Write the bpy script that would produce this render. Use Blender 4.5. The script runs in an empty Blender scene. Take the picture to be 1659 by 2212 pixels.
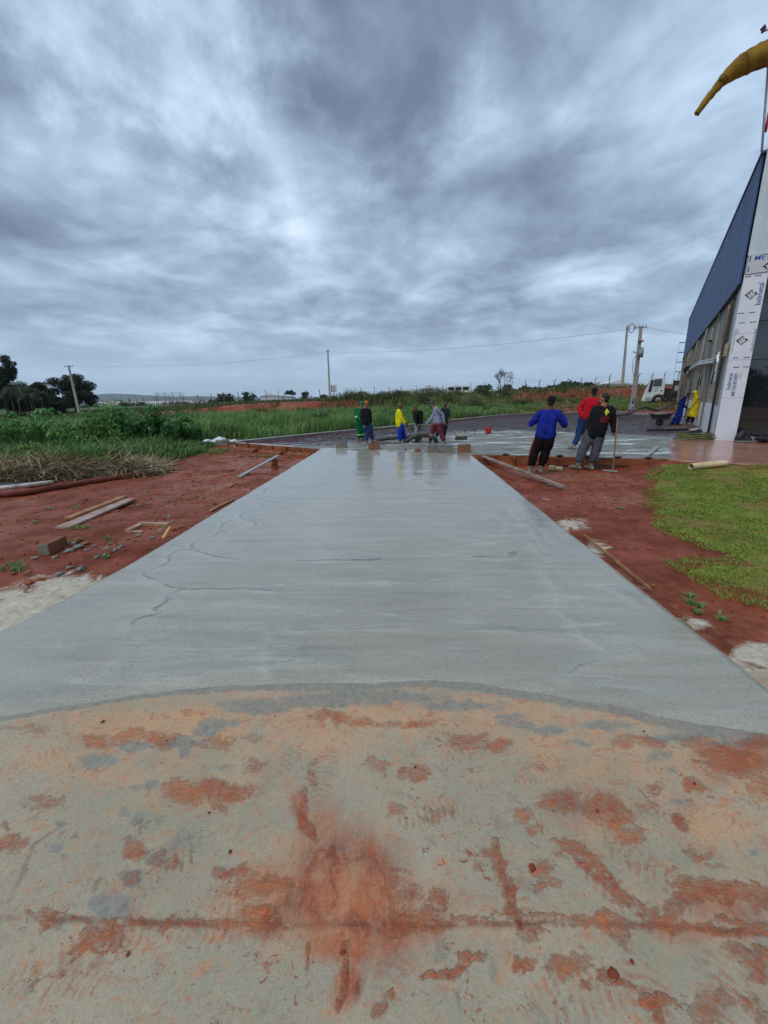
import bpy, math, random
import numpy as np
from mathutils import Vector, Matrix, Euler
random.seed(7); rng = np.random.default_rng(7)
scene = bpy.context.scene
COL = scene.collection

# ------------------------------------------------------------------ camera
HC = 1.57                                   # eye height above the new slab
PITCH, YAW, ROLL = math.radians(13.55), math.radians(2.39), math.radians(-0.8)
F = 830.6; CX = 829.5; CY = 1060.0
Rm = (Matrix.Rotation(YAW, 3, 'Z') @ Matrix.Rotation(math.pi/2 - PITCH, 3, 'X') @ Matrix.Rotation(ROLL, 3, 'Z'))
cd = bpy.data.cameras.new('camera'); cam = bpy.data.objects.new('camera', cd); COL.objects.link(cam)
cam.location = (0, 0, HC); cam.rotation_euler = Rm.to_euler()
cd.sensor_fit = 'VERTICAL'; cd.sensor_height = 36.0; cd.sensor_width = 27.0
cd.lens = F/2212*36.0
cd.shift_y = (CY - 1106)/2212
cd.clip_start = 0.05; cd.clip_end = 20000
scene.camera = cam

# ------------------------------------------------------------------ sky, sun, exposure
SUN_EL, SUN_AZ = math.radians(55), math.radians(225)
world = bpy.data.worlds.new('World'); scene.world = world; world.use_nodes = True
def build_world():
    nt = world.node_tree; nt.nodes.clear(); N = nt.nodes.new; L = nt.links.new
    out = N('ShaderNodeOutputWorld')
    sky = N('ShaderNodeTexSky'); sky.sky_type = 'NISHITA'; sky.sun_disc = False
    sky.sun_elevation = SUN_EL; sky.sun_rotation = SUN_AZ
    bgs = N('ShaderNodeBackground'); bgs.inputs[1].default_value = 0.07
    L(sky.outputs[0], bgs.inputs[0])
    tc = N('ShaderNodeTexCoord'); sep = N('ShaderNodeSeparateXYZ'); L(tc.outputs['Generated'], sep.inputs[0])
    def m(op, a, b=None, c=None, clamp=False):
        n = N('ShaderNodeMath'); n.operation = op; n.use_clamp = clamp
        for i, v in enumerate((a, b, c)):
            if v is None: continue
            if isinstance(v, (int, float)): n.inputs[i].default_value = v
            else: L(v, n.inputs[i])
        return n.outputs[0]
    z = m('MAXIMUM', sep.outputs[2], 0.0)
    zz = m('ADD', z, 0.20)
    px = m('DIVIDE', sep.outputs[0], zz); py = m('DIVIDE', sep.outputs[1], zz)
    comb = N('ShaderNodeCombineXYZ'); L(px, comb.inputs[0]); L(py, comb.inputs[1])
    def noise(scale, det, rough, dist, off, vec=comb.outputs[0], sc=(1, 1, 1)):
        mp = N('ShaderNodeMapping'); L(vec, mp.inputs[0]); mp.inputs['Location'].default_value = off
        mp.inputs['Scale'].default_value = sc
        n = N('ShaderNodeTexNoise'); n.inputs['Scale'].default_value = scale; n.inputs['Detail'].default_value = det
        n.inputs['Roughness'].default_value = rough; n.inputs['Distortion'].default_value = dist
        L(mp.outputs[0], n.inputs['Vector']); return n.outputs[0]
    n1 = noise(1.75, 9, 0.56, 0.55, (3.1, 1.7, 0))
    n2 = noise(4.6, 8, 0.60, 0.5, (7.3, 0.4, 2.0))
    n3 = noise(0.45, 3, 0.5, 0.2, (1.2, 8.0, 5.0))
    v = m('ADD', m('MULTIPLY', n1, 0.66), m('ADD', m('MULTIPLY', n2, 0.26), 0.01))
    v = m('ADD', v, m('MULTIPLY', n3, 0.14))                       # about 0.53 mean
    n5 = noise(1.9, 3.6, 0.5, 0.5, (2.3, 5.4, 1.0))
    bil = m('ABSOLUTE', m('SUBTRACT', m('MULTIPLY', n5, 2.0), 1.0))
    n6 = noise(0.95, 4, 0.5, 0.5, (9.3, 2.4, 3.0)); bil2 = m('ABSOLUTE', m('SUBTRACT', m('MULTIPLY', n6, 2.0), 1.0))
    v = m('ADD', v, m('MULTIPLY', m('SUBTRACT', bil, 0.16), 0.30)); v = m('ADD', v, m('MULTIPLY', m('SUBTRACT', bil2, 0.16), 0.30))
    # large dark and bright masses of this sky, as directions
    warp = N('ShaderNodeVectorMath'); warp.operation = 'MULTIPLY_ADD'
    nn = N('ShaderNodeTexNoise'); nn.inputs['Scale'].default_value = 4.0; nn.inputs['Detail'].default_value = 8; nn.inputs['Roughness'].default_value = .62
    L(tc.outputs['Generated'], nn.inputs['Vector'])
    L(nn.outputs['Color'], warp.inputs[0]); warp.inputs[1].default_value = (0.6, 0.6, 0.6)
    L(tc.outputs['Generated'], warp.inputs[2])
    off = N('ShaderNodeVectorMath'); off.operation = 'SUBTRACT'; L(warp.outputs[0], off.inputs[0]); off.inputs[1].default_value = (.3, .3, .3)
    for (dx, dy, r, a) in SKY_MASSES:
        d = ray(dx, dy).normalized()
        dn = N('ShaderNodeVectorMath'); dn.operation = 'DISTANCE'; L(off.outputs[0], dn.inputs[0]); dn.inputs[1].default_value = d
        mr = N('ShaderNodeMapRange'); mr.interpolation_type = 'SMOOTHERSTEP'
        mr.inputs['From Min'].default_value = 0; mr.inputs['From Max'].default_value = r
        mr.inputs['To Min'].default_value = a; mr.inputs['To Max'].default_value = 0
        L(dn.outputs['Value'], mr.inputs['Value']); v = m('ADD', v, mr.outputs[0])
    ramp = N('ShaderNodeValToRGB'); L(v, ramp.inputs[0]); cr = ramp.color_ramp
    stops = [(0.28, (0.128, 0.168, 0.238)), (0.42, (0.195, 0.255, 0.350)), (0.54, (0.280, 0.368, 0.495)),
             (0.66, (0.40, 0.515, 0.66)), (0.86, (0.66, 0.77, 0.90))]
    while len(cr.elements) < len(stops): cr.elements.new(0.5)
    for e, (p, c) in zip(cr.elements, stops): e.position = p; e.color = (*c, 1)
    # low band near the horizon: even blue-grey rain light
    mrh = N('ShaderNodeMapRange'); mrh.interpolation_type = 'SMOOTHSTEP'
    mrh.inputs['From Min'].default_value = 0.03; mrh.inputs['From Max'].default_value = 0.20
    mrh.inputs['To Min'].default_value = 0.80; mrh.inputs['To Max'].default_value = 0.0
    L(z, mrh.inputs['Value'])
    hz = N('ShaderNodeMixRGB'); L(mrh.outputs[0], hz.inputs[0]); L(ramp.outputs[0], hz.inputs[1]); hz.inputs[2].default_value = (0.355, 0.475, 0.615, 1)
    bgc = N('ShaderNodeBackground'); L(hz.outputs[0], bgc.inputs[0]); bgc.inputs[1].default_value = 1.07
    add = N('ShaderNodeMixShader'); add.inputs[0].default_value = 0.93
    L(bgs.outputs[0], add.inputs[1]); L(bgc.outputs[0], add.inputs[2]); L(add.outputs[0], out.inputs[0])
def ray(x, y): return Rm @ Vector(((x-CX)/F, -(y-CY)/F, -1.0))
CAMP = Vector((0, 0, HC))
# (x, y, radius, amount): darker negative, brighter positive
SKY_MASSES = [(860, 60, .50, -.13), (760, 120, .22, -.05), (950, 140, .2, -.06), (720, 10, .30, -.06), (120, 310, .33, -.13), (60, 150, .2, -.08), (560, 80, .26, .20), (340, 150, .28, .16),
    (1050, 250, .16, .07), (1120, 330, .35, -.09), (1250, 600, .3, -.04), (1010, 380, .2, .02), (420, 330, .16, -.06), (180, 110, .22, .10), (1240, 230, .34, -.02), (520, 420, .20, -.07), (1400, 60, .5, .03),
    (700, 520, .22, .06), (70, 480, .25, .03), (150, 620, .2, -.05), (850, 690, .2, -.04), (620, 330, .2, .04), (1330, 420, .3, .02), (880, 300, .15, -.06)]
build_world()
sd = bpy.data.lights.new('sun', 'SUN'); sun = bpy.data.objects.new('sun', sd); COL.objects.link(sun)
sd.energy = 1.5; sd.angle = math.radians(34); sd.color = (1.0, 0.96, 0.90)
sun.rotation_euler = (math.pi/2 - SUN_EL, 0, -SUN_AZ + math.pi)
vs = scene.view_settings; vs.view_transform = 'Standard'; vs.look = 'None'; vs.exposure = 0.38; vs.gamma = 1.0
vs.use_curve_mapping = False
scene.cycles.volume_bounces = 1

# ------------------------------------------------------------------ helpers
def G(x, y, z=0.0):
    d = ray(x, y); return CAMP + d*((z-HC)/d.z)
def A(x, y, Y):
    d = ray(x, y); return CAMP + d*(Y/d.y)
def Pj(p):
    q = Rm.transposed() @ (Vector(p) - CAMP); return CX - F*q.x/q.z, CY + F*q.y/q.z
def noise2(x, y, seed=0):
    xi = np.floor(x).astype(np.int64); yi = np.floor(y).astype(np.int64); fx = x-xi; fy = y-yi
    fx = fx*fx*(3-2*fx); fy = fy*fy*(3-2*fy)
    def h(a, b):
        n = (a*374761393 + b*668265263 + seed*974711) & 0x7fffffff
        n = ((n ^ (n >> 13))*1274126177) & 0x7fffffff
        return ((n ^ (n >> 16)) & 0xffff)/65535.0
    return (h(xi, yi)*(1-fx)+h(xi+1, yi)*fx)*(1-fy) + (h(xi, yi+1)*(1-fx)+h(xi+1, yi+1)*fx)*fy
def fbm(x, y, oct=4, seed=0, gain=.5):
    s = 0; a = 1; t = 0
    for i in range(oct):
        s = s + a*noise2(x*2**i+17.3*i, y*2**i-9.1*i, seed+i); t += a; a *= gain
    return s/t
def sm(t): t = np.clip(t, 0, 1); return t*t*(3-2*t)

def mesh_np(name, V, Fq, mat=None, smooth=False, attrs=None):
    """V (n,3), Fq list of faces or (m,k) array"""
    me = bpy.data.meshes.new(name)
    V = np.asarray(V, dtype=np.float32); Fq = np.asarray(Fq, dtype=np.int32)
    me.vertices.add(len(V)); me.vertices.foreach_set('co', V.ravel())
    m, k = Fq.shape
    me.loops.add(m*k); me.loops.foreach_set('vertex_index', Fq.ravel())
    me.polygons.add(m); me.polygons.foreach_set('loop_start', np.arange(0, m*k, k, dtype=np.int32))
    me.polygons.foreach_set('loop_total', np.full(m, k, dtype=np.int32))
    if smooth: me.polygons.foreach_set('use_smooth', np.ones(m, dtype=bool))
    me.update(calc_edges=True)
    if attrs:
        for an, arr in attrs.items():
            at = me.color_attributes.new(an, 'FLOAT_COLOR', 'POINT')
            c = np.ones((len(V), 4), dtype=np.float32); c[:, :arr.shape[1]] = arr
            at.data.foreach_set('color', c.ravel())
    if mat: me.materials.append(mat)
    return me
def link(name, me, parent=None):
    o = bpy.data.objects.new(name, me); COL.objects.link(o)
    if parent: o.parent = parent
    return o
def tag(o, label, cat, group=None):
    o['label'] = label; o['category'] = cat
    if group: o['group'] = group
    return o
def thing(name, label, cat, loc=(0, 0, 0), rz=0, group=None):
    o = bpy.data.objects.new(name, None); COL.objects.link(o); o.location = loc; o.rotation_euler = (0, 0, rz)
    o.empty_display_size = .2
    return tag(o, label, cat, group)
def structure(o): o['kind'] = 'structure'; return o
def stuff(o, label=None, cat=None):
    o['kind'] = 'stuff'
    if label: tag(o, label, cat)
    return o

class MB:
    """collects shapes (world or local coordinates) into ONE mesh"""
    def __init__(s): s.v = []; s.f = []
    def add(s, vs_, fs): b = len(s.v); s.v += [Vector(v) for v in vs_]; s.f += [tuple(i+b for i in f) for f in fs]; return s
    def box(s, c, size, rot=None, axes=None, taper=1.0):
        c = Vector(c); hx, hy, hz = [q/2 for q in size]
        if axes: ax = [Vector(a).normalized() for a in axes]
        else:
            Rr = Euler(rot or (0, 0, 0)).to_matrix(); ax = [Rr.col[i] for i in range(3)]
        vs_ = []
        for sz in (-1, 1):
            t = taper if sz > 0 else 1
            for sx, sy in ((-1, -1), (1, -1), (1, 1), (-1, 1)): vs_.append(c + ax[0]*sx*hx*t + ax[1]*sy*hy*t + ax[2]*sz*hz)
        return s.add(vs_, [(3, 2, 1, 0), (4, 5, 6, 7), (0, 1, 5, 4), (1, 2, 6, 5), (2, 3, 7, 6), (3, 0, 4, 7)])
    def beam(s, a, b, w, h, up=(0, 0, 1)):
        a, b = Vector(a), Vector(b); d = (b-a); l = d.length; d.normalize()
        u = Vector(up); sd_ = d.cross(u)
        if sd_.length < 1e-4: sd_ = d.cross(Vector((1, 0, 0)))
        sd_.normalize(); u = sd_.cross(d)
        return s.box((a+b)/2, (l, w, h), axes=(d, sd_, u))
    def tube(s, pts, rad, n=8, cap=True, round_=False):
        pts = [Vector(p) for p in pts]
        if not hasattr(rad, '__len__'): rad = [rad]*len(pts)
        rad = list(rad)
        if round_:
            d0 = (pts[0]-pts[1]).normalized(); d1 = (pts[-1]-pts[-2]).normalized(); P0 = []; R0 = []
            for a in (80, 50, 25): P0.append(pts[0]+d0*rad[0]*math.sin(math.radians(a))); R0.append(rad[0]*math.cos(math.radians(a)))
            P1 = []; R1 = []
            for a in (25, 50, 80): P1.append(pts[-1]+d1*rad[-1]*math.sin(math.radians(a))); R1.append(rad[-1]*math.cos(math.radians(a)))
            pts = P0+pts+P1; rad = R0+rad+R1
        rings = []; ref = None; vs_ = []
        for i, p in enumerate(pts):
            if i == 0: d = pts[1]-pts[0]
            elif i == len(pts)-1: d = pts[-1]-pts[-2]
            else: d = (pts[i+1]-pts[i]).normalized()+(pts[i]-pts[i-1]).normalized()
            d.normalize()
            if ref is None:
                ref = Vector((0, 0, 1)) if abs(d.z) < .9 else Vector((1, 0, 0))
            u = (ref - d*ref.dot(d)); 
            if u.length < 1e-5: u = d.orthogonal()
            u.normalize(); w = d.cross(u); ref = u
            for k in range(n):
                a = 2*math.pi*k/n; vs_.append(p+(u*math.cos(a)+w*math.sin(a))*rad[i])
        fs = []
        for i in range(len(pts)-1):
            for k in range(n): fs.append((i*n+k, i*n+(k+1) % n, (i+1)*n+(k+1) % n, (i+1)*n+k))
        if cap: fs.append(tuple(reversed(range(n)))); fs.append(tuple((len(pts)-1)*n+k for k in range(n)))
        return s.add(vs_, fs)
    def ell(s, c, r, axes=None, nu=14, nv=9):
        c = Vector(c); ax = [Vector(a).normalized() for a in axes] if axes else [Vector((1, 0, 0)), Vector((0, 1, 0)), Vector((0, 0, 1))]
        vs_ = [c - ax[2]*r[2]]
        for j in range(1, nv):
            ph = -math.pi/2 + math.pi*j/nv
            for i in range(nu):
                th = 2*math.pi*i/nu
                vs_.append(c+ax[0]*r[0]*math.cos(ph)*math.cos(th)+ax[1]*r[1]*math.cos(ph)*math.sin(th)+ax[2]*r[2]*math.sin(ph))
        vs_.append(c+ax[2]*r[2]); fs = []
        for i in range(nu): fs.append((0, 1+(i+1) % nu, 1+i))
        for j in range(nv-2):
            for i in range(nu):
                a = 1+j*nu+i; b = 1+j*nu+(i+1) % nu; fs.append((a, b, b+nu, a+nu))
        t = len(vs_)-1; o = 1+(nv-2)*nu
        for i in range(nu): fs.append((o+i, o+(i+1) % nu, t))
        return s.add(vs_, fs)
    def prism(s, poly, off):
        """poly: 3D points in a plane, extruded by vector off"""
        n = len(poly); poly = [Vector(p) for p in poly]; off = Vector(off)
        return s.add(poly+[p+off for p in poly], [tuple(range(n))[::-1], tuple(range(n, 2*n))]+[(i, (i+1) % n, n+(i+1) % n, n+i) for i in range(n)])
    def jitter(s, a, sc=3.0):
        for v in s.v: v += Vector((random.uniform(-a, a), random.uniform(-a, a), random.uniform(-a, a)))
        return s
    def mesh(s, name, mat, smooth=False, origin=None, bevel=0):
        me = bpy.data.meshes.new(name); o = Vector(origin) if origin is not None else Vector((0, 0, 0))
        me.from_pydata([v-o for v in s.v], [], s.f)
        if smooth: me.polygons.foreach_set('use_smooth', [True]*len(me.polygons))
        for m_ in (mat if isinstance(mat, (list, tuple)) else [mat]): me.materials.append(m_)
        import bmesh
        bm = bmesh.new(); bm.from_mesh(me)
        if bevel:
            bmesh.ops.bevel(bm, geom=[e for e in bm.edges if len(e.link_faces) == 2 and e.calc_face_angle(0) > .6], offset=bevel, segments=2, affect='EDGES', profile=.6)
        bmesh.ops.recalc_face_normals(bm, faces=bm.faces); bm.to_mesh(me); bm.free()
        return me
    def build(s, name, mat, parent=None, smooth=False, bevel=0, local=False, origin=None):
        """world coordinates are shifted to the parent's (or given) origin unless local"""
        org = None
        if not local:
            if parent is not None:
                org = parent.location.copy(); q = parent.parent
                while q is not None: org += q.location; q = q.parent
            elif origin is not None: org = Vector(origin)
        o = link(name, s.mesh(name, mat, smooth, org, bevel), parent)
        if parent is None and origin is not None: o.location = origin
        return o
def dup(root, loc, rz=None, label=None, group=None, scale=None):
    r = root.copy(); COL.objects.link(r); r.location = loc
    if rz is not None: r.rotation_euler = (0, 0, rz)
    if scale: r.scale = (scale,)*3 if not hasattr(scale, '__len__') else scale
    if label: r['label'] = label
    if group: r['group'] = group
    for ch in list(root.children):
        c = ch.copy(); COL.objects.link(c); c.parent = r
        for g in list(ch.children):
            d = g.copy(); COL.objects.link(d); d.parent = c
    return r

# ------------------------------------------------------------------ materials
def srgb(r, g, b):
    f = lambda c: (c/255/12.92) if c/255 <= .04045 else ((c/255+.055)/1.055)**2.4
    return (f(r), f(g), f(b))
MATS = {}
def M(name, col, rough=.7, col2=None, scale=6, metal=0, bump=0, bscale=40, spec=.4, detail=5, sc=(1, 1, 1), lo=.35, hi=.65, coat=0, coords='Object', alpha=None):
    if name in MATS: return MATS[name]
    mt = bpy.data.materials.new(name); mt.use_nodes = True; nt = mt.node_tree; N = nt.nodes.new; L = nt.links.new
    b = nt.nodes['Principled BSDF']; b.inputs['Roughness'].default_value = rough; b.inputs['Metallic'].default_value = metal
    b.inputs['Specular IOR Level'].default_value = spec; b.inputs['Coat Weight'].default_value = coat
    col2 = col2 or tuple(c*.72 for c in col)
    tc = N('ShaderNodeTexCoord'); mp = N('ShaderNodeMapping'); mp.inputs['Scale'].default_value = sc; L(tc.outputs[coords], mp.inputs[0])
    n = N('ShaderNodeTexNoise'); n.inputs['Scale'].default_value = scale; n.inputs['Detail'].default_value = detail; n.inputs['Roughness'].default_value = .62
    L(mp.outputs[0], n.inputs['Vector'])
    r = N('ShaderNodeMapRange'); r.inputs['From Min'].default_value = lo; r.inputs['From Max'].default_value = hi; L(n.outputs[0], r.inputs['Value'])
    mx = N('ShaderNodeMixRGB'); mx.inputs[1].default_value = (*col, 1); mx.inputs[2].default_value = (*col2, 1); L(r.outputs[0], mx.inputs[0])
    L(mx.outputs[0], b.inputs['Base Color'])
    if bump:
        n2 = N('ShaderNodeTexNoise'); n2.inputs['Scale'].default_value = bscale; n2.inputs['Detail'].default_value = 6; L(mp.outputs[0], n2.inputs['Vector'])
        bp = N('ShaderNodeBump'); bp.inputs['Strength'].default_value = 1; bp.inputs['Distance'].default_value = bump
        L(n2.outputs[0], bp.inputs['Height']); L(bp.outputs[0], b.inputs['Normal'])
    MATS[name] = mt; return mt
def leafmat(name, col, col2, scale=1.5, rough=.55, transl=.25):
    if name in MATS: return MATS[name]
    mt = M(name, col, rough, col2, scale=scale, detail=4, spec=.35)
    nt = mt.node_tree; b = nt.nodes['Principled BSDF']; out = nt.nodes['Material Output']
    tr = nt.nodes.new('ShaderNodeBsdfTranslucent'); ms = nt.nodes.new('ShaderNodeMixShader'); ms.inputs[0].default_value = transl
    src = b.inputs['Base Color'].links[0].from_socket; nt.links.new(src, tr.inputs[0])
    nt.links.new(b.outputs[0], ms.inputs[1]); nt.links.new(tr.outputs[0], ms.inputs[2]); nt.links.new(ms.outputs[0], out.inputs[0])
    return mt
# ------------------------------------------------------------------ node helper for the surfaces
class NT:
    def __init__(s, name):
        s.mat = bpy.data.materials.new(name); s.mat.use_nodes = True; s.nt = s.mat.node_tree; s.b = s.nt.nodes['Principled BSDF']
        s.tc = s.nt.nodes.new('ShaderNodeTexCoord')
    def L(s, a, b): s.nt.links.new(a, b)
    def noise(s, scale, det=5, rough=.6, dist=0, sc=(1, 1, 1), off=(0, 0, 0), out=0):
        mp = s.nt.nodes.new('ShaderNodeMapping'); mp.inputs['Scale'].default_value = sc; mp.inputs['Location'].default_value = off
        s.L(s.tc.outputs['Object'], mp.inputs[0]); n = s.nt.nodes.new('ShaderNodeTexNoise')
        n.inputs['Scale'].default_value = scale; n.inputs['Detail'].default_value = det; n.inputs['Roughness'].default_value = rough; n.inputs['Distortion'].default_value = dist
        s.L(mp.outputs[0], n.inputs['Vector']); return n.outputs[out]
    def voro(s, scale, sc=(1, 1, 1), feat='F1'):
        mp = s.nt.nodes.new('ShaderNodeMapping'); mp.inputs['Scale'].default_value = sc
        s.L(s.tc.outputs['Object'], mp.inputs[0]); n = s.nt.nodes.new('ShaderNodeTexVoronoi'); n.inputs['Scale'].default_value = scale; n.feature = feat
        s.L(mp.outputs[0], n.inputs['Vector']); return n.outputs['Distance']
    def attr(s, name):
        a = s.nt.nodes.new('ShaderNodeAttribute'); a.attribute_name = name
        p = s.nt.nodes.new('ShaderNodeSeparateColor'); s.L(a.outputs['Color'], p.inputs[0]); return p.outputs
    def m(s, op, a, b=None, c=None):
        n = s.nt.nodes.new('ShaderNodeMath'); n.operation = op
        for i, v in enumerate((a, b, c)):
            if v is None: continue
            if isinstance(v, (int, float)): n.inputs[i].default_value = v
            else: s.L(v, n.inputs[i])
        return n.outputs[0]
    def rng(s, v, a, b, c=0., d=1., smooth=False):
        n = s.nt.nodes.new('ShaderNodeMapRange')
        if smooth: n.interpolation_type = 'SMOOTHSTEP'
        for k, q in zip(('From Min', 'From Max', 'To Min', 'To Max'), (a, b, c, d)): n.inputs[k].default_value = q
        s.L(v, n.inputs['Value']); return n.outputs[0]
    def mix(s, f, a, b):
        n = s.nt.nodes.new('ShaderNodeMixRGB')
        for i, v in ((0, f), (1, a), (2, b)):
            if isinstance(v, tuple): n.inputs[i].default_value = (*v, 1)
            elif isinstance(v, (int, float)): n.inputs[i].default_value = v
            else: s.L(v, n.inputs[i])
        return n.outputs[0]
    def bump(s, h, dist, strength=1, prev=None):
        n = s.nt.nodes.new('ShaderNodeBump'); n.inputs['Distance'].default_value = dist; n.inputs['Strength'].default_value = strength
        s.L(h, n.inputs['Height'])
        if prev is not None: s.L(prev, n.inputs['Normal'])
        return n.outputs[0]
    def fin(s, col, rough, normal=None, spec=.5):
        for v, k in ((col, 'Base Color'), (rough, 'Roughness')):
            if isinstance(v, tuple): s.b.inputs[k].default_value = (*v, 1)
            elif isinstance(v, (int, float)): s.b.inputs[k].default_value = v
            else: s.L(v, s.b.inputs[k])
        if normal is not None: s.L(normal, s.b.inputs['Normal'])
        s.b.inputs['Specular IOR Level'].default_value = spec
        return s.mat

# ------------------------------------------------------------------ layout on the ground
def xy(p): return (p.x, p.y)
PAD_BACK = [xy(G(*q)) for q in ((512, 957), (713, 936), (823, 926), (1070, 899), (1156, 893.5), (1371, 889.5))]
SLAB_L = [(-2.95, 1.2), (-2.82, 2.3), (-2.71, 3.5), (-2.62, 8), (-2.57, 12.25)]
SLAB_R = [(2.06, 1.3), (2.04, 1.9), (2.02, 2.9), (2.02, 6), (2.02, 10.6)]
FR1 = G(1030, 979); FR2 = G(1442, 992.5)
BZ = math.radians(32.3); BS = Vector((math.sin(BZ), math.cos(BZ), 0)); BF = Vector((math.cos(BZ), -math.sin(BZ), 0))
BC = G(1541, 951)                    # near corner of the hall, on the ground
def onplane(x, y, p0=None, d=None):
    p0 = p0 or BC; d = d or BF; n = Vector((d.y, -d.x, 0)); r = ray(x, y)
    return CAMP + r*((p0-CAMP).dot(n)/r.dot(n))
def back_y(x):
    xs_ = np.array([-40]+[p[0] for p in PAD_BACK]+[60]); ys_ = np.array([14.3]+[p[1] for p in PAD_BACK]+[PAD_BACK[-1][1]])
    return np.interp(x, xs_, ys_)
def tz(x, y):
    """height of the ground"""
    x = np.asarray(x, float); y = np.asarray(y, float)
    t = x/np.maximum(y, 6)
    side = -.035 - .20*sm((y-2.5)/7)*(1-sm((x-5.2)/1.5)) + .16*sm((-x-7.5)/3)*sm((y-5)/5)*0
    side = side + .02*(fbm(x*1.1, y*1.1, 4, 3)-.5)*sm((np.abs(x+.3)-2.4)/.8) + .05*(fbm(x*.5, y*.5, 3, 5)-.5)*sm((np.abs(x)-4)/2)*sm((y-2)/3)
    zf = np.interp(t, [-1.2, -.9, -.4, .15, .5, .72, 1.2], [-1.1, -.8, -.15, .2, .95, 1.1, 1.3])
    zt = np.interp(t, [-1.2, -.9, -.62, -.4, .15, .5, .72, 1.2], [-.9, -.5, .3, 1.05, 1.75, 2.5, 2.8, 3.0])
    by = back_y(x)
    foot = np.interp(t, [-1, 0, .45, .75], [42, 44, 52, 56]) + 1.2*(noise2(x*.25, y*0, 9)-.5)
    a = sm((y-by-.2)/np.maximum(foot-by, 1)); z = -.12*(1-a) + zf*a
    z = z + .10*(fbm(x*.3, y*.3, 3, 11)-.5)*sm((y-by-1)/3)
    b = sm((y-foot)/(2.6+1.2*noise2(x*.4, y*.2, 4)))
    z = z + (zt-zf)*b + .25*(fbm(x*.35, y*.35, 3, 21)-.5)*b*sm((y-foot)/3)
    z = z + .0*x
    far = sm((y-110)/300); low = np.interp(t, [-.9, -.2, .2, .6], [-9, -3, 0.5, 2.5])
    z = z*(1-far) + low*far
    dz = sm((np.abs(x+.35)-2.6)/.5)*sm((y-1.5)/1.5)*(1-sm((y-14)/2))
    side = side + dz*(.075*(fbm(x*2.6, y*2.6, 5, 33, .65)-.5)+.05*np.abs(fbm(x*5, y*5, 3, 35)-.5)-.02)
    for (bx_, by_, r_, a_) in ((-3.1, 8.2, .55, .13), (-3.7, 8.7, .5, .10), (-2.95, 7.2, .35, .07), (-4.3, 9.0, .4, .06), (-3.0, 3.95, .3, .05), (-5.2, 9.3, .4, .09), (2.6, 4.6, .4, .03)):
        side = side + a_*np.exp(-((x-bx_)**2+(y-by_)**2)/r_**2)*(.6+.8*fbm(x*5, y*5, 3, 37))
    w = sm((y-by+.6)/1.2)*(1-sm((x-12)/3)*(1-sm((y-30)/6)))
    w = np.where(y < by-.6, 0, w)
    z = side*(1-w) + z*w
    under = ((x > -2.75) & (x < 1.95) & (y > 0) & (y < 12.5))
    z = np.where(under, np.minimum(z, -.10), z)
    # under the big pad
    fy = np.interp(x, [PAD_BACK[0][0], -2.57, 2.02, FR2.x, FR2.x+.5, 40], [PAD_BACK[0][1], 12.3, 10.75, FR2.y, FR2.y-.1, FR2.y-8.0])
    pad = (x > PAD_BACK[0][0]+.1) & (y > fy+.12) & (y < by-.15)
    z = np.where(pad, -.30, z)
    z = np.where(y < .9, -.05, z)
    return z
def tzs(x, y): return float(tz(np.array([x]), np.array([y]))[0])

# grass / sand / dry / lawn cover of the ground, read by its material
LAWN = [G(*q, -.03) for q in ((1432, 1000), (1418, 1040), (1432, 1100), (1470, 1138), (1540, 1168), (1590, 1190), (1640, 1215), (1600, 1222), (1520, 1215), (1500, 1232), (1560, 1256), (1659, 1282), (1900, 1330))]
LAWN = [xy(p) for p in LAWN] + [(12, 1.5), (14, 7.5), (10.4, 8.3), (8.0, 8.75)]
def inpoly(x, y, poly):
    c = np.zeros(np.shape(x), bool); n = len(poly)
    for i in range(n):
        x0, y0 = poly[i]; x1, y1 = poly[(i+1) % n]
        if y0 == y1: continue
        c ^= ((y0 > y) != (y1 > y)) & (x < (x1-x0)*(y-y0)/(y1-y0)+x0)
    return c
def polydist(x, y, poly, closed=True):
    d = np.full(np.shape(x), 1e9); n = len(poly)
    for i in range(n if closed else n-1):
        ax, ay = poly[i]; bx, by = poly[(i+1) % n]; dx, dy = bx-ax, by-ay; l = dx*dx+dy*dy+1e-12
        t = np.clip(((x-ax)*dx+(y-ay)*dy)/l, 0, 1); d = np.minimum(d, np.hypot(x-ax-t*dx, y-ay-t*dy))
    return d
def blobf(x, y, items):
    """items (Dx, Dy, rx, ry): soft elliptical spots given where they lie on the ground"""
    f = np.zeros(np.shape(x))
    for (dx, dy, rx, ry, s) in items:
        c = G(dx, dy); a = G(dx+rx, dy)-c; b = G(dx, dy+ry)-c
        det = a.x*b.y-a.y*b.x; ux = ((x-c.x)*b.y-(y-c.y)*b.x)/det; uy = (-(x-c.x)*a.y+(y-c.y)*a.x)/det
        f = np.maximum(f, s*np.clip(1.35-np.sqrt(ux*ux+uy*uy), 0, 1))
    return f
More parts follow.
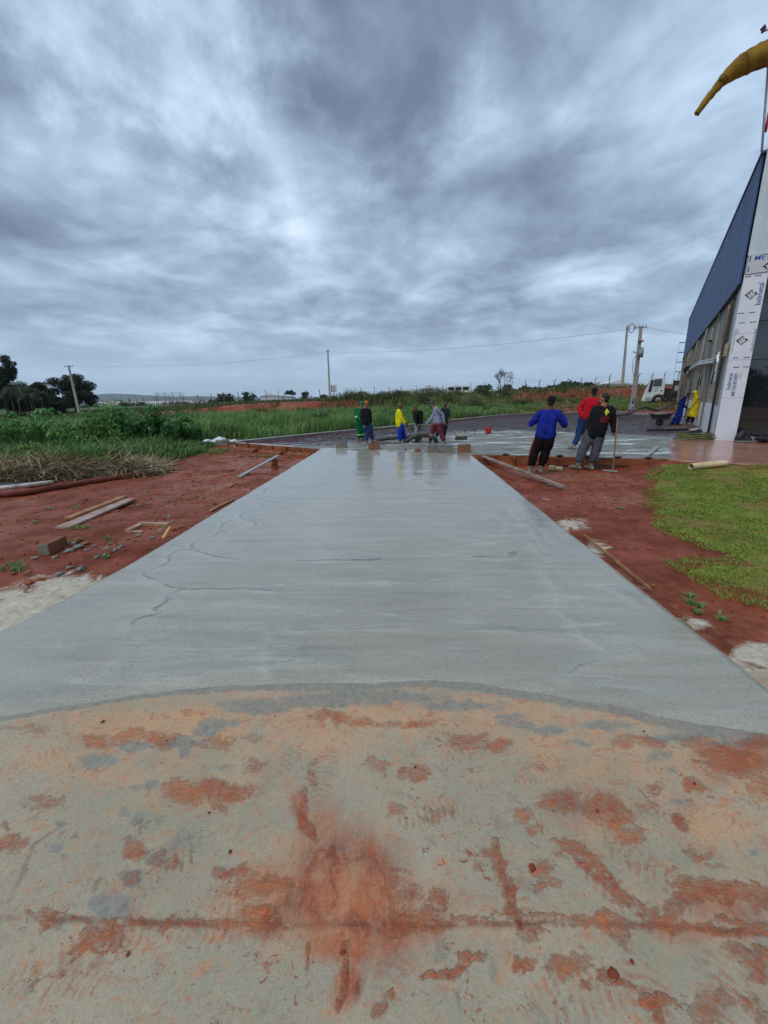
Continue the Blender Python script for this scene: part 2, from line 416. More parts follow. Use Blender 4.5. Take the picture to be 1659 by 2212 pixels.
def cover(x, y):
    by = back_y(x)
    t = x/np.maximum(y, 6)
    foot = np.interp(t, [-1, 0, .45, .75], [42, 44, 52, 56])
    grass = sm((y-by-1.0)/1.5)
    grass = np.where(x < -6, np.maximum(grass, sm((-x - (6.4+.9*(fbm(y*.6, x*.3, 3, 2)-.5)) )/1.2)*sm((y-9.2-(x+7)*.2)/1.5)), grass)
    onbank = sm((y-foot+1)/.8)*(1-sm((y-foot-4.2)/.8))
    grass = grass*(1-onbank*np.interp(t, [-.75, -.5, -.15, -.04, .26, .34, 1], [.3, .9, .9, .15, .2, .85, .85]))
    rightdirt = sm((t-.30)/.1)*(1-sm((y-by-7)/3))*(1-sm((y-60)/4))
    grass = grass*(1-.8*rightdirt)
    grass = np.maximum(grass, .55*sm((y-70)/20))
    lawn = np.where(inpoly(x, y, LAWN), 1., 0.); ld = polydist(x, y, LAWN)
    lawn = np.where(lawn > 0, np.clip(.5+ld*3, 0, 1), np.clip(.5-ld*3, 0, 1))
    sand = blobf(x, y, [(60, 1310, 160, 75, 1), (150, 1260, 120, 40, 1), (-60, 1380, 150, 90, 1), (1240, 1120, 60, 22, .8), (1290, 1170, 35, 25, .75), (1640, 1400, 80, 30, 1), (1700, 1470, 160, 60, 1), (1500, 1335, 55, 16, .75), (1180, 1060, 25, 8, .5), (1400, 1255, 40, 10, .4)])
    dry = sm((t-.25)/.15)*sm((y-34)/4)*(1-sm((y-64)/6)); dry = np.maximum(dry, .5*sm((t+.1)/.2)*sm((y-60)/10))
    return np.stack([np.maximum(grass, 0), sand, dry], -1), lawn

def lin(a, b, st): return list(np.arange(a, b, st))
def geo(start, step, ratio, end):
    o = []; v = start
    while v < end: v += step; step *= ratio; o.append(v)
    return o
def grid_mesh(name, xs, ys, zfun, mat, attrs=None):
    X, Y = np.meshgrid(np.array(xs), np.array(ys)); Z = zfun(X, Y)
    V = np.stack([X.ravel(), Y.ravel(), Z.ravel()], -1); nx, ny = len(xs), len(ys)
    i = np.arange((ny-1)*(nx-1)); r = i//(nx-1); c = i % (nx-1); a = r*nx+c
    Fq = np.stack([a, a+1, a+1+nx, a+nx], -1)
    at = {k: f(X.ravel(), Y.ravel()) for k, f in (attrs or {}).items()}
    return mesh_np(name, V, Fq, mat, True, at)

# ---- the red earth, its grass and sand
def ground_material():
    n = NT('earth'); cov = n.attr('cover'); lw = n.attr('lawn')
    fine = n.noise(9, 8, .68); mid = n.noise(1.7, 6, .6, .4); big = n.noise(.35, 4, .55); gr = n.noise(60, 4, .7)
    dirt = n.mix(n.rng(mid, .36, .62), srgb(138, 64, 34), srgb(98, 44, 20))
    dirt = n.mix(n.rng(fine, .55, .74), dirt, srgb(150, 84, 54))
    dirt = n.mix(n.m('MULTIPLY', n.rng(big, .48, .60), n.rng(fine, .40, .6)), dirt, srgb(146, 90, 66))
    dirt = n.mix(n.m('MULTIPLY', n.rng(gr, .58, .66), .8), dirt, srgb(70, 27, 13))
    dirt = n.mix(n.m('MULTIPLY', n.rng(n.noise(5, 8, .75, .8, off=(4, 2, 0)), .54, .62), .65), dirt, srgb(78, 30, 15))
    sandm = n.rng(n.m('ADD', cov[1], n.m('MULTIPLY', n.m('SUBTRACT', n.noise(3.2, 9, .74, .9), .5), 2.6)), .40, .74)
    sand = n.mix(n.rng(n.noise(14, 6, .7), .35, .65), srgb(196, 190, 174), srgb(160, 150, 132))
    sand = n.mix(n.rng(n.noise(6, 6, .75, .5, off=(5, 5, 5)), .60, .70), sand, srgb(112, 84, 62))
    col = n.mix(sandm, dirt, sand)
    green = n.mix(n.rng(n.noise(1.1, 6, .65), .35, .65), srgb(52, 68, 30), srgb(84, 92, 42))
    green = n.mix(n.rng(n.noise(26, 5, .7), .45, .7), green, srgb(40, 48, 20))
    dryc = n.mix(n.rng(n.noise(2.2, 6, .65), .3, .7), srgb(140, 122, 76), srgb(98, 92, 48))
    gcol = n.mix(n.m('MULTIPLY', cov[2], n.rng(n.noise(.22, 4, .6), .36, .58)), green, dryc)
    gm = n.rng(n.m('ADD', cov[0], n.m('MULTIPLY', n.m('SUBTRACT', n.noise(1.3, 7, .68), .5), 1.1)), .42, .60)
    col = n.mix(gm, col, gcol)
    lc = n.mix(n.rng(n.noise(.9, 6, .6, .3), .42, .56), srgb(122, 132, 50), srgb(126, 98, 48))
    lc = n.mix(n.rng(n.noise(40, 4, .7), .45, .7), lc, srgb(80, 86, 32))
    lm = n.rng(n.m('ADD', lw[0], n.m('MULTIPLY', n.m('SUBTRACT', n.noise(7, 6, .7), .5), .8)), .40, .56)
    col = n.mix(lm, col, lc)
    h = n.m('ADD', n.m('MULTIPLY', fine, .6), n.m('MULTIPLY', gr, .25))
    rough = n.m('ADD', n.rng(mid, .38, .60, .36, .80), n.m('MULTIPLY', gm, .2))
    return n.fin(col, rough, n.bump(h, .035, 1), .3)
xs = sorted([-v for v in geo(9, .1, 1.055, 6000)]) + lin(-9, 12, .085) + geo(12, .1, 1.055, 6000)
ys = sorted([-v for v in geo(0, .6, 1.25, 3000)]) + lin(0, .8, .2) + lin(.8, 15, .085) + lin(15, 70, .28) + geo(70, .3, 1.06, 8000)
ground = structure(link('ground', grid_mesh('ground', xs, ys, tz, ground_material(), {'cover': lambda x, y: cover(x, y)[0], 'lawn': lambda x, y: np.stack([cover(x, y)[1]]*3, -1)})))

# ---- old stained concrete in the foreground
MUD = [
 (655,1700,12,30,.45),(560,1900,90,35,.6),(500,1990,180,14,.6),(300,1985,280,10,.55),(990,1990,200,12,.55),(1150,1975,160,8,.6),(1380,1990,200,9,.75),(1580,1985,130,12,.6),
 (200,1900,50,28,.35),(103,1980,35,30,.8),(215,2020,60,26,.7),(185,2040,40,16,.6),(400,1705,60,32,.8),(450,1695,60,22,.85),(500,1708,38,28,.9),(478,1740,24,16,.6),(345,1595,42,28,.75),(270,1590,50,22,.65),(290,1580,40,16,.7),(205,1598,40,20,.8),
 (290,1830,26,32,.9),(275,1805,18,10,.7),(20,1815,50,28,.8),(5,1780,10,14,.8),(100,1730,70,26,.45),(60,1740,40,16,.4),(120,1720,36,16,.5),(300,1780,30,20,.4),
 (330,1850,36,20,.5),(365,1870,30,20,.5),(285,1890,26,26,.5),(420,1850,14,20,.4),(150,1800,40,20,.3),(675,1670,18,34,.6),(680,1645,10,20,.5),(550,1650,34,22,.6),
 (900,1668,38,22,.8),(870,1664,12,10,.8),(815,1655,30,20,.6),(800,1640,20,20,.5),(855,1743,30,18,.7),(950,1755,42,26,.6),(930,1740,30,12,.5),
 (1000,1600,48,20,.8),(1075,1605,44,18,.85),(1040,1590,24,14,.7),(1020,1660,30,12,.4),(1165,1655,60,14,.35),(1210,1725,54,34,.95),(1180,1730,26,20,.8),(1300,1740,56,36,.9),(1330,1755,40,24,.8),
 (1357,1800,34,30,.95),(1330,1775,20,20,.8),(1130,1760,30,22,.8),(1155,1790,20,14,.7),(1120,1755,12,10,.9),(1170,1870,36,24,.85),(1148,1876,8,14,1),(1185,1905,38,16,.7),
 (1100,1940,16,60,1),(1085,1880,16,40,.8),(1075,1850,14,26,.7),(1120,1990,12,30,.9),(1050,1830,24,14,.6),(1040,1870,20,20,.5),
 (1240,1830,20,14,.8),(1270,1860,24,14,.75),(1300,1895,26,14,.75),(1345,1930,36,16,.75),(1400,1965,40,18,.6),(1440,2000,30,10,.4),(1230,1815,40,10,.7),(1220,1850,30,12,.4),
 (1495,1692,32,18,.95),(1520,1700,20,14,.9),(1475,1775,22,20,.9),(1510,1840,30,16,.6),(1490,1830,12,20,.6),(1420,1700,30,20,.5),(1395,1735,50,20,.35),
 (1480,1900,60,20,.6),(1520,1925,36,22,.9),(1560,1945,30,10,.9),(1600,1920,70,16,.9),(1640,1940,40,22,.9),(1450,1870,24,10,.5),(1550,1870,40,20,.4),
 (1600,1640,90,40,.85),(1550,1620,60,26,.7),(1640,1600,50,22,.8),(1640,1700,50,40,.5),(1500,1600,60,24,.5),(1410,1602,40,18,.7),(1350,1600,30,18,.7),(1380,1590,40,14,.6),
 (1310,1985,30,28,1),(1330,2000,30,30,.9),(1345,2030,18,20,.6),(1220,2090,54,30,.7),(1190,2070,34,20,.6),(1250,2070,40,20,.5),(1125,2080,18,22,.9),(1145,2075,14,14,.8),(1130,2095,18,12,.9),
 (1300,2100,14,16,.9),(1325,2105,8,18,1),(1270,2130,20,14,.8),(1330,2110,50,20,.5),(1010,2065,26,20,.95),(1040,2060,14,14,.7),(960,2095,60,8,.9),(920,2102,30,6,.8),(1000,2085,30,14,.8),
 (1410,2155,30,24,.9),(1440,2160,40,14,.7),(1400,2135,30,10,.7),(1430,2190,16,24,.5),(1520,2180,50,50,.55),(1560,2150,40,30,.5),(1640,2060,50,34,.8),(1640,2090,30,30,.7),(1590,2040,30,20,.4),
 (1150,2010,40,20,.5),(1200,2150,40,14,.3),(820,2180,24,22,.65),(840,2150,20,14,.5),(450,2190,40,20,.3),(900,2140,40,12,.25),(100,2170,40,10,.3),(1620,2160,40,30,.5),(1650,2190,30,30,.6),(1480,2140,10,10,.5),
 (860,1990,60,30,.65),(900,1985,40,24,.6),(930,1965,40,16,.5),(880,1930,50,30,.55),(950,1930,40,30,.5),(840,1900,50,40,.5),(560,1960,50,30,.6),(430,1990,60,18,.6),(380,1995,60,14,.6),
 (600,1905,50,20,.6),(480,1880,30,24,.7),(520,1870,24,30,.6),(520,1930,50,30,.5),(100,2090,80,24,.3),(60,2120,60,20,.35),(200,1660,60,14,.3),(80,1570,60,16,.4),(30,1570,60,10,.5),(460,1600,60,20,.5),(550,1590,50,14,.4),(780,1555,60,10,.6),(880,1560,90,10,.6),(960,1580,30,10,.5),(705,1540,50,16,.7),(735,1550,34,16,.75)]
GREY = [(240,1950,65,45,.9),(290,1890,40,26,.95),(330,1850,34,20,.8),(380,1820,22,20,.9),(400,1800,24,24,.8),(420,1770,16,20,.6),(210,1640,44,22,1),(290,1610,36,16,1),(390,1600,70,18,.85),(470,1560,60,20,.9),(560,1520,110,22,1),(700,1510,160,18,1),
 (820,1500,180,18,1),(450,1570,50,20,.9),(400,1620,40,22,.7),(330,1690,30,16,.8),(300,1700,30,12,.7),(270,1750,20,14,.8),(290,1765,20,14,.8),(130,1770,30,14,.8),(120,1820,24,14,.8),(140,1840,24,14,.7),(60,1850,10,20,.8),(50,1880,8,30,.8),(30,1910,8,20,.7),
 (1000,1520,120,16,.9),(1120,1560,70,14,.8),(1190,1570,50,18,.9),(1100,1545,60,12,.8),(1300,1560,90,16,.8),(1450,1590,90,14,.9),(1560,1600,70,12,.8),(1250,1600,50,14,.6),(1430,1630,50,18,.7),(1460,1660,30,14,.6),(1300,1690,20,20,.5),(1110,1600,14,30,.5),(1150,1655,50,3,.6),(920,1600,14,14,.6),(1470,1730,40,10,.6),(1540,1760,30,8,.7),(1600,1720,30,8,.6),(1640,1830,40,6,.6),
 (180,2030,30,16,.6),(160,2130,14,18,.5),(480,1655,24,8,.8),(440,1655,24,22,.6),(720,1760,20,40,.3),(620,1690,30,20,.35),(240,1560,40,14,.4)]
OCH = [(830,1540,900,70,.75),(300,1640,360,90,.6),(1350,1640,360,90,.7),(1500,1900,240,160,.45),(350,1560,330,60,.9),(700,1590,250,60,.7),(150,1640,250,60,.6),(1200,1600,260,50,.7),(1550,1780,140,80,.8),(700,1950,260,140,.9),(1480,2010,200,60,.5),(1000,2000,300,60,.5),(260,2030,160,50,.5),(640,1850,120,100,.6),(1400,1700,200,80,.5),(830,2150,120,80,.3),(480,1720,160,60,.5),(1250,1950,200,80,.3),(1300,1780,160,70,.5),(1650,1650,120,120,.8)]
SOFT = [(745,1890,150,165,1),(700,1935,170,110,1),(800,1960,120,130,1),(640,1970,110,60,.8),(740,2030,100,60,.9),(752,2120,30,80,1.0),(730,2150,16,50,.8),(600,2000,120,40,.7),(690,1790,70,90,.7),(645,1760,26,60,.85),(668,1770,14,70,.6),
 (560,1890,90,30,.55),(500,1930,70,40,.4),(880,1990,120,60,.6),(950,1940,90,50,.45),(1480,2000,150,40,.4),(1600,1630,110,60,.7),(1580,1950,110,50,.6),(250,1970,60,40,.4),(430,1710,110,40,.4),(1250,1740,140,60,.35)]
PRINTS = [(1420,2200,.2,.9,1),(1560,2190,.5,.7,1),(215,2040,1.2,.8,1),(120,2100,1.5,.6,.9),(1400,1870,-.9,.7,1),(1350,1935,-.8,.8,1),(860,1960,.1,.7,1),(560,1985,1.4,.6,1),(450,1990,1.5,.6,.9),(340,1860,.9,.6,1),(700,1665,0,.5,.9),(1100,1900,-.3,.7,1),(1600,2080,.7,.6,1),(930,1750,1.3,.6,.9),(1480,1780,.4,.5,.8),(1250,2140,1.4,.6,1),(600,1660,.5,.5,.9),(1170,1660,1.2,.5,.9),(300,1905,.6,.55,1),(80,1640,1.0,.4,.8),(830,2170,.3,.4,.9),(1010,1620,1.3,.5,.8)]
def softpaint(x, y):
    wx = x+.05*(fbm(x*9, y*9, 4, 131)-.5)*2; wy = y+.05*(fbm(x*9, y*9, 4, 147)-.5)*2
    s = blobf(wx, wy, SOFT); s = s*s*(3-2*s)*.9
    pr = np.zeros(x.shape)
    for (dx, dy, an, st, k) in PRINTS:
        c = G(dx, dy); u = ((x-c.x)*math.cos(an)-(y-c.y)*math.sin(an)); v = ((x-c.x)*math.sin(an)+(y-c.y)*math.cos(an))
        w_ = .048*(1-.25*np.clip(-v/.14, 0, 1)); shp = np.clip((1.15-np.sqrt((u/w_)**2+(v/.135)**4))*4, 0, 1); gap = (np.abs(v+.035) > .012)
        tread = sm((np.sin((v+.25*np.abs(u))*6.283/.026)+.25)*2); pr = np.maximum(pr, shp*tread*gap*st)
    # dirt caught along the sawn joint and a crack
    jl = polydist(x, y+.012*(fbm(x*6, y*0, 4, 5)-.5), [xy(G(*q)) for q in ((0, 1975), (300, 1990), (900, 1995), (1250, 1985), (1659, 2012))], False)
    cr = polydist(x+.03*(fbm(x*14, y*14, 3, 8)-.5), y, [xy(G(*q)) for q in ((20, 1940), (48, 1880), (70, 1820), (130, 1780))], False)
    return np.stack([s, pr, np.clip(1-jl/.012, 0, 1)+np.clip(1-cr/.010, 0, 1)], -1)
def paint(x, y):
    wx = x+.036*(fbm(x*16, y*16, 5, 31, .65)-.5)*2; wy = y+.030*(fbm(x*16, y*16, 5, 47, .65)-.5)*2
    dxm = np.interp(x, [-2.2, -1.0, -.55, 0, .6, 1.7], [.015, .03, .06, .05, .07, .11])
    sl = np.clip(1.15-(seam_y(x)-y)/(dxm*(.5+1.1*fbm(x*5, y*5, 4, 141))), 0, 1)*(y < seam_y(x)+.05)
    mud = blobf(wx, wy, [(a, b, c*.95, d*.95, e*1.05) for a, b, c, d, e in MUD])*(.62+.75*fbm(x*9, y*14, 4, 231))
    for (w_, s_, l) in ((.016, 1.1, ((1070, 1815), (1082, 1870), (1096, 1925), (1128, 1995))), (.022, .85, ((1225, 1812), (1280, 1850), (1335, 1920), (1440, 1995))), (.012, .8, ((1240, 1840), (1300, 1900), (1350, 1960))), (.010, 1.1, ((915, 2104), (985, 2090), (1035, 2062))),
        (.012, 1.0, ((1400, 1990), (1540, 2003), (1680, 2014))), (.030, .95, ((1455, 1962), (1520, 1912), (1590, 1925), (1680, 1945))), (.006, .9, ((1380, 1700), (1420, 1750))), (.007, .8, ((1140, 1745), (1175, 1792))), (.022, .9, ((655, 1700), (650, 1760), (672, 1800))), (.016, .9, ((750, 2040), (748, 2100), (736, 2160))), (.010, .8, ((662, 2030), (664, 2100))),
        (.007, .7, ((60, 1960), (160, 1985), (330, 1992))), (.008, .8, ((150, 2070), (190, 2030), (230, 2050), (260, 2020))), (.006, .8, ((310, 1880), (370, 1845), (400, 1870))), (.010, .7, ((1500, 1640), (1570, 1655), (1650, 1690))), (.008, .7, ((940, 1590), (1010, 1612), (1090, 1600))), (.012, .7, ((840, 1960), (900, 1990), (960, 2010)))):
        ds = polydist(x+.018*(fbm(x*24, y*24, 4, 61)-.5)*2, y+.018*(fbm(x*24, y*24, 4, 67)-.5)*2, [xy(G(*q)) for q in l], False)
        mud = np.maximum(mud, s_*np.clip(1.25-ds/w_, 0, 1)*(.55+.8*fbm(x*30, y*18, 3, 91)))
    return np.stack([mud, np.maximum(blobf(wx, wy, GREY), sl), blobf(x, y, OCH)], -1)
def old_material():
    n = NT('stained_old_concrete'); p = n.attr('paint'); q = n.attr('soft')
    big = n.noise(1.3, 5, .6, .3); mid = n.noise(6, 7, .65); fine = n.noise(38, 7, .72); vf = n.noise(150, 4, .7)
    base = n.mix(n.rng(big, .38, .62), srgb(146, 142, 122), srgb(164, 154, 132))
    base = n.mix(n.rng(mid, .50, .72), base, srgb(168, 154, 128))
    base = n.mix(n.m('MULTIPLY', n.rng(n.noise(11, 7, .7, .5, off=(3, 2, 0)), .56, .68), .6), base, srgb(116, 118, 108))
    och = n.rng(n.m('ADD', p[2], n.m('MULTIPLY', n.m('SUBTRACT', n.noise(7, 8, .72, .8, off=(8, 1, 0)), .5), 2.0)), .25, 1.1)
    base = n.mix(n.m('MULTIPLY', och, .75), base, srgb(200, 150, 104))
    base = n.mix(n.m('MULTIPLY', n.rng(n.noise(16, 8, .72, .8, off=(1, 7, 0)), .56, .64), n.rng(big, .42, .56, .25, .8)), base, srgb(190, 128, 84))
    dirtsp = n.rng(n.noise(24, 6, .68, 1.2, off=(2, 2, 1)), .635, .68)
    base = n.mix(n.m('MULTIPLY', dirtsp, .8), base, srgb(146, 74, 48))
    base = n.mix(n.m('MULTIPLY', n.rng(n.noise(70, 3, .6, off=(4, 4, 4)), .70, .73), .9), base, srgb(92, 40, 28))
    base = n.mix(n.m('MULTIPLY', n.rng(n.noise(55, 3, .6, off=(9, 4, 4)), .71, .74), .8), base, srgb(84, 82, 76))
    sf = n.m('MULTIPLY', q[0], n.rng(n.noise(8, 8, .74, .4, sc=(1.6, .7, 1), off=(2, 5, 1)), .30, .60, .25, 1.15))
    sc_ = n.mix(n.rng(n.noise(4, 7, .7, .4, off=(5, 5, 1)), .42, .60), srgb(168, 92, 54), srgb(118, 54, 36))
    sc_ = n.mix(n.rng(n.noise(3, 4, .6, off=(0, 5, 1)), .60, .70), sc_, srgb(196, 132, 84))
    base = n.mix(n.rng(sf, .02, .9), base, sc_)
    base = n.mix(n.m('MULTIPLY', n.m('MULTIPLY', q[1], n.rng(n.noise(30, 5, .7), .38, .56)), .75), base, srgb(150, 84, 56))
    base = n.mix(n.m('MULTIPLY', n.m('MULTIPLY', q[2], n.rng(n.noise(5, 5, .7, off=(3, 0, 0)), .38, .58)), .8), base, srgb(112, 62, 44))
    fl = n.noise(9, 8, .76, 1.4, sc=(1, 1.7, 1), off=(3, 8, 2)); base = n.mix(n.m('MULTIPLY', n.rng(fl, .545, .61), n.m('MULTIPLY_ADD', och, .55, .30)), base, srgb(164, 96, 62))
    base = n.mix(n.m('MULTIPLY', n.rng(n.noise(120, 5, .75, off=(7, 7, 7)), .46, .66), .27), base, srgb(96, 90, 76))
    base = n.mix(n.m('MULTIPLY', n.rng(n.noise(90, 5, .75, off=(2, 7, 7)), .52, .70), .2), base, srgb(196, 184, 160))
    base = n.mix(n.m('MULTIPLY', n.rng(n.noise(28, 7, .76, 1.0, off=(2, 0, 7)), .54, .64), .40), base, srgb(182, 130, 92))
    base = n.mix(n.m('MULTIPLY', n.rng(n.noise(21, 6, .70, 1.8, sc=(1, 1.4, 1), off=(13, 8, 2)), .60, .64), n.m('MULTIPLY_ADD', n.rng(n.noise(2, 4, .6, off=(1, 1, 9)), .45, .6), .75, .1)), base, srgb(132, 66, 44))
    base = n.mix(n.m('MULTIPLY', n.rng(n.noise(17, 7, .74, 1.2, sc=(1.6, .8, 1), off=(3, 18, 2)), .60, .68), .5), base, srgb(112, 114, 106))
    ga = n.m('ADD', p[1], n.m('MULTIPLY', n.m('SUBTRACT', n.noise(14, 7, .72, .6, off=(0, 9, 0)), .5), 1.5))
    gf = n.rng(ga, .42, .74)
    gcol = n.mix(n.rng(fine, .35, .65), srgb(142, 140, 128), srgb(112, 112, 104))
    base = n.mix(n.m('MULTIPLY', gf, .88), base, gcol)
    ma = n.m('ADD', p[0], n.m('ADD', n.m('MULTIPLY', n.m('SUBTRACT', n.noise(19, 8, .76, .5, off=(6, 3, 0)), .5), 1.5), n.m('MULTIPLY', n.m('SUBTRACT', n.noise(80, 4, .7, .4, off=(1, 3, 0)), .5), .9)))
    mf = n.m('MULTIPLY', n.m('POWER', n.rng(ma, .36, .80), .7), n.rng(n.noise(34, 6, .72, 1.0, sc=(1, 1.8, 1), off=(4, 4, 9)), .36, .56, .35, 1.0))
    spk = n.rng(n.noise(46, 5, .7, .3, off=(2, 3, 3)), .34, .56)
    mcol = n.mix(n.rng(n.noise(5, 6, .7, off=(3, 3, 3)), .38, .62), srgb(190, 106, 60), srgb(150, 70, 40))
    mcol = n.mix(n.rng(ma, 1.0, 1.5), mcol, srgb(112, 50, 32))
    mcol = n.mix(n.m('MULTIPLY', n.rng(fine, .52, .7), .5), mcol, srgb(192, 128, 90))
    rim = n.m('MULTIPLY', n.rng(ma, .47, .56), n.rng(ma, .70, .56))
    mcol = n.mix(n.m('MULTIPLY', rim, .22), mcol, srgb(134, 54, 32))
    base = n.mix(n.m('MULTIPLY', mf, n.m('MULTIPLY_ADD', spk, .55, .42)), base, mcol)
    rough = n.rng(n.m('ADD', n.m('MULTIPLY', mf, .25), n.m('MULTIPLY', mid, .5)), .15, .6, .34, .66)
    h = n.m('ADD', n.m('MULTIPLY', fine, .6), n.m('ADD', n.m('MULTIPLY', vf, .35), n.m('MULTIPLY', mf, .8)))
    return n.fin(base, rough, n.bump(h, .005, 1), .4)
# the seam between old floor and fresh slab
SEAM = [xy(G(*q)) for q in ((-260, 1600), (0, 1549), (100, 1535), (270, 1505), (390, 1490), (500, 1484), (620, 1477), (720, 1477), (829, 1476), (940, 1473), (1030, 1479), (1090, 1491), (1170, 1502), (1300, 1520), (1400, 1545), (1500, 1566), (1659, 1586), (1850, 1610))]
def seam_y(x): return np.interp(x, [p[0] for p in SEAM], [p[1] for p in SEAM]) + .045*(fbm(np.asarray(x, float)*6, np.zeros(np.shape(x)), 6, 77, .62)-.5)
old = grid_mesh('old_concrete_floor', lin(-4.2, -2.4, .06)+lin(-2.4, 2.2, .0065)+lin(2.2, 4.2, .06), lin(-2.5, .55, .15)+lin(.55, 2.02, .0065), lambda X, Y: 0*X - .012 + .003*(fbm(X*3, Y*3, 3, 6)-.5), old_material(), {'paint': paint, 'soft': softpaint})
structure(link('old_concrete_floor', old))

# ---- the freshly poured strip
def Z4(a, b): return ((400+a*.663)/1.8228, (1900+b*.663)/1.8228)
def Z5(a, b): return ((1900+a*.6775)/1.8228, (1700+b*.6775)/1.8228)
LINES = [[Z4(*p) for p in l] for l in (
 [(990,0),(1000,22),(1050,35),(1150,55)],[(1010,-30),(1080,-22),(1160,-25)],[(1000,38),(970,42),(972,62),(930,75),(885,85),(890,95),(960,108),(1060,122),(1150,128)],
 [(1060,118),(990,112),(935,125),(932,137),(960,150),(1000,152)],[(950,155),(905,168),(850,180),(820,190),(822,205),(850,222),(905,235),(925,250),(905,262)],
 [(770,225),(725,245),(710,270),(720,290),(745,308)],[(735,298),(700,284),(688,312),(640,325),(590,335),(548,355),(537,375),(555,400),(620,425),(700,446),(810,460)],
 [(550,400),(470,398),(430,415),(398,440),(387,480),(340,505),(280,522),(243,545),(247,560),(330,592),(420,622),(530,638),(700,633),(830,626),(1000,640)],
 [(495,630),(430,655),(383,680),(390,703),(350,735),(305,757),(325,762)],[(360,772),(320,790),(250,805),(185,838),(190,856)],[(430,870),(350,895),(280,907),(222,945),(160,1010),(100,1080),(62,1115)],
 [(720,352),(740,335),(850,322)],[(650,382),(690,374)],[(740,378),(765,398),(820,398),(850,380)],[(655,415),(700,402)],[(1000,910),(985,1000),(1000,1140)],[(1190,1082),(1300,1072),(1420,1078)],[(700,710),(900,712),(1080,720)],
 [(300,1165),(450,1150),(600,1140)],[(390,695),(480,700),(580,680),(640,650)],[(1180,215),(1000,225),(900,232)],[(1000,275),(1100,268),(1200,262)],[(1180,400),(1300,398),(1500,402)],[(1150,470),(1400,462),(1659,460)])] + [[Z5(*p) for p in l] for l in (
 [(150,543),(220,535),(290,526),(330,540),(365,575),(382,612),(390,640)],[(0,358),(50,355)],[(70,360),(100,388),(95,415),(60,440)],[(0,510),(80,500),(125,508),(155,530),(150,560),(120,600),(40,610)],
 [(-60,728),(0,725),(100,737),(180,722),(190,700),(150,712)],[(280,652),(330,682),(335,722),(415,745),(370,765),(328,785),(350,820),(400,872),(440,940),(455,1010),(435,1050)],
 [(455,1060),(500,1090),(560,1150),(620,1210),(700,1265)],[(40,460),(75,458),(80,480),(40,485)],[(760,925),(830,962),(885,1005)],[(90,340),(170,440),(250,560)],[(150,360),(300,520),(420,640)],[(-100,632),(50,640),(210,632)],[(-200,690),(-50,696),(60,700)],[(-100,445),(0,470),(60,440),(130,436)])] + [
 [(1040,985),(1075,1040),(1120,1100),(1180,1190)],[(1215,1465),(1250,1440),(1310,1420),(1370,1412)],[(640,1425),(540,1440),(420,1450)],[(260,1395),(420,1400),(640,1392)],[(620,1360),(900,1356),(1100,1362)],[(700,1190),(900,1186),(1060,1205),(1110,1200)],[(880,1020),(940,1060),(900,1082),(990,1081)],[(640,1045),(720,1040),(820,1044)]]
LW = []
for l in LINES: LW.append([xy(G(*p)) for p in l])
def slabL(y): return np.interp(y, [p[1] for p in SLAB_L], [p[0] for p in SLAB_L])
def slabR(y): return np.interp(y, [p[1] for p in SLAB_R], [p[0] for p in SLAB_R])
def slab_far(x): return np.interp(x, [-2.6, 2.05], [12.3, 10.75])
def ridge(x, y):
    wx = x+.07*(fbm(x*6, y*6, 5, 61, .6)-.5); wy = y+.07*(fbm(x*6, y*6, 5, 71, .6)-.5)
    d1 = np.full(x.shape, 1e9)
    for i, l in enumerate(LW):
        lx = [p[0] for p in l]; ly = [p[1] for p in l]
        s = (x > min(lx)-.2) & (x < max(lx)+.2) & (y > min(ly)-.2) & (y < max(ly)+.2)
        if s.any():
            wk = 0.0 if i in (2,3,4,5,6,7,8,9,23,28) else .008
            d1[s] = np.minimum(d1[s], polydist(wx[s], wy[s], l, False) + wk*(1+.15*y[s]))
    w = .010 + .0012*y
    r = np.clip(1-d1/(.09+.006*y), 0, 1)
    # smooth trowelled rim against rough screeded middle
    cx = (x-.5*(slabL(y)+slabR(y)))/(.5*(slabR(y)-slabL(y)))
    rough = 1-sm((np.abs(cx)-.58-.22*(fbm(y*.8, x*.2, 3, 8)-.5))/.16)
    return np.stack([r, rough, np.clip((12.3-y)/3, 0, 1)], -1)
def slab_z(X, Y):
    r = fbm(X*.5, Y*3.2, 4, 81)-.5
    z = .006 + .014*r + .005*(fbm(X*5, Y*8, 3, 5)-.5)
    a = sm((Y-seam_y(X))/.10)                       # feathered onto the old floor
    return z*a + (-.0150)*(1-a)
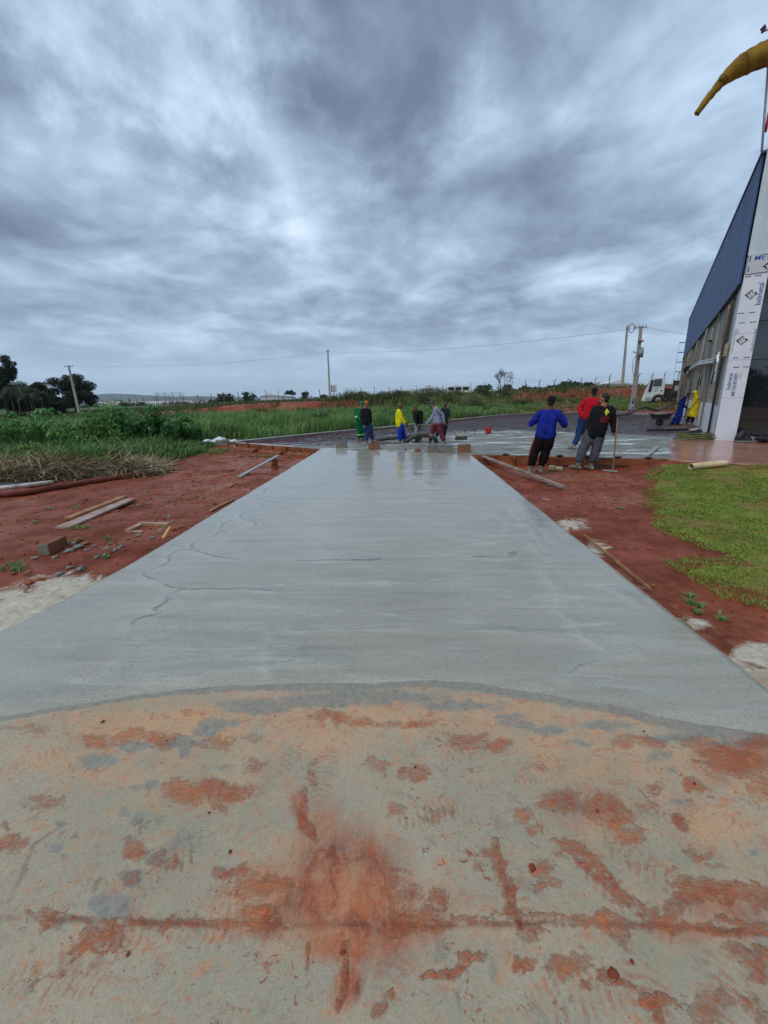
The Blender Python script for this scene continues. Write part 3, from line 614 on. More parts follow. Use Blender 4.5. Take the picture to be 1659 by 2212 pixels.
def slab_material():
    n = NT('fresh_concrete'); p = n.attr('ridge')
    st = n.noise(1.6, 7, .66, .4, sc=(.45, 3.2, 1)); fine = n.noise(60, 6, .72); mid = n.noise(3.5, 7, .66, .5); gr = n.noise(140, 3, .6); big = n.noise(.7, 4, .5)
    col = n.mix(n.rng(st, .36, .64), srgb(139, 138, 125), srgb(157, 155, 143))
    col = n.mix(n.m('MULTIPLY', n.rng(n.noise(2.6, 8, .7, .5, sc=(.35, 3.4, 1), off=(4, 1, 0)), .56, .70), .6), col, srgb(186, 188, 182))
    col = n.mix(n.m('MULTIPLY', n.rng(n.noise(2.4, 8, .72, .8, sc=(.3, 3.2, 1), off=(9, 3, 0)), .56, .72), n.m('MULTIPLY_ADD', p[1], .6, .1)), col, srgb(104, 105, 96))
    col = n.mix(n.m('MULTIPLY', n.rng(n.noise(75, 4, .7, off=(1, 1, 1)), .52, .66), .55), col, srgb(100, 101, 94))
    col = n.mix(n.rng(big, .42, .66, 0, .35), col, srgb(146, 145, 133))
    rd = n.rng(n.m('ADD', p[0], n.m('MULTIPLY', n.m('SUBTRACT', n.noise(30, 5, .7), .5), .25)), .795, .925)
    soft = n.rng(p[0], .1, .85)
    tex = n.noise(4, 4, .6, off=(5, 5, 5))
    col = n.mix(n.m('MULTIPLY', rd, n.rng(tex, .34, .52, .15, 1)), col, srgb(80, 79, 69))
    col = n.mix(n.m('MULTIPLY', soft, .20), col, srgb(178, 180, 172))
    rough = n.m('ADD', n.rng(st, .38, .62, .27, .46), n.m('MULTIPLY', p[1], .08))
    h = n.m('ADD', n.m('MULTIPLY', fine, n.m('MULTIPLY_ADD', p[1], .5, .6)), n.m('ADD', n.m('MULTIPLY', gr, .25), n.m('MULTIPLY', st, 1.2)))
    b = n.bump(h, .005, 1); b = n.bump(p[0], .02, .8, b)
    n.b.inputs['Coat Weight'].default_value = 1.0; n.b.inputs['Coat Roughness'].default_value = .13; n.b.inputs['Coat IOR'].default_value = 1.33
    return n.fin(col, rough, b, .5)
SM = slab_material()
def slab_mesh():
    us = np.linspace(0, 1, 190); vs1 = list(np.arange(0, 2.2, .018))+list(np.arange(2.2, 10.9, .03)); vs1 = np.array(vs1)/vs1[-1]
    U, Vv = np.meshgrid(us, vs1)
    # iterate: y from the seam to the far end; near end is wider than the strip
    X = -2.6+4.66*U
    for _ in range(4):
        ya = seam_y(X); yb = slab_far(X); Y = ya+(yb-ya)*Vv
        wob = .012*(fbm(Y*3, Y*0, 3, 15)-.5)
        near = 1-sm((Y-1.2)/1.3)
        nr = 1-sm((Y-1.05)/.75); X = (slabL(Y)+wob-.8*near) + (slabR(Y)-slabL(Y)+.8*near+.55*nr)*U
    Z = slab_z(X, Y)
    edge = np.minimum(U, 1-U)*4.7
    Z = Z - .03*(1-sm(edge/.05))
    V = np.stack([X.ravel(), Y.ravel(), Z.ravel()], -1); ny, nx = X.shape
    i = np.arange((ny-1)*(nx-1)); r = i//(nx-1); c = i % (nx-1); a = r*nx+c
    Fq = [np.stack([a, a+1, a+1+nx, a+nx], -1)]
    # skirts
    at = ridge(X.ravel(), Y.ravel()); base = len(V)
    for ids in (np.arange(ny)*nx, np.arange(ny)*nx+nx-1, (ny-1)*nx+np.arange(nx)):
        lo = V[ids].copy(); lo[:, 2] = np.minimum(-.30, lo[:, 2]-.2); b0 = len(V); V = np.vstack([V, lo]); at = np.vstack([at, at[ids]*0])
        k = np.arange(len(ids)-1); Fq.append(np.stack([ids[k], ids[k+1], b0+k+1, b0+k], -1))
    return mesh_np('concrete_slab', V, np.vstack(Fq), SM, True, {'ridge': at})
structure(link('concrete_slab', slab_mesh()))

# ---- the big pad beyond it: wet floor by the hall, raw concrete, mesh over plastic
POUR = [xy(G(*q)) for q in ((600, 963), (690, 961), (770, 955), (850, 944), (925, 939), (1000, 934), (1130, 931), (1300, 938), (1400, 941), (1447, 944))]
ORL = [xy(G(*q)) for q in ((1444, 994), (1446, 975), (1440, 944))]
def pad_front(x): return np.interp(x, [PAD_BACK[0][0], -2.57, 2.02, FR2.x, 8.1, 30], [PAD_BACK[0][1]-.02, 12.3, 10.75, FR2.y, FR2.y-.75, FR2.y-12])
def wallx(y): return BC.x+(y-BC.y)*math.tan(BZ)+.02
def padmix(x, y):
    pf = np.interp(x, [p[0] for p in POUR], [p[1] for p in POUR], left=12.5, right=13.5) + .9*(fbm(x*.8, y*.3, 4, 91)-.5)
    pour = sm((pf-y)/.35+.5)
    ol = np.interp(y, [p[1] for p in ORL], [p[0] for p in ORL]); wet = sm((x-ol+.15*(fbm(x*2, y*2, 3, 19)-.5))/.12)*(1-sm((y-13.3-(x-8)*.25)/.5))
    bed = back_y(x)-y
    red = 1-sm((bed-(.5+2.2*sm((x-2)/8)*sm((x)/3)))/.4)
    return np.stack([pour*(1-wet), wet, red*(1-pour)], -1)
def pad_z(X, Y):
    m = padmix(X.ravel(), Y.ravel()).reshape(X.shape+(3,))
    lum = fbm(X*2.2, Y*2.8, 5, 101, .6)-.5; wr = fbm(X*1.0, Y*3.2, 5, 111, .66)-.5
    heap = np.exp(-((X-.6)**2/1.2+(Y-12.9)**2/.5))*.05
    return m[..., 0]*(.012+.075*lum+heap) + (1-m[..., 0]-m[..., 1]*(1-m[..., 0]))*(-.06+.15*wr) + m[..., 1]*.008*(fbm(X, Y, 3, 5)-.5)
def pad_material():
    n = NT('pad_surface'); p = n.attr('mix')
    mid = n.noise(2.2, 7, .68, .5, sc=(1, 2.2, 1)); fine = n.noise(30, 6, .7); big = n.noise(.5, 4, .5)
    raw = n.mix(n.rng(mid, .40, .62), srgb(134, 136, 128), srgb(88, 90, 82))
    raw = n.mix(n.rng(n.noise(.8, 6, .6, .4, sc=(.5, 2.4, 1), off=(2, 2, 0)), .56, .60), raw, srgb(186, 196, 200))
    raw = n.mix(n.m('MULTIPLY', n.rng(fine, .55, .68), .5), raw, srgb(84, 86, 80))
    pl = n.mix(n.rng(n.noise(2.2, 9, .78, .6, sc=(.4, 3.2, 1)), .46, .58), srgb(50, 44, 50), srgb(150, 150, 162))
    pl = n.mix(n.rng(n.noise(9, 6, .7, .3, sc=(.35, 2, 1), off=(4, 7, 0)), .52, .60), pl, srgb(40, 34, 38))
    pl = n.mix(n.rng(n.noise(1.1, 6, .65, .4, sc=(.6, 2.2, 1), off=(7, 7, 0)), .55, .63), pl, srgb(96, 56, 46))
    pl = n.mix(n.rng(n.noise(5, 6, .7, .3, sc=(.5, 3, 1), off=(1, 7, 0)), .60, .68), pl, srgb(34, 32, 36))
    red = n.mix(n.rng(mid, .4, .6), srgb(122, 62, 50), srgb(88, 40, 30))
    wet = n.mix(n.rng(n.noise(.9, 6, .6, .4), .38, .62), srgb(150, 98, 78), srgb(164, 124, 106))
    wet = n.mix(n.rng(n.noise(6, 6, .7, off=(3, 3, 3)), .55, .72), wet, srgb(120, 74, 56))
    wet = n.mix(n.rng(n.noise(7, 3, .5, off=(8, 3, 3)), .735, .75), wet, srgb(50, 22, 16))
    col = n.mix(p[0], pl, raw); col = n.mix(n.rng(n.m('ADD', p[2], n.m('MULTIPLY', n.m('SUBTRACT', mid, .5), .8)), .45, .6), col, red); col = n.mix(p[1], col, wet)
    r = n.m('ADD', n.m('MULTIPLY', p[0], .12), n.rng(n.noise(1.3, 5, .6, sc=(.6, 2.5, 1)), .38, .62, .30, .52))
    r = n.m('MULTIPLY', r, n.rng(p[1], 0, 1, 1, .42))
    h = n.m('ADD', n.m('MULTIPLY', mid, 1.0), n.m('MULTIPLY', fine, .4))
    st = n.rng(p[1], 0, 1, 1, .05)
    b = n.nt.nodes.new('ShaderNodeBump'); b.inputs['Distance'].default_value = .07; n.L(h, b.inputs['Height']); n.L(st, b.inputs['Strength'])
    return n.fin(col, r, b.outputs[0], .5)
def pad_mesh():
    us = np.linspace(0, 1, 420); vv = np.linspace(0, 1, 330)**1.25; U, Vv = np.meshgrid(us, vv)
    x0 = PAD_BACK[0][0]
    X = x0+(26-x0)*U
    ya = pad_front(X); yb = np.maximum(back_y(X), ya+.05); Y = ya+(yb-ya)*Vv
    Z = pad_z(X, Y)
    V = np.stack([X.ravel(), Y.ravel(), Z.ravel()], -1); ny, nx = X.shape
    i = np.arange((ny-1)*(nx-1)); r = i//(nx-1); c = i % (nx-1); a = r*nx+c; Fq = [np.stack([a, a+1, a+1+nx, a+nx], -1)]
    at = padmix(X.ravel(), Y.ravel())
    ids = np.arange(nx); lo = V[ids].copy(); lo[:, 2] = -.33; b0 = len(V); V = np.vstack([V, lo]); at = np.vstack([at, at[ids]])
    k = np.arange(nx-1); Fq.append(np.stack([ids[k+1], ids[k], b0+k, b0+k+1], -1))
    return mesh_np('building_pad', V, np.vstack(Fq), pad_material(), True, {'mix': at})
structure(link('building_pad', pad_mesh()))
# ================================================================== the hall
BH = 8.45; BB = 4.95; BL = 32.3
def bp(s, f=0.0, z=0.0): return BC + BS*s - BF*0 + BF*f + Vector((0, 0, z))      # s along the side wall, f along the front
OUT = -BF                                                                      # outward of the side wall
FOUT = -BS                                                                     # outward of the front
def hall():
    t = thing('industrial_hall', 'large hall with blue metal cladding over grey block wall and a dark glass front', 'building', BC)
    white = M('white_paint', (.74, .76, .77), .6, (.66, .68, .69), 2)
    def block_mat():
        n = NT('block_wall'); sep = n.nt.nodes.new('ShaderNodeSeparateXYZ'); n.L(n.tc.outputs['Object'], sep.inputs[0])
        z = sep.outputs[2]; s = n.m('ADD', n.m('MULTIPLY', sep.outputs[0], BS.x), n.m('MULTIPLY', sep.outputs[1], BS.y))
        row = n.m('FRACT', n.m('DIVIDE', z, .2)); ri = n.m('FLOOR', n.m('DIVIDE', z, .2))
        sc = n.m('FRACT', n.m('ADD', n.m('DIVIDE', s, .4), n.m('MULTIPLY', ri, .5)))
        j = n.m('MAXIMUM', n.m('GREATER_THAN', row, .93), n.m('GREATER_THAN', sc, .965))
        col = n.mix(n.rng(n.noise(1.5, 6, .65), .36, .64), srgb(178, 174, 160), srgb(150, 146, 134))
        col = n.mix(n.rng(n.noise(.5, 5, .6, sc=(1, 1, .25)), .48, .62), col, srgb(122, 116, 106))
        col = n.mix(n.m('MULTIPLY', j, .6), col, srgb(78, 74, 66))
        return n.fin(col, .9, n.bump(n.m('SUBTRACT', n.noise(30, 4, .7), j), .01), .2)
    BM = block_mat()
    mb = MB(); n = bp(0, 0); mb.prism([bp(.55, .02, 0), bp(BL, .02, 0), bp(BL, .02, BB+.3), bp(.55, .02, BB+.3)], BF*.2); mb.build('block_wall', BM, t)
    # white painted base of the wall
    mb = MB(); mb.prism([bp(.6, .017, 0), bp(BL-8, .017, 0), bp(BL-8, .017, 1.15), bp(3.2, .017, 1.2), bp(.6, .017, 1.12)], -BF*.02)
    mb.build('painted_plinth', M('plinth_paint', (.72, .74, .76), .7, (.48, .46, .42), .8, lo=.45, hi=.8, bump=.004), t)
    # corrugated blue cladding: real ribs
    xs_ = []; s = .0
    V = []; Fc = []; prof = [(0, 0), (.16, 0), (.19, .05), (.27, .05), (.30, 0)]
    while s < BL-.35:
        for a, o in prof[:-1]: xs_.append((s+a, o))
        s += .30
    xs_.append((BL, 0))
    for (a, o) in xs_:
        p = bp(a) + OUT*(.05+o); V.append(p+Vector((0, 0, BB))); V.append(p+Vector((0, 0, BH)))
    for i in range(len(xs_)-1): Fc.append((2*i, 2*i+2, 2*i+3, 2*i+1))
    mb = MB(); mb.add(V, Fc); mb.prism([bp(0, .015, BB+.01), bp(BL, .015, BB+.01), bp(BL, .015, BH), bp(0, .015, BH)], BF*.2)
    mb.build('blue_cladding', M('blue_steel', srgb(66, 92, 134), .38, srgb(54, 78, 118), 1.2, metal=0, spec=.5, sc=(1, 1, .3)), t)
    mb = MB(); mb.beam(bp(.3, -.03, BB-.05), bp(BL, -.03, BB-.05), .16, .09); mb.build('drip_flashing', M('dark_flashing', (.02, .022, .028), .5), t)
    mb = MB(); mb.beam(bp(0, 0, BH+.03), bp(BL+.1, 0, BH+.03), .26, .06); mb.build('parapet_cap', M('blue_cap', srgb(56, 72, 102), .4), t)
    mb = MB(); mb.box(bp(BL+.04, .08, BH/2), (.3, .16, BH), rot=(0, 0, -BZ)); mb.build('corner_trim', M('far_trim', srgb(150, 132, 126), .6), t)
    # roof and far walls so that it is a closed hall
    mb = MB(); mb.prism([bp(.1, .25, BH-.5), bp(BL, .25, BH-.5), bp(BL, 16, BH+.1), bp(.1, 16, BH+.1)], Vector((0, 0, .12)))
    mb.build('roof', M('galvanised_sheet', (.45, .47, .48), .35, (.36, .38, .4), 2, metal=.3), t)
    mb = MB(); mb.prism([bp(BL, .22, 0), bp(BL, 16, 0), bp(BL, 16, BH), bp(BL, .22, BH)], -BS*.15); mb.prism([bp(.2, 16, 0), bp(BL, 16, 0), bp(BL, 16, BH), bp(.2, 16, BH)], -BF*.15)
    mb.build('rear_wall', BM, t)
    # front: tall white ribbed cladding above, film-covered composite panel round a glass front
    yT = onplane(1625, 551).z; yB = onplane(1640, 590).z; pr = (onplane(1585, 952)-BC).dot(BF)
    pr = max(.55, pr)
    V = []; Fc = []; a = 0; o = 0; xs_ = []
    while a < 14:
        xs_ += [(a, 0), (a+.16, 0), (a+.18, .012), (a+.24, .012)]; a += .26
    for (a, o) in xs_:
        p = bp(0, a) + FOUT*(.03+o); V.append(p+Vector((0, 0, yT))); V.append(p+Vector((0, 0, BH+.14)))
    for i in range(len(xs_)-1): Fc.append((2*i, 2*i+2, 2*i+3, 2*i+1))
    mb = MB(); mb.add(V, Fc); mb.prism([bp(0, 0, yT+.01), bp(0, 15.8, yT+.01), bp(0, 15.8, BH+.13), bp(0, 0, BH+.13)], BS*.12)
    mb.build('front_cladding', M('pale_sheet', srgb(196, 208, 212), .38, srgb(172, 186, 192), 1.4, sc=(1, 1, .35), spec=.5), t)
    film = M('film_white', (.66, .68, .73), .32, (.60, .62, .68), 2.2, spec=.5, bump=.003, bscale=3)
    D = .62; zs = [0, 1.42, 2.62, 3.42, yB-.0]
    pil = MB()
    for z0, z1 in zip(zs[:-1], zs[1:]): pil.box(bp(0, pr/2, (z0+z1)/2)+FOUT*0.02, (pr, .06, z1-z0-.008), rot=(0, 0, -BZ))
    po = pil.build('film_pillar', film, t)
    mb = MB(); mb.box(bp(D/2+.03, .03, (yT)/2), (.05, D, yT), rot=(0, 0, -BZ)); mb.build('pillar_return', M('return_panel', (.50, .53, .54), .5, (.40, .42, .43), 1.3), t)
    mb = MB(); mb.box(bp(0, 7.6+.0, (yT+yB)/2+.004)+FOUT*.035, (15.2-.04, .09, yT-yB), rot=(0, 0, -BZ)); lo = mb.build('film_lintel', M('film_grey', (.50, .52, .55), .35, (.45, .47, .51), 2), t)
    # notch torn at the pillar's edge
    # dark glass front
    glass = M('dark_glass', (.012, .015, .017), .03, (.010, .012, .014), 1, spec=1.0)
    rec = .16; zc = [0.03, .0, 0]
    zl = [.04, 3.02, 3.72, yB-.42]
    k1 = onplane(1650, 853).z
    z1 = onplane(1650, 775.5).z; z2 = onplane(1655, 690.5).z; z3 = onplane(1656, 606).z
    levels = [.05, z1, z2, z3]
    for i in range(3):
        for j in range(4):
            a0 = pr+.03+j*3.2; a1 = a0+3.17
            m_ = MB(); m_.box(bp(rec, (a0+a1)/2, (levels[i]+levels[i+1])/2), (a1-a0, .02, levels[i+1]-levels[i]-.025), rot=(0, 0, -BZ)); m_.build('glass_pane', glass, t)
    mb = MB()
    for z in levels[1:]: mb.beam(bp(rec+.03, pr, z), bp(rec+.03, 14.5, z), .06, .035)
    for j in range(5): mb.beam(bp(rec+.03, pr+.015+j*3.2, .05), bp(rec+.03, pr+.015+j*3.2, z3), .05, .03, up=BS)
    mb.box(bp(rec+.04, 7.5, (z3+yB)/2), (14, .05, yB-z3), rot=(0, 0, -BZ)); mb.build('glass_frame', M('black_frame', (.012, .012, .014), .5), t)
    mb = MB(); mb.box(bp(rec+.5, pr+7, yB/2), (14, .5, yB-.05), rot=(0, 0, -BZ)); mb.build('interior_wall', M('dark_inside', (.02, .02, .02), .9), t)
    mb = MB(); mb.box(bp(.05, pr+7, .02), (14, .3, .05), rot=(0, 0, -BZ)); mb.build('door_sill', M('sill', (.42, .30, .2), .6), t)
    # printed marks on the protective film
    blue = M('print_blue', srgb(26, 86, 158), .45, srgb(24, 80, 150)); navy = M('print_navy', srgb(30, 62, 120), .45, srgb(30, 60, 112)); dark = M('print_dark', srgb(58, 48, 62), .45, srgb(52, 44, 58)); gp = M('print_grey', srgb(132, 140, 152), .5, srgb(126, 134, 146))
    def flatmesh(name, pts2, mat, parent, cen, up):
        """pts2: polygons in panel metres (f, z) about cen"""
        m_ = MB()
        for poly in pts2: m_.prism([bp(0, cen[0]+p[0], cen[1]+p[1])+FOUT*(.0515+up) for p in poly], FOUT*.0015)
        return m_.build(name, mat, parent)
    def arrows(lst, ang, parent, up=0, s=1.0):
        polys = []
        for (f, z) in lst:
            c, si = math.cos(ang), math.sin(ang)
            sh = [(-.075, 0), (-.03, .022), (-.03, .009), (.075, .014), (.075, -.014), (-.03, -.009), (-.03, -.022)]
            flatmesh('printed_arrow', [[(f+(x*c-y*si)*s, z+(x*si+y*c)*s) for x, y in sh]], navy, parent, (0, 0), up)
    def PX(x, y): p = onplane(x, y); return ((p-BC).dot(BF), p.z)
    def Q8(a, b): return ((2640+a*.2713)/1.8228, (900+b*.2713)/1.8228)     # positions read off the panel
    def Q3(a, b): return ((2450+a*.346)/1.8228, (1250+b*.346)/1.8228)
    inp = lambda q: (min(max(PX(*q)[0], .09), pr-.09), PX(*q)[1])
    arrows([inp(Q8(*p)) for p in ((1092, 710), (1268, 690), (1005, 1236), (1175, 1222), (1030, 1372), (1190, 1360), (940, 1878), (1098, 1870), (948, 2014))] + [inp(Q3(*p)) for p in ((1290, 568), (1405, 564))], 0, po)
    arrows([PX(*Q8(*p)) for p in ((1152, 445), (1125, 595))], -math.pi/2, lo, .0305, 1.1)
    def text(body, size, mat, f, z, ang, parent, up=0, bold=.0, name='printed_word', ax=1.0):
        cu = bpy.data.curves.new('t', 'FONT'); cu.body = body; cu.size = 1; cu.align_x = 'CENTER'; cu.align_y = 'CENTER'; cu.offset = bold; cu.resolution_u = 2
        ob = bpy.data.objects.new('t', cu); COL.objects.link(ob); dg = bpy.context.evaluated_depsgraph_get(); me = bpy.data.meshes.new_from_object(ob.evaluated_get(dg))
        bpy.data.objects.remove(ob); bpy.data.curves.remove(cu)
        w = max(v.co.x for v in me.vertices)-min(v.co.x for v in me.vertices)
        k = size/w; c, si = math.cos(ang), math.sin(ang); base = parent.location if False else BC
        for v in me.vertices:
            x, y = v.co.x*k, v.co.y*k*ax; f_, z_ = f+x*c-y*si, z+x*si+y*c
            v.co = bp(0, f_, z_)+FOUT*(.0535+up+ (.001 if v.co.z > 0 else 0)) - base
        me.materials.clear(); me.materials.append(mat); me.name = name; o = link(name, me, parent); return o
    def logo(f, z, s, parent, up=0, half=False):
        dia = [(-s, 0), (0, -s*.95), (s, 0), (0, s*.95)]
        flatmesh('printed_emblem', [dia], dark, parent, (f, z), up)
        w = .09*s; st = []
        def seg(x0, y0, x1, y1):
            dx, dy = x1-x0, y1-y0; l = math.hypot(dx, dy); nx, ny = -dy/l*w, dx/l*w
            st.append([(x0*s+nx*s/s, y0*s+ny), (x1*s+nx, y1*s+ny), (x1*s-nx, y1*s-ny), (x0*s-nx, y0*s-ny)])
        for q in ((-.62, .02, .1, .02), (-.28, .02, -.28, -.5), (-.28, -.5, 0, -.5), (0, -.72, 0, .6), (0, .6, .38, .6), (.38, .6, .38, .12), (.38, .12, .0, .12), (.0, -.12, .62, -.12), (.30, -.12, .30, -.5), (-.3, .32, 0, .32)): seg(*q)
        m_ = MB()
        for poly in st: m_.prism([bp(0, f+p[0], z+p[1])+FOUT*(.0535+up) for p in poly], FOUT*.001)
        m_.build('emblem_lines', M('emblem_white', (.7, .72, .77), .4, (.68, .70, .75)), parent)
    f, z = PX(*Q8(1100, 970)); logo(min(max(f, .26), pr-.3), z, .155, po)
    f, z = PX(*Q8(1033, 1625)); logo(min(max(f, .24), pr-.3), z, .15, po)
    f, z = PX(*Q8(1245, 955)); z0 = PX(*Q8(1185, 1120))[1]; z1_ = PX(*Q8(1290, 795))[1]
    text('belmetal', z1_-z0, blue, pr-.10, (z0+z1_)/2, math.pi/2, po, 0, .01)
    z0 = PX(*Q8(1120, 1775))[1]; z1_ = PX(*Q8(1180, 1465))[1]; text('belmetal', z1_-z0, blue, pr-.035, (z0+z1_)/2, math.pi/2, po, 0, .0, ax=.45)
    z0 = PX(*Q8(870, 1800))[1]; z1_ = PX(*Q8(900, 1465))[1]; text('METALBOND', z1_-z0, navy, .045, (z0+z1_)/2, math.pi/2, po, 0, .0, ax=.4)
    text('A0.21', .17, gp, .10, z1_-.08, math.pi/2, po)
    z0 = PX(*Q3(1270, 850))[1]; z1_ = PX(*Q3(1290, 640))[1]; text('METALBOND', z1_-z0+.12, navy, pr*.5, (z0+z1_)/2-.06, math.pi/2, po, 0, .01)
    text('A0.21', .16, gp, pr*.68, z1_-.08, math.pi/2, po)
    z0 = PX(*Q3(1155, 820))[1]; z1_ = PX(*Q3(1175, 640))[1]; text('belmetal', z1_-z0, blue, .13, (z0+z1_)/2, math.pi/2, po, 0, .01)
    text('A For\u00e7a do Metal', z1_-z0, gp, .23, (z0+z1_)/2, math.pi/2, po)
    f, z = PX(*Q8(1250, 450)); text('METALBOND', 1.15, blue, f+.52, z+.02, 0, lo, .0305, .012); f2, z2_ = PX(*Q8(1415, 610)); logo(f2+.02, yB+.16, .17, lo, .0305)
    # downpipes, windows, boxes on the side wall
    pipe = M('pvc_stained', srgb(176, 160, 138), .5, srgb(122, 96, 78), 1.0, sc=(1, 1, .4), lo=.42, hi=.7)
    def wallpt(x, y, dz=.0): return onplane(x, y, BC, BS)
    def spos(x, y): return (wallpt(x, y)-BC).dot(BS)
    pip = [(Q8(605, 1250), .055), (Q8(460, 1440), .055), (Q8(355, 1585), .055), (Q8(310, 1690), .05), (Q8(265, 1750), .05)]
    for q, r in pip:
        s = spos(*q); m_ = MB(); m_.tube([bp(s, -.10, .05), bp(s, -.10, BB-.30), bp(s, -.03, BB-.16)], r*.9, 8); 
        for zc_ in (1.0, 2.4, 3.6): m_.tube([bp(s, -.10, zc_), bp(s, -.10, zc_+.06)], r*1.15, 8)
        m_.build('downpipe', pipe, t, True)
    dk = M('dark_conduit', srgb(92, 70, 66), .6, srgb(60, 46, 44), 2)
    for s, x0 in ((1.15, .05), (.95, .03)):
        m_ = MB(); m_.tube([bp(s, -.07, .05), bp(s, -.07, 4.55), bp(s+.05, -.02, 4.7)], x0*.7, 8); m_.build('conduit', dk, t, True)
    m_ = MB(); m_.tube([bp(1.35, -.07, 2.9), bp(1.35, -.07, 4.4), bp(1.5, -.07, 4.55), bp(1.62, -.07, 4.5), bp(1.64, -.06, 3.4)], .045, 8); m_.build('downpipe', pipe, t, True)
    fr = M('window_frame', (.40, .42, .43), .5); wg = M('window_glass_dark', (.03, .035, .04), .08, (.02, .025, .03), 2, spec=.8); pw = M('bright_sheet', (.55, .68, .70), .3, (.5, .62, .66), 2)
    for i, (qx, s_w) in enumerate(((Q8(700, 1400), .32), (Q8(655, 1290), .22), (Q8(510, 1560), .5), (Q8(385, 1710), .55), (Q8(325, 1800), .6), (Q8(262, 1880), .6))):
        s = spos(*qx); z0, z1_ = (2.9, 4.45)
        if i == 1: z0, z1_ = 4.0, 4.5
        w = MB(); w.box(bp(s, .004, (z0+z1_)/2), (.05, s_w+.1, z1_-z0+.1), rot=(0, 0, -BZ)); wo = w.build('window', fr, t)
        g_ = MB(); g_.box(bp(s, -.024, (z0+z1_)/2), (.02, s_w, z1_-z0), rot=(0, 0, -BZ)); g_.build('pane', pw if i == 0 else wg, wo)
        g_ = MB(); g_.box(bp(s, -.05, z0-.05), (.16, s_w+.16, .05), rot=(0, 0, -BZ)); g_.build('sill', M('dark_flashing', (.02, .022, .028)), wo)
    for s, z0, z1_ in ((3.9, 1.95, 2.45), (9.0, 1.9, 2.6)):
        w = MB(); w.box(bp(s, .0, (z0+z1_)/2), (.05, .22, z1_-z0), rot=(0, 0, -BZ)); w.build('vent_slot', wg, t)
    s = spos(*Q3(780, 590)); z = wallpt(*Q3(780, 600)).z
    m_ = MB(); m_.box(bp(s, -.2, z+.05), (.42, .95, .72), rot=(0, 0, -BZ)); m_.box(bp(s, -.2, z-.36), (.5, 1.1, .06), rot=(0, 0, -BZ))
    ac = m_.build('air_conditioner', M('grey_metal', srgb(132, 132, 132), .5, srgb(112, 112, 114), 2), t, bevel=.02)
    m_ = MB(); m_.tube([bp(s-.48, -.2, z+.02), bp(s-.52, -.2, z+.02)], .26, 20); m_.build('fan_grille', M('black_frame', (.012, .012, .014)), ac)
    m_ = MB(); s1 = 1.6; z1_ = wallpt(*Q3(1080, 490)).z
    pts = [bp(s-.6, -.2, z-.15), bp(s-.9, -.13, z-.25), bp(s-1.6, -.12, z-.05), bp((s+s1)/2, -.12, (z+z1_)/2+.08), bp(s1+.5, -.12, z1_-.12), bp(s1, -.12, z1_+.06), bp(s1-.08, -.12, z1_-.15), bp(s1-.1, -.12, z1_-.9)]
    m_.tube(pts, [.06, .07, .075, .08, .085, .09, .06, .04], 8); m_.tube([p+Vector((0, 0, .12)) for p in pts[2:6]], [.04, .05, .05, .05], 8); m_.jitter(.012)
    m_.build('foil_wrapped_pipe', M('foil', (.66, .67, .68), .32, (.34, .35, .36), 9, metal=.6, bump=.02, bscale=30), t)
    m_ = MB(); m_.box(bp(.62, -.05, 3.0), (.06, .5, .42), rot=(0, 0, -BZ)); m_.build('wood_bracket', M('pale_wood', srgb(186, 170, 138), .7, srgb(150, 130, 100), 4), t)
    # concrete pillars of the frame, flush in the wall
    for s in (5.0, 10.4, 15.8, 21.2, 26.6):
        m_ = MB(); m_.box(bp(s, 0.0, BB/2+.05), (.12, .28, BB), rot=(0, 0, -BZ)); m_.build('wall_pier', M('pier', srgb(142, 132, 116), .85, srgb(112, 104, 92), 1.5, sc=(1, 1, .3)), t)
    # caged ladder on the far corner
    m_ = MB(); c = bp(BL+.35, 0.0, 0)
    zs_ = [wallpt(*Q3(720, yy)).z for yy in (145, 240, 335, 430, 522, 610)]
    zs_ = [1.9+i*.92 for i in range(6)]
    for z in zs_:
        pts = [c + OUT*(-.1) - BS*.34 + Vector((0, 0, z))]
        for k in range(9):
            a = math.radians(-90+k*22.5); pts.append(c + OUT*(.18+.38*math.cos(a)) + BS*(.34*math.sin(a)) + Vector((0, 0, z)))
        pts.append(c + OUT*(-.1)+BS*.34+Vector((0, 0, z))); m_.tube(pts, .022, 6)
    for a in (0,):
        p = c + OUT*(.18+.38*math.cos(math.radians(a)))+BS*(.34*math.sin(math.radians(a))); m_.tube([p+Vector((0, 0, 1.9)), p+Vector((0, 0, zs_[-1]))], .012, 5)
    m_.build('ladder_cage', M('steel_dark', (.05, .055, .065), .5), t)
    m_ = MB()
    for sd_ in (-.2, .2): m_.tube([c+BS*sd_+OUT*(-.05)+Vector((0, 0, .3)), c+BS*sd_+OUT*(-.05)+Vector((0, 0, zs_[-1]))], .025, 6)
    for k in range(20): m_.tube([c-BS*.2+OUT*(-.05)+Vector((0, 0, .4+k*.3)), c+BS*.2+OUT*(-.05)+Vector((0, 0, .4+k*.3))], .014, 5)
    m_.build('ladder', M('steel_dark', (.05, .055, .065)), t)
    return t
HALL = hall()

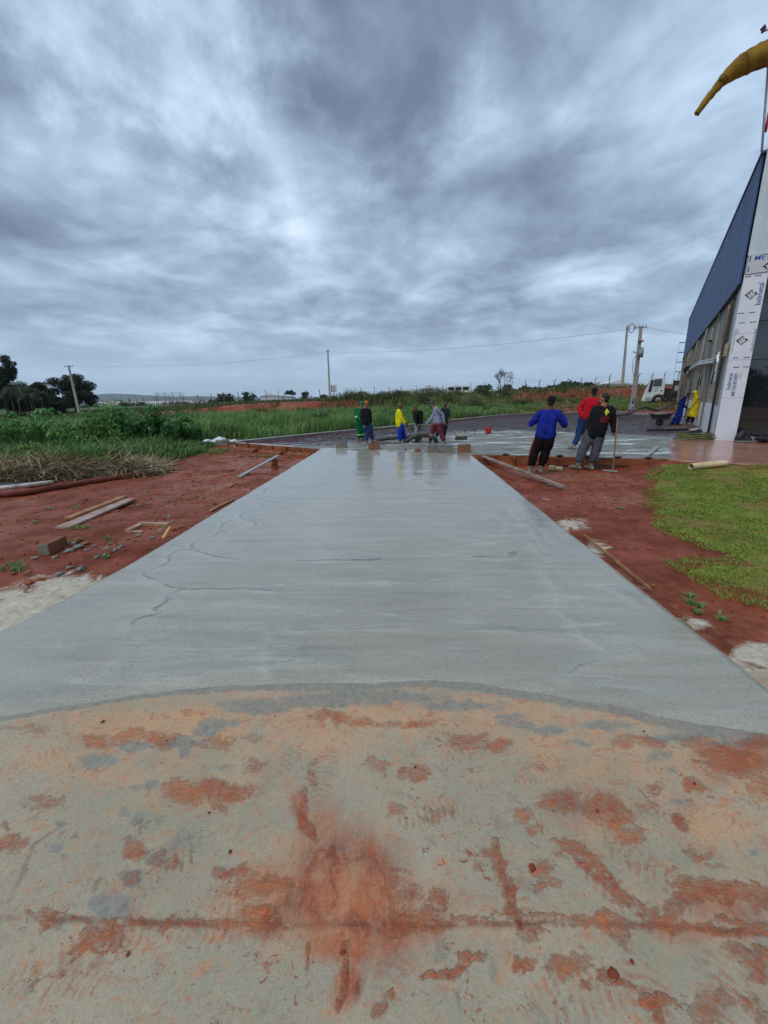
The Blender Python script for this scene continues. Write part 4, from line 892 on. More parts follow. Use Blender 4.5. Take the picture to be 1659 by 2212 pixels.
# windsock on its striped pole, standing on the parapet
def windsock():
    base = onplane(1653, 300); base = BC + BF*((base-BC).dot(BF)) + BS*.25 + Vector((0, 0, BH+.13))
    t = thing('windsock', 'faded yellow windsock on a red and white striped pole above the parapet', 'windsock', base)
    top = A(1666, 60, base.y) ; hgt = top.z-base.z
    white = M('pole_white', (.62, .62, .66), .5); red = M('pole_red', srgb(176, 40, 62), .5)
    k = 6; m1 = MB(); m1.tube([base, top], .030, 10); m1.build('pole', white, t, True)
    for i in range(1, k, 2):
        m2 = MB(); m2.tube([base+Vector((0, 0, hgt*i/k)), base+Vector((0, 0, hgt*(i+1)/k))], .034, 10); m2.build('red_band', red, t, True)
    Y = base.y-.05
    cl = [(1505, 246, 8), (1528, 214, 10.5), (1556, 180, 13.5), (1562, 173, 17), (1582, 156, 24), (1602, 141, 30), (1630, 126, 33), (1660, 114, 35), (1700, 102, 37), (1740, 96, 38)]
    pts = []; rad = []
    for i, (x, y, r) in enumerate(cl):
        p = A(x, y, Y - .04*i); pts.append(p); dpt = (p-CAMP).length; dd = Rm.transposed() @ (p-CAMP); rad.append(.66*r*(-dd.z)/F)
    P2 = []; R2 = []
    for i in range(len(pts)-1):
        for k_ in range(4):
            u = k_/4; P2.append(pts[i].lerp(pts[i+1], u)); R2.append((rad[i]*(1-u)+rad[i+1]*u)*(1+.03*math.sin(i*7+k_*2.1)))
    P2.append(pts[-1]); R2.append(rad[-1])
    m_ = MB(); m_.tube(P2, R2, 24, cap=False)
    for i, v in enumerate(m_.v): v += Vector((0, 0, .010*math.sin(i*.9)+.010*math.sin(i*.37)))
    m_.build('sock', leafmat('sock_fabric', srgb(168, 134, 40), srgb(122, 88, 26), 2.2, .8, .35), t, True)
    for j in (3, 5, 8):
        m_ = MB(); q = pts[j]; d = (pts[j+1]-pts[j]).normalized(); m_.tube([q-d*.012, q+d*.012], rad[j]*1.04, 24, cap=False)
        m_.build('seam_ring', M('sock_seam', srgb(96, 66, 22), .8), t, True)
    m_ = MB(); q = pts[-1]; d = (pts[-1]-pts[-2]).normalized(); pr_ = []
    for k_ in range(25):
        a = k_*2*math.pi/24; u = d.orthogonal().normalized(); w = d.cross(u); pr_.append(q+(u*math.cos(a)+w*math.sin(a))*rad[-1])
    m_.tube(pr_, .015, 6)
    m_.tube([q, Vector((base.x, base.y, q.z+.1))], .02, 6); m_.build('mouth_ring', M('steel_dark', (.05, .055, .065)), t)
    m_ = MB(); m_.tube([top-Vector((.25, 0, .1)), top+Vector((.3, 0, .1))], .02, 6); m_.prism([top+Vector((-.3, 0, -.02)), top+Vector((-.18, 0, .10)), top+Vector((-.12, 0, 0)), top+Vector((-.2, 0, -.12))], (0, .01, 0))
    m_.build('wind_vane', M('vane_dark', srgb(70, 30, 48), .6), t)
windsock()

# ================================================================== poles, wires, fence, far things
conc = M('pole_concrete', srgb(168, 164, 156), .8, srgb(138, 134, 128), 1.5, sc=(1, 1, .3))
steel = M('steel_dark', (.05, .055, .065))
def pole(top, foot, Y, w0, w1, label, kind, extras=None):
    b = A(*foot, Y); z = tzs(b.x, b.y); tp = A(*top, Y)
    bb = b + (tp-b)*((z-.1-b.z)/max(tp.z-b.z, .1)) if b.z > z else b
    t = thing('utility_pole', label, 'utility pole', bb)
    m_ = MB(); d = (tp-bb); u = Vector((1, 0, 0)); u = (u-d*(u.dot(d)/d.dot(d))).normalized(); w = d.normalized().cross(u)
    vs_ = []
    for p, r in ((bb, w0), (tp, w1)):
        for sx, sy in ((-1, -1), (1, -1), (1, 1), (-1, 1)): vs_.append(p+u*sx*r+w*sy*r*.8)
    m_.add(vs_, [(3, 2, 1, 0), (4, 5, 6, 7), (0, 1, 5, 4), (1, 2, 6, 5), (2, 3, 7, 6), (3, 0, 4, 7)]); m_.build('shaft', conc, t)
    for k, (fx, ln) in enumerate((extras or [])):
        p = bb.lerp(tp, fx); m_ = MB(); m_.beam(p-u*ln, p+u*ln, .09, .09)
        m_.build('crossarm', conc, t)
        for s in (-.9, -.3, .3, .9):
            mi = MB(); mi.tube([p+u*ln*s, p+u*ln*s+Vector((0, 0, .22))], [.05, .03], 6); mi.build('insulator', steel, t)
    return t, bb, tp
pA, pAb, pAt = pole((148, 790), (172, 897), 62, .17, .11, 'leaning concrete power pole at the left in front of a round dark tree', 0, [(.985, .7)])
pB, pBb, pBt = pole((708, 756), (712.5, 856), 70, .18, .10, 'slim concrete pole rising alone behind the scrub beside a small roadside sign', 1, [(.975, .25)])
pC, pCb, pCt = pole((1355.5, 703), (1345.5, 818), 60, .17, .11, 'plain grey pole just behind the one carrying the transformer', 2)
def pole_extra():
    t, b, tp = pole((1385, 705), (1368.5, 860), 42, .20, .11, 'concrete power pole with transformer and meter box by the white lorry', 3, [(.985, .55), (.70, .5)])
    v = tp-b
    m_ = MB(); p = b+v*.70; m_.tube([p+Vector((.05, -.35, -.5)), p+Vector((.05, -.35, .25))], .22, 14); m_.box(p+Vector((.05, -.15, .1)), (.3, .3, .08))
    tr = m_.build('transformer', M('transformer_grey', srgb(128, 136, 134), .5, srgb(110, 118, 116), 3), t, True)
    m_ = MB(); [m_.tube([p+Vector((dx, -.35, .25)), p+Vector((dx, -.35, .48))], .04, 6) for dx in (-.1, .05, .2)]; m_.build('bushing', steel, tr)
    m_ = MB(); p = b+v*.12; m_.box(p+Vector((.02, -.25, 0)), (.42, .2, .6)); m_.build('meter_box', M('meter_box', srgb(120, 128, 138), .5), t)
    m_ = MB(); p = b+v*.83; m_.tube([p+Vector((-.25, -.2, 0)), p+Vector((.25, -.2, 0))], .09, 8); m_.build('surge_arrester', M('orange_ceramic', srgb(190, 96, 50), .5), t)
    m_ = MB(); q = tp+Vector((-.9, 0, -.15)); ring = [q+Vector((.28*math.cos(a), 0, .42*math.sin(a))) for a in [k*math.pi/6 for k in range(12)]]; m_.tube(ring+[ring[0]], .035, 5); m_.tube([q+Vector((.28, 0, 0)), tp+Vector((0, 0, -.15))], .03, 5)
    m_.build('cable_loop', steel, t)
    m_ = MB(); pts = [b+v*.67+Vector((-.3, -.2, 0)), b+v*.60+Vector((-.6, -.25, 0)), b+v*.48+Vector((-.55, -.25, 0)), b+v*.42+Vector((-.3, -.2, 0)), b+v*.46+Vector((-.12, -.2, 0))]; m_.tube(pts, .025, 5); m_.build('service_cable', steel, t)
    return b, tp
pDb, pDt = pole_extra()
def wire(a, b, sag, label, nm='power_line'):
    m_ = MB(); pts = [a.lerp(b, k/24)-Vector((0, 0, sag*4*(k/24)*(1-k/24))) for k in range(25)]
    m_.tube(pts, .011, 4); o = m_.build(nm, steel, None, origin=a); tag(o, label, 'power line')
wire(pAt, pBt-Vector((0, 0, .3)), .9, 'thin power line sagging from the leaning left pole to the slim middle pole')
wire(pBt-Vector((0, 0, .3)), pDt-Vector((0, 0, .1)), .8, 'thin power line rising from the slim middle pole to the transformer pole')
wire(pDt, A(1560, 728, 90), .3, 'thin power line running from the transformer pole to the hall side')

# concrete post and wire fence beyond the embankment
def fence():
    posts = []
    for x in np.arange(-16, 1500, 29.5):
        X = float(x); Y = 82 if X < 500 else (80 if X < 1000 else (74 if X < 1300 else 66)); posts.append((X+random.uniform(-2, 2), Y+random.uniform(-.5, .5)))
    posts = [p for p in posts if p[0] < 1470]
    t = None; pm = MB()
    hgt = 1.95
    pm.box((0, 0, hgt/2), (.10, .10, hgt)); pm.beam((0, 0, hgt-.02), (.0, -.32, hgt+.42), .08, .09)
    me = pm.mesh('fence_post', M('fence_concrete', srgb(112, 112, 106), .85, srgb(84, 84, 80), 1.2)); wires = MB(); prev = None
    for X, Y in posts:
        p = A(X, 860, Y); z = tzs(p.x, p.y); loc = Vector((p.x, p.y, z-.12))
        if t is None: t = thing('wire_fence', 'long fence of angled concrete posts and wire on the rise beyond the grass', 'fence', loc)
        o = link('post', me, t); o.location = loc-t.location; o.rotation_euler = (random.uniform(-.03, .03), random.uniform(-.04, .04), random.uniform(-.3, .3))
        if prev is not None:
            for h in (.4, .9, 1.4, 1.9, 2.3): wires.tube([prev+Vector((0, 0, h)), loc+Vector((0, 0, h))], .009, 3, cap=False)
        prev = loc
    wires.build('wires', M('wire_grey', (.12, .12, .12), .5), t)
fence()

# --- foliage helpers
def leaf_cloud(name, centres, n, size, mat, parent=None, origin=None, flat=.35, aspect=2.2, seed=1, droop=.2):
    """many small leaf faces scattered in ellipsoidal clumps (centre, radii)"""
    r = np.random.default_rng(seed); vol = np.array([c[1][0]*c[1][1]*c[1][2] for c in centres])**.75; pick = r.choice(len(centres), n, p=vol/vol.sum())
    C0 = np.array([list(c[0]) for c in centres])[pick]; Rr = np.array([list(c[1]) for c in centres])[pick]
    d = r.normal(size=(n, 3)); d /= np.linalg.norm(d, axis=1)[:, None]; rad = r.random(n)**.45
    P = C0 + d*Rr*rad[:, None]
    u = r.normal(size=(n, 3)); u[:, 2] *= flat+.4; u[:, 2] -= droop; u /= np.linalg.norm(u, axis=1)[:, None]
    w = np.cross(u, r.normal(size=(n, 3))); w /= np.linalg.norm(w, axis=1)[:, None]
    L_ = size*(.6+.8*r.random(n))[:, None]; W_ = L_/aspect
    V = np.stack([P-u*L_*.5, P+w*W_*.5, P+u*L_*.5, P-w*W_*.5], 1).reshape(-1, 3)
    if origin is not None: V = V-np.array(origin)
    Fq = np.arange(4*n).reshape(n, 4)
    return link(name, mesh_np(name, V, Fq, mat), parent)
bark = M('bark', srgb(84, 72, 60), .9, srgb(52, 44, 38), 6, sc=(1, 1, .3))
darkleaf = leafmat('dark_foliage', (.030, .052, .020), (.016, .030, .012), .9)
midleaf = leafmat('mid_foliage', (.055, .095, .028), (.026, .050, .016), 1.2)
def tree(base, h, w, label, n=2600, clumps=9, trunk=.35, size=.3, mat=None, seed=3, name='broadleaf_tree', group=None, crown0=.35, bark_=None, limbs=5, cl_r=.32):
    rr = random.Random(seed); t = thing(name, label, 'tree', base, 0, group); b = Vector(base)
    cen = []
    for i in range(clumps):
        a = rr.uniform(0, 6.28); q = rr.uniform(.1, 1)**.6*w*.5*.72; zz = h*(crown0 + (1-crown0)*rr.uniform(.12, .86))
        f = 1-.5*abs((zz/h-crown0)/(1-crown0)-.45)*2*.6; s = w*cl_r*rr.uniform(.55, 1.0)*f
        cen.append((Vector((b.x+q*f*math.cos(a), b.y+q*f*math.sin(a), b.z+zz)), (s, s, s*.62)))
    m_ = MB(); top = b+Vector((rr.uniform(-.03, .03)*h, 0, h*(crown0+.25))); m_.tube([b-Vector((0, 0, .2)), b.lerp(top, .5)+Vector((rr.uniform(-.1, .1), 0, 0)), top], [trunk*.5, trunk*.38, trunk*.2], 7)
    for c, s in cen[:limbs+3]: m_.tube([b.lerp(top, rr.uniform(.45, .8)), (b.lerp(top, .8)+c)/2+Vector((0, 0, -.04*h)), c], [trunk*.22, trunk*.13, trunk*.05], 5)
    m_.build('trunk', bark_ or bark, t, True)
    leaf_cloud('crown', cen, n, size, mat or darkleaf, t, b, seed=seed)
    return t
def gpos(x, Y, dz=0): p = A(x, 860, Y); return Vector((p.x, p.y, tzs(p.x, p.y)+dz))
def hfor(x, ytop, base): return A(x, ytop, base.y).z-base.z
p = gpos(160, 66); tree(p, hfor(160, 803, p), 8.3, 'round dense dark tree with low branches behind the leaning pole', 17000, 30, .5, .30, seed=5, crown0=.14, limbs=8, cl_r=.2)
p = gpos(10, 60); tree(p, hfor(10, 752, p), 6.6, 'tallest dark tree cut by the left edge of the picture', 12000, 26, .5, .32, seed=9, crown0=.22, cl_r=.22)
p = gpos(-55, 64); tree(p, hfor(0, 770, p), 7.5, 'dark tree at the far left edge', 8000, 20, .5, .32, seed=19, crown0=.3, cl_r=.22)
def palm(base, h, seed, label):
    rr = random.Random(seed); t = thing('palm_tree', label, 'palm', base, 0, 'slender palms in the dark grove at left'); b = Vector(base)
    m_ = MB(); lean = rr.uniform(-.5, .5); tp = b+Vector((lean, 0, h*.62)); m_.tube([b-Vector((0, 0, .2)), b.lerp(tp, .5)+Vector((lean*.2, 0, 0)), tp], [.13, .10, .08], 7); m_.build('trunk', bark, t, True)
    V = []; Fq = []
    for k in range(24):
        a = rr.uniform(0, 6.28); el = rr.uniform(.2, 1.15); Lf = h*.25*rr.uniform(.85, 1.2); n_ = 8; prev = tp
        for j in range(1, n_+1):
            u = j/n_; p_ = tp+Vector((math.cos(a)*Lf*u*math.cos(el*.6), math.sin(a)*Lf*u*math.cos(el*.6), Lf*(math.sin(el)*u-.95*u*u)))
            d = (p_-prev); side = d.cross(Vector((0, 0, 1))).normalized()
            for sg in (-1, 1):
                for q in range(3):
                    s0 = prev.lerp(p_, q/3); s1 = prev.lerp(p_, q/3+.16); e = s0+side*sg*.5*(1-.5*u)+d*.8-Vector((0, 0, .32)); i0 = len(V); V += [s0, s1, e]; Fq.append((i0, i0+1, i0+2))
            prev = p_
    V = np.array([list(v-b) for v in V]); link('crown', mesh_np('crown', V, np.array(Fq), leafmat('palm_leaf', (.034, .058, .026), (.020, .036, .016), .8)), t)
for i, (x, yt, Y) in enumerate(((38, 800, 56), (58, 798, 58), (74, 806, 60), (88, 818, 60), (48, 812, 62), (24, 815, 57), (66, 822, 55))):
    p = gpos(x, Y); palm(p, hfor(x, yt, p)*1.0, 30+i, ['palm with the highest drooping crown at the left edge of the grove', 'tall palm in the middle of the dark grove', 'palm leaning out of the right half of the grove', 'shortest palm at the right end of the grove', 'palm hidden deep behind the others in the grove', 'palm nearest the big tree at the left edge', 'low palm in front of the grove'][i])
p = gpos(75, 64); tree(p, hfor(75, 822, p), 5, 'bushy dark tree filling the grove behind the palms', 9000, 20, .4, .3, seed=44, crown0=.08)
p = gpos(30, 63); tree(p, hfor(30, 815, p), 6, 'bushy dark tree low at the left edge behind the palms', 9000, 20, .4, .3, seed=45, crown0=.08)
p = gpos(112, 64); tree(p, hfor(112, 848, p), 4, 'low dark bush between the palm grove and the round tree', 5000, 14, .3, .3, seed=46, crown0=.05)
# bare thin tree
def sparse():
    p = gpos(1080, 62); t = thing('thin_tree', 'thin nearly leafless tree standing alone on the rise', 'tree', p); rr = random.Random(4); m_ = MB(); tips = []
    h = hfor(1085, 792, p)
    def br(a, d, l, r, dep):
        b = a+d*l; m_.tube([a, b], [r, r*.65], 5, cap=False); tips.append(b)
        if dep:
            for k in range(3 if dep > 1 else 2):
                nd = (d+Vector((rr.uniform(-.75, .75), rr.uniform(-.5, .5), rr.uniform(-.05, .5)))).normalized(); br(b, nd, l*rr.uniform(.6, .85), r*.6, dep-1)
    br(p-Vector((0, 0, .2)), Vector((.02, 0, 1)), h*.30, .09, 4); br(p+Vector((.3, 0, -.2)), Vector((.28, 0, 1)).normalized(), h*.30, .07, 4)
    m_.build('trunk', M('pale_bark', srgb(116, 104, 98), .9), t)
    leaf_cloud('crown', [(v, (.28, .28, .22)) for v in tips if v.z > p.z+h*.45], 520, .17, leafmat('thin_leaf', (.12, .12, .075), (.07, .075, .05)), t, p, seed=8)
sparse()
# small trees spread along the skyline
SK = [(489, 850, 20, 190, 'wide low dark tree on the skyline left of the middle pole'), (537, 848, 17, 200, 'dark forked tree on the skyline beside the low dark one'), (462, 862, 12, 240, 'small round tree on the skyline near the far hills'),
 (585, 857, 9, 230, 'tiny tree on the skyline beside a white roof'), (626, 843, 15, 210, 'umbrella shaped tree on the skyline'), (660, 848, 9, 210, 'small round tree just left of the middle pole'), (700, 852, 10, 260, 'low bushy tree at the foot of the middle pole'),
 (778, 847, 12, 240, 'small dark tree right of the roadside sign'), (870, 843, 15, 230, 'round dark tree on the skyline above the yellow shirted worker'), (835, 850, 8, 260, 'tiny dark tree left of the round skyline tree'), (942, 838, 8, 180, 'slim palm like tree on the skyline with round head'),
 (968, 840, 14, 200, 'dark spiky tree on the skyline above the grey shirted worker'), (1010, 838, 18, 220, 'dark tree beside the white van on the skyline'), (1045, 832, 22, 230, 'broad dark tree right of the white van on the skyline'), (1098, 832, 18, 240, 'dark tree just behind the thin bare tree'),
 (1130, 835, 18, 250, 'low dark tree right of the thin bare tree'), (1160, 834, 14, 240, 'dark rounded tree in the row left of centre of the right skyline'), (1190, 828, 18, 220, 'taller dark tree in the right skyline row'), (1215, 824, 16, 215, 'tallest dark tree of the right skyline row'), (1240, 822, 20, 215, 'dense dark tree right of the tallest one in the skyline row'),
 (1270, 826, 18, 225, 'dark tree with a flat top in the right skyline row'), (1300, 826, 16, 230, 'dark bushy tree left of the grey poles'), (1325, 824, 14, 225, 'small dark tree directly left of the plain grey pole'), (1410, 834, 12, 200, 'low bush like tree between the poles and the hall'), (1445, 838, 10, 180, 'low tree above the lorry roof'),
 (270, 872, 20, 210, 'low dark tree in the valley behind the tall bush'), (310, 868, 14, 260, 'small tree in the valley right of the leaning pole'), (395, 870, 12, 280, 'small tree in the valley under the pale field')]
for i, (x, yt, wpx, Y, lab) in enumerate(SK):
    p = gpos(x, Y); h = max(hfor(x, yt, p), 2.0); w = wpx/F*Y*2.0
    if x == 942: w = 3
    tree(p, h, w, lab, 420 if Y > 150 else 800, 9, .5, .02*Y*.42, seed=100+i, group='trees scattered along the skyline', crown0=.18 if w > h else .35, limbs=3, cl_r=.30)
# far bush belt and distant hills
def belt():
    cen = []; rr = random.Random(12)
    for k in range(260):
        x = rr.uniform(-250, 1500); Y = rr.uniform(260, 420); p = gpos(x, Y); s = rr.uniform(2, 5); cen.append((p+Vector((0, 0, s*.5)), (s*1.8, s*1.5, s*.8)))
    o = leaf_cloud('distant_woodland', cen, 26000, 1.6, darkleaf, seed=70); stuff(o, 'band of far low scrub and woodland along the horizon', 'woodland')
belt()
def hills():
    V = []; Fq = []; k = 0
    for (Y, amp, x0, x1, sd, colr, nm) in ((3800, 1, -400, 800, 3, srgb(48, 62, 44), 'hills'), (2500, .30, -400, 900, 8, srgb(62, 72, 48), 'hills')):
        nx = 140; ny = 14; X = np.linspace(x0, x1, nx); P = []
        for j in range(ny):
            u = j/(ny-1)
            for i in range(nx):
                q = A(float(X[i]), 860, Y+u*1500); hh = 1.35*(30+58*float(noise2(np.array(X[i]*.008), np.array(0.), sd))+14*float(fbm(np.array(X[i]*.03), np.array(u*3.), 3, sd)))*amp
                hh *= float(sm((800-X[i])/450)); P.append((q.x, q.y, -12+hh*math.sin(math.pi*min(1, u*1.05))))
        i = np.arange((ny-1)*(nx-1)); r = i//(nx-1); c = i % (nx-1); a = r*nx+c
        o = structure(link(nm, mesh_np(nm, np.array(P), np.stack([a, a+1, a+1+nx, a+nx], -1), M('hill_%d' % sd, colr, .95, tuple(q*.8 for q in colr), .004, spec=.1), True)))
hills()
# pale ploughed field below the hills
m_ = MB(); q = [A(240, 868, 1150), A(470, 866, 1150), A(520, 866, 2000), A(200, 868, 2000)]
m_.prism([Vector((p.x, p.y, z)) for p, z in zip(q, (-8, -8, 3, 3))], (0, 0, .5)); structure(m_.build('field', M('ploughed', srgb(160, 140, 132), .95, srgb(140, 124, 118), .01)))

# small distant things
def sign_far():
    b = gpos(722, 110); tz_ = A(722, 833, b.y).z; t = thing('roadside_sign', 'small white and red sign on a post beside the middle pole', 'sign', b)
    m_ = MB(); m_.tube([b, Vector((b.x, b.y, tz_-1.5))], .07, 6); m_.build('post', steel, t)
    m_ = MB(); m_.box(Vector((b.x, b.y, tz_-.8)), (1.5, .12, 1.9)); m_.build('panel', M('sign_white', (.5, .47, .5), .5, (.42, .40, .44)), t)
    m_ = MB(); m_.box(Vector((b.x-.65, b.y-.08, tz_-.8)), (.2, .06, 1.9)); m_.build('side_band', M('sign_red', (.22, .05, .06), .5), t)
sign_far()
def shed(x, Y, w, hh, label, col=(.62, .64, .66)):
    b = gpos(x, Y); zt = b.z+hh; t = thing('white_shed', label, 'building', b, 0, 'pale low buildings on the skyline'); m_ = MB(); m_.box(b+Vector((0, 3, hh*.4)), (w, 6, hh*.8)); m_.build('wall', M('shed_wall', col, .8), t)
    m_ = MB(); z0 = b.z+hh*.8; m_.prism([(b.x-w*.53, b.y-.3, z0), (b.x+w*.53, b.y-.3, z0), (b.x, b.y-.3, z0+hh*.35)], (0, 6.6, 0)); m_.build('roof', M('shed_roof', (.70, .72, .74), .5), t)
shed(585, 170, 9, 3.2, 'pale low shed left of the umbrella shaped tree'); shed(617, 180, 6, 2.8, 'small pale shed right beside the umbrella shaped tree'); shed(888, 150, 9, 3.0, 'white low shed on the skyline above the bent worker'); shed(926, 140, 7, 3.6, 'white shed nearest the slim skyline palm'); shed(1330, 150, 9, 3.8, 'dark roofed shed behind the plain grey pole', (.2, .2, .2)); shed(326, 200, 4, 2.2, 'tiny white shed in the valley at left')
def van():
    p = gpos(990, 70); zt = A(990, 836.5, p.y).z; b = Vector((p.x, p.y, zt-2.2)); b.z = max(b.z, p.z-.4)
    t = thing('white_van', 'white van roof showing above the scrub on the skyline', 'van', b); L_ = 2.6
    m_ = MB(); m_.prism([b+Vector((-L_, -.9, .35)), b+Vector((L_, -.9, .35)), b+Vector((L_, -.9, 1.1)), b+Vector((L_*.75, -.9, 2.1)), b+Vector((-L_*.35, -.9, 2.2)), b+Vector((-L_*.98, -.9, 1.9)), b+Vector((-L_, -.9, 1.1))], (0, 1.8, 0)); m_.build('body', M('van_white', (.7, .72, .74), .35), t, bevel=.08)
    for i in range(3):
        m_ = MB(); m_.box(b+Vector((-1.4+i*1.25, -.91, 1.65)), (1.0, .04, .5)); m_.build('window', M('window_glass_dark', (.03, .035, .04)), t)
    for s in (-1.6, 1.7):
        m_ = MB(); m_.tube([b+Vector((s, -.95, .36)), b+Vector((s, -.7, .36))], .36, 14); m_.build('wheel', M('rubber', (.02, .02, .02), .8), t)
van()
# billboard frame far left
b = gpos(368, 150); t = thing('billboard_frame', 'small lattice billboard frame standing far off below the hills', 'billboard', b); m_ = MB()
for dx in (-5, -2, 1, 4): m_.beam(b+Vector((dx, 0, 0)), b+Vector((dx, 0, 4.6)), .18, .18)
for k in range(4): m_.beam(b+Vector((-6.5, 0, 2.3+k*.7)), b+Vector((6, 0, 2.3+k*.7)), .1, .14)
m_.build('frame', M('pale_green_metal', srgb(120, 132, 126), .6), t)
# ================================================================== people
from mathutils import noise as mnoise
def GT(x, y, dz=0):
    z = -.1
    for _ in range(6):
        p = G(x, y, z); z = tzs(p.x, p.y)
    return Vector((p.x, p.y, z+dz))
def remesh(mb, name, mat, parent, voxel=.014, smooth=4, wr=0.0, wsc=14, seed=0, stretch=(1, 1, .45), extra=None):
    """closed overlapping shapes -> one continuous skin"""
    me0 = mb.mesh(name, mat); ob = bpy.data.objects.new('tmp', me0); COL.objects.link(ob)
    md = ob.modifiers.new('r', 'REMESH'); md.mode = 'VOXEL'; md.voxel_size = voxel; md.use_smooth_shade = True
    if smooth: s2 = ob.modifiers.new('s', 'SMOOTH'); s2.iterations = smooth; s2.factor = .5
    dg = bpy.context.evaluated_depsgraph_get(); me = bpy.data.meshes.new_from_object(ob.evaluated_get(dg)); bpy.data.objects.remove(ob); bpy.data.meshes.remove(me0)
    if wr:
        nn = [v.normal.copy() for v in me.vertices]
        for v, n in zip(me.vertices, nn):
            q = Vector((v.co.x*wsc*stretch[0]+seed, v.co.y*wsc*stretch[1], v.co.z*wsc*stretch[2])); f = mnoise.noise(q); f2 = mnoise.noise(q*2.3)
            v.co += n*wr*((1-2*abs(f))*.8+.5*f2)
    if extra:
        import bmesh
        bm = bmesh.new(); bm.from_mesh(me); m2 = extra.mesh('x', mat, True); bm.from_mesh(m2); bm.to_mesh(me); bm.free()
    me.name = name
    if not me.materials: me.materials.append(mat)
    me.polygons.foreach_set('use_smooth', [True]*len(me.polygons))
    return link(name, me, parent)
def hand(mb, wrist, d, n, curl=.5, s=1.0, side=1):
    """palm, four fingers of unequal length and a side thumb; d along the hand, n out of the palm"""
    d = Vector(d).normalized(); n = Vector(n); n = (n-d*n.dot(d)).normalized(); u = d.cross(n).normalized()*side
    pc = wrist+d*.05*s; mb.ell(pc, (.040*s, .016*s, .052*s), axes=(u, n, d), nu=10, nv=7)
    for k, (o, l) in enumerate(((-.028, .066), (-.010, .076), (.009, .072), (.027, .058))):
        a = wrist+d*.088*s+u*o*s; c1 = curl*1.1; c2 = curl*2.2; c3 = curl*3.0
        b = a+(d*math.cos(c1)+n*math.sin(c1))*l*.45*s; c = b+(d*math.cos(c2)+n*math.sin(c2))*l*.32*s; e = c+(d*math.cos(c3)+n*math.sin(c3))*l*.25*s
        mb.tube([a-d*.02*s, a, b, c, e], [.009*s, .0095*s, .009*s, .008*s, .0065*s], 7, round_=True)
    a = wrist+d*.035*s-u*.032*s; b = a+(d*.7-u*.6+n*.35).normalized()*.034*s; c = b+(d*.85-u*.1+n*.5).normalized()*.03*s
    mb.tube([a+u*.012, a, b, c], [.012*s, .012*s, .0105*s, .008*s], 7, round_=True)
skinD = M('skin_dark', srgb(110, 70, 52), .5, srgb(92, 58, 44), 8, spec=.35); skinM = M('skin_tan', srgb(158, 108, 84), .5, srgb(138, 92, 72), 8, spec=.35)
hairB = M('hair_black', (.012, .010, .010), .7, (.02, .016, .015), 30, bump=.004, bscale=150); eyeM = M('eye', (.02, .015, .012), .3)
bootM = M('grey_boot_rubber', srgb(104, 104, 92), .45, srgb(126, 122, 108), 5, bump=.002); bootD = M('muddy_boot', srgb(84, 82, 76), .6, srgb(112, 106, 96), 6)
def cloth(name, c, k=.72, sc=5):
    k = k*.82; return M(name, c, .85, tuple(q*k for q in c), sc, bump=.006, bscale=26, spec=.15, sc=(1, 1, .5))
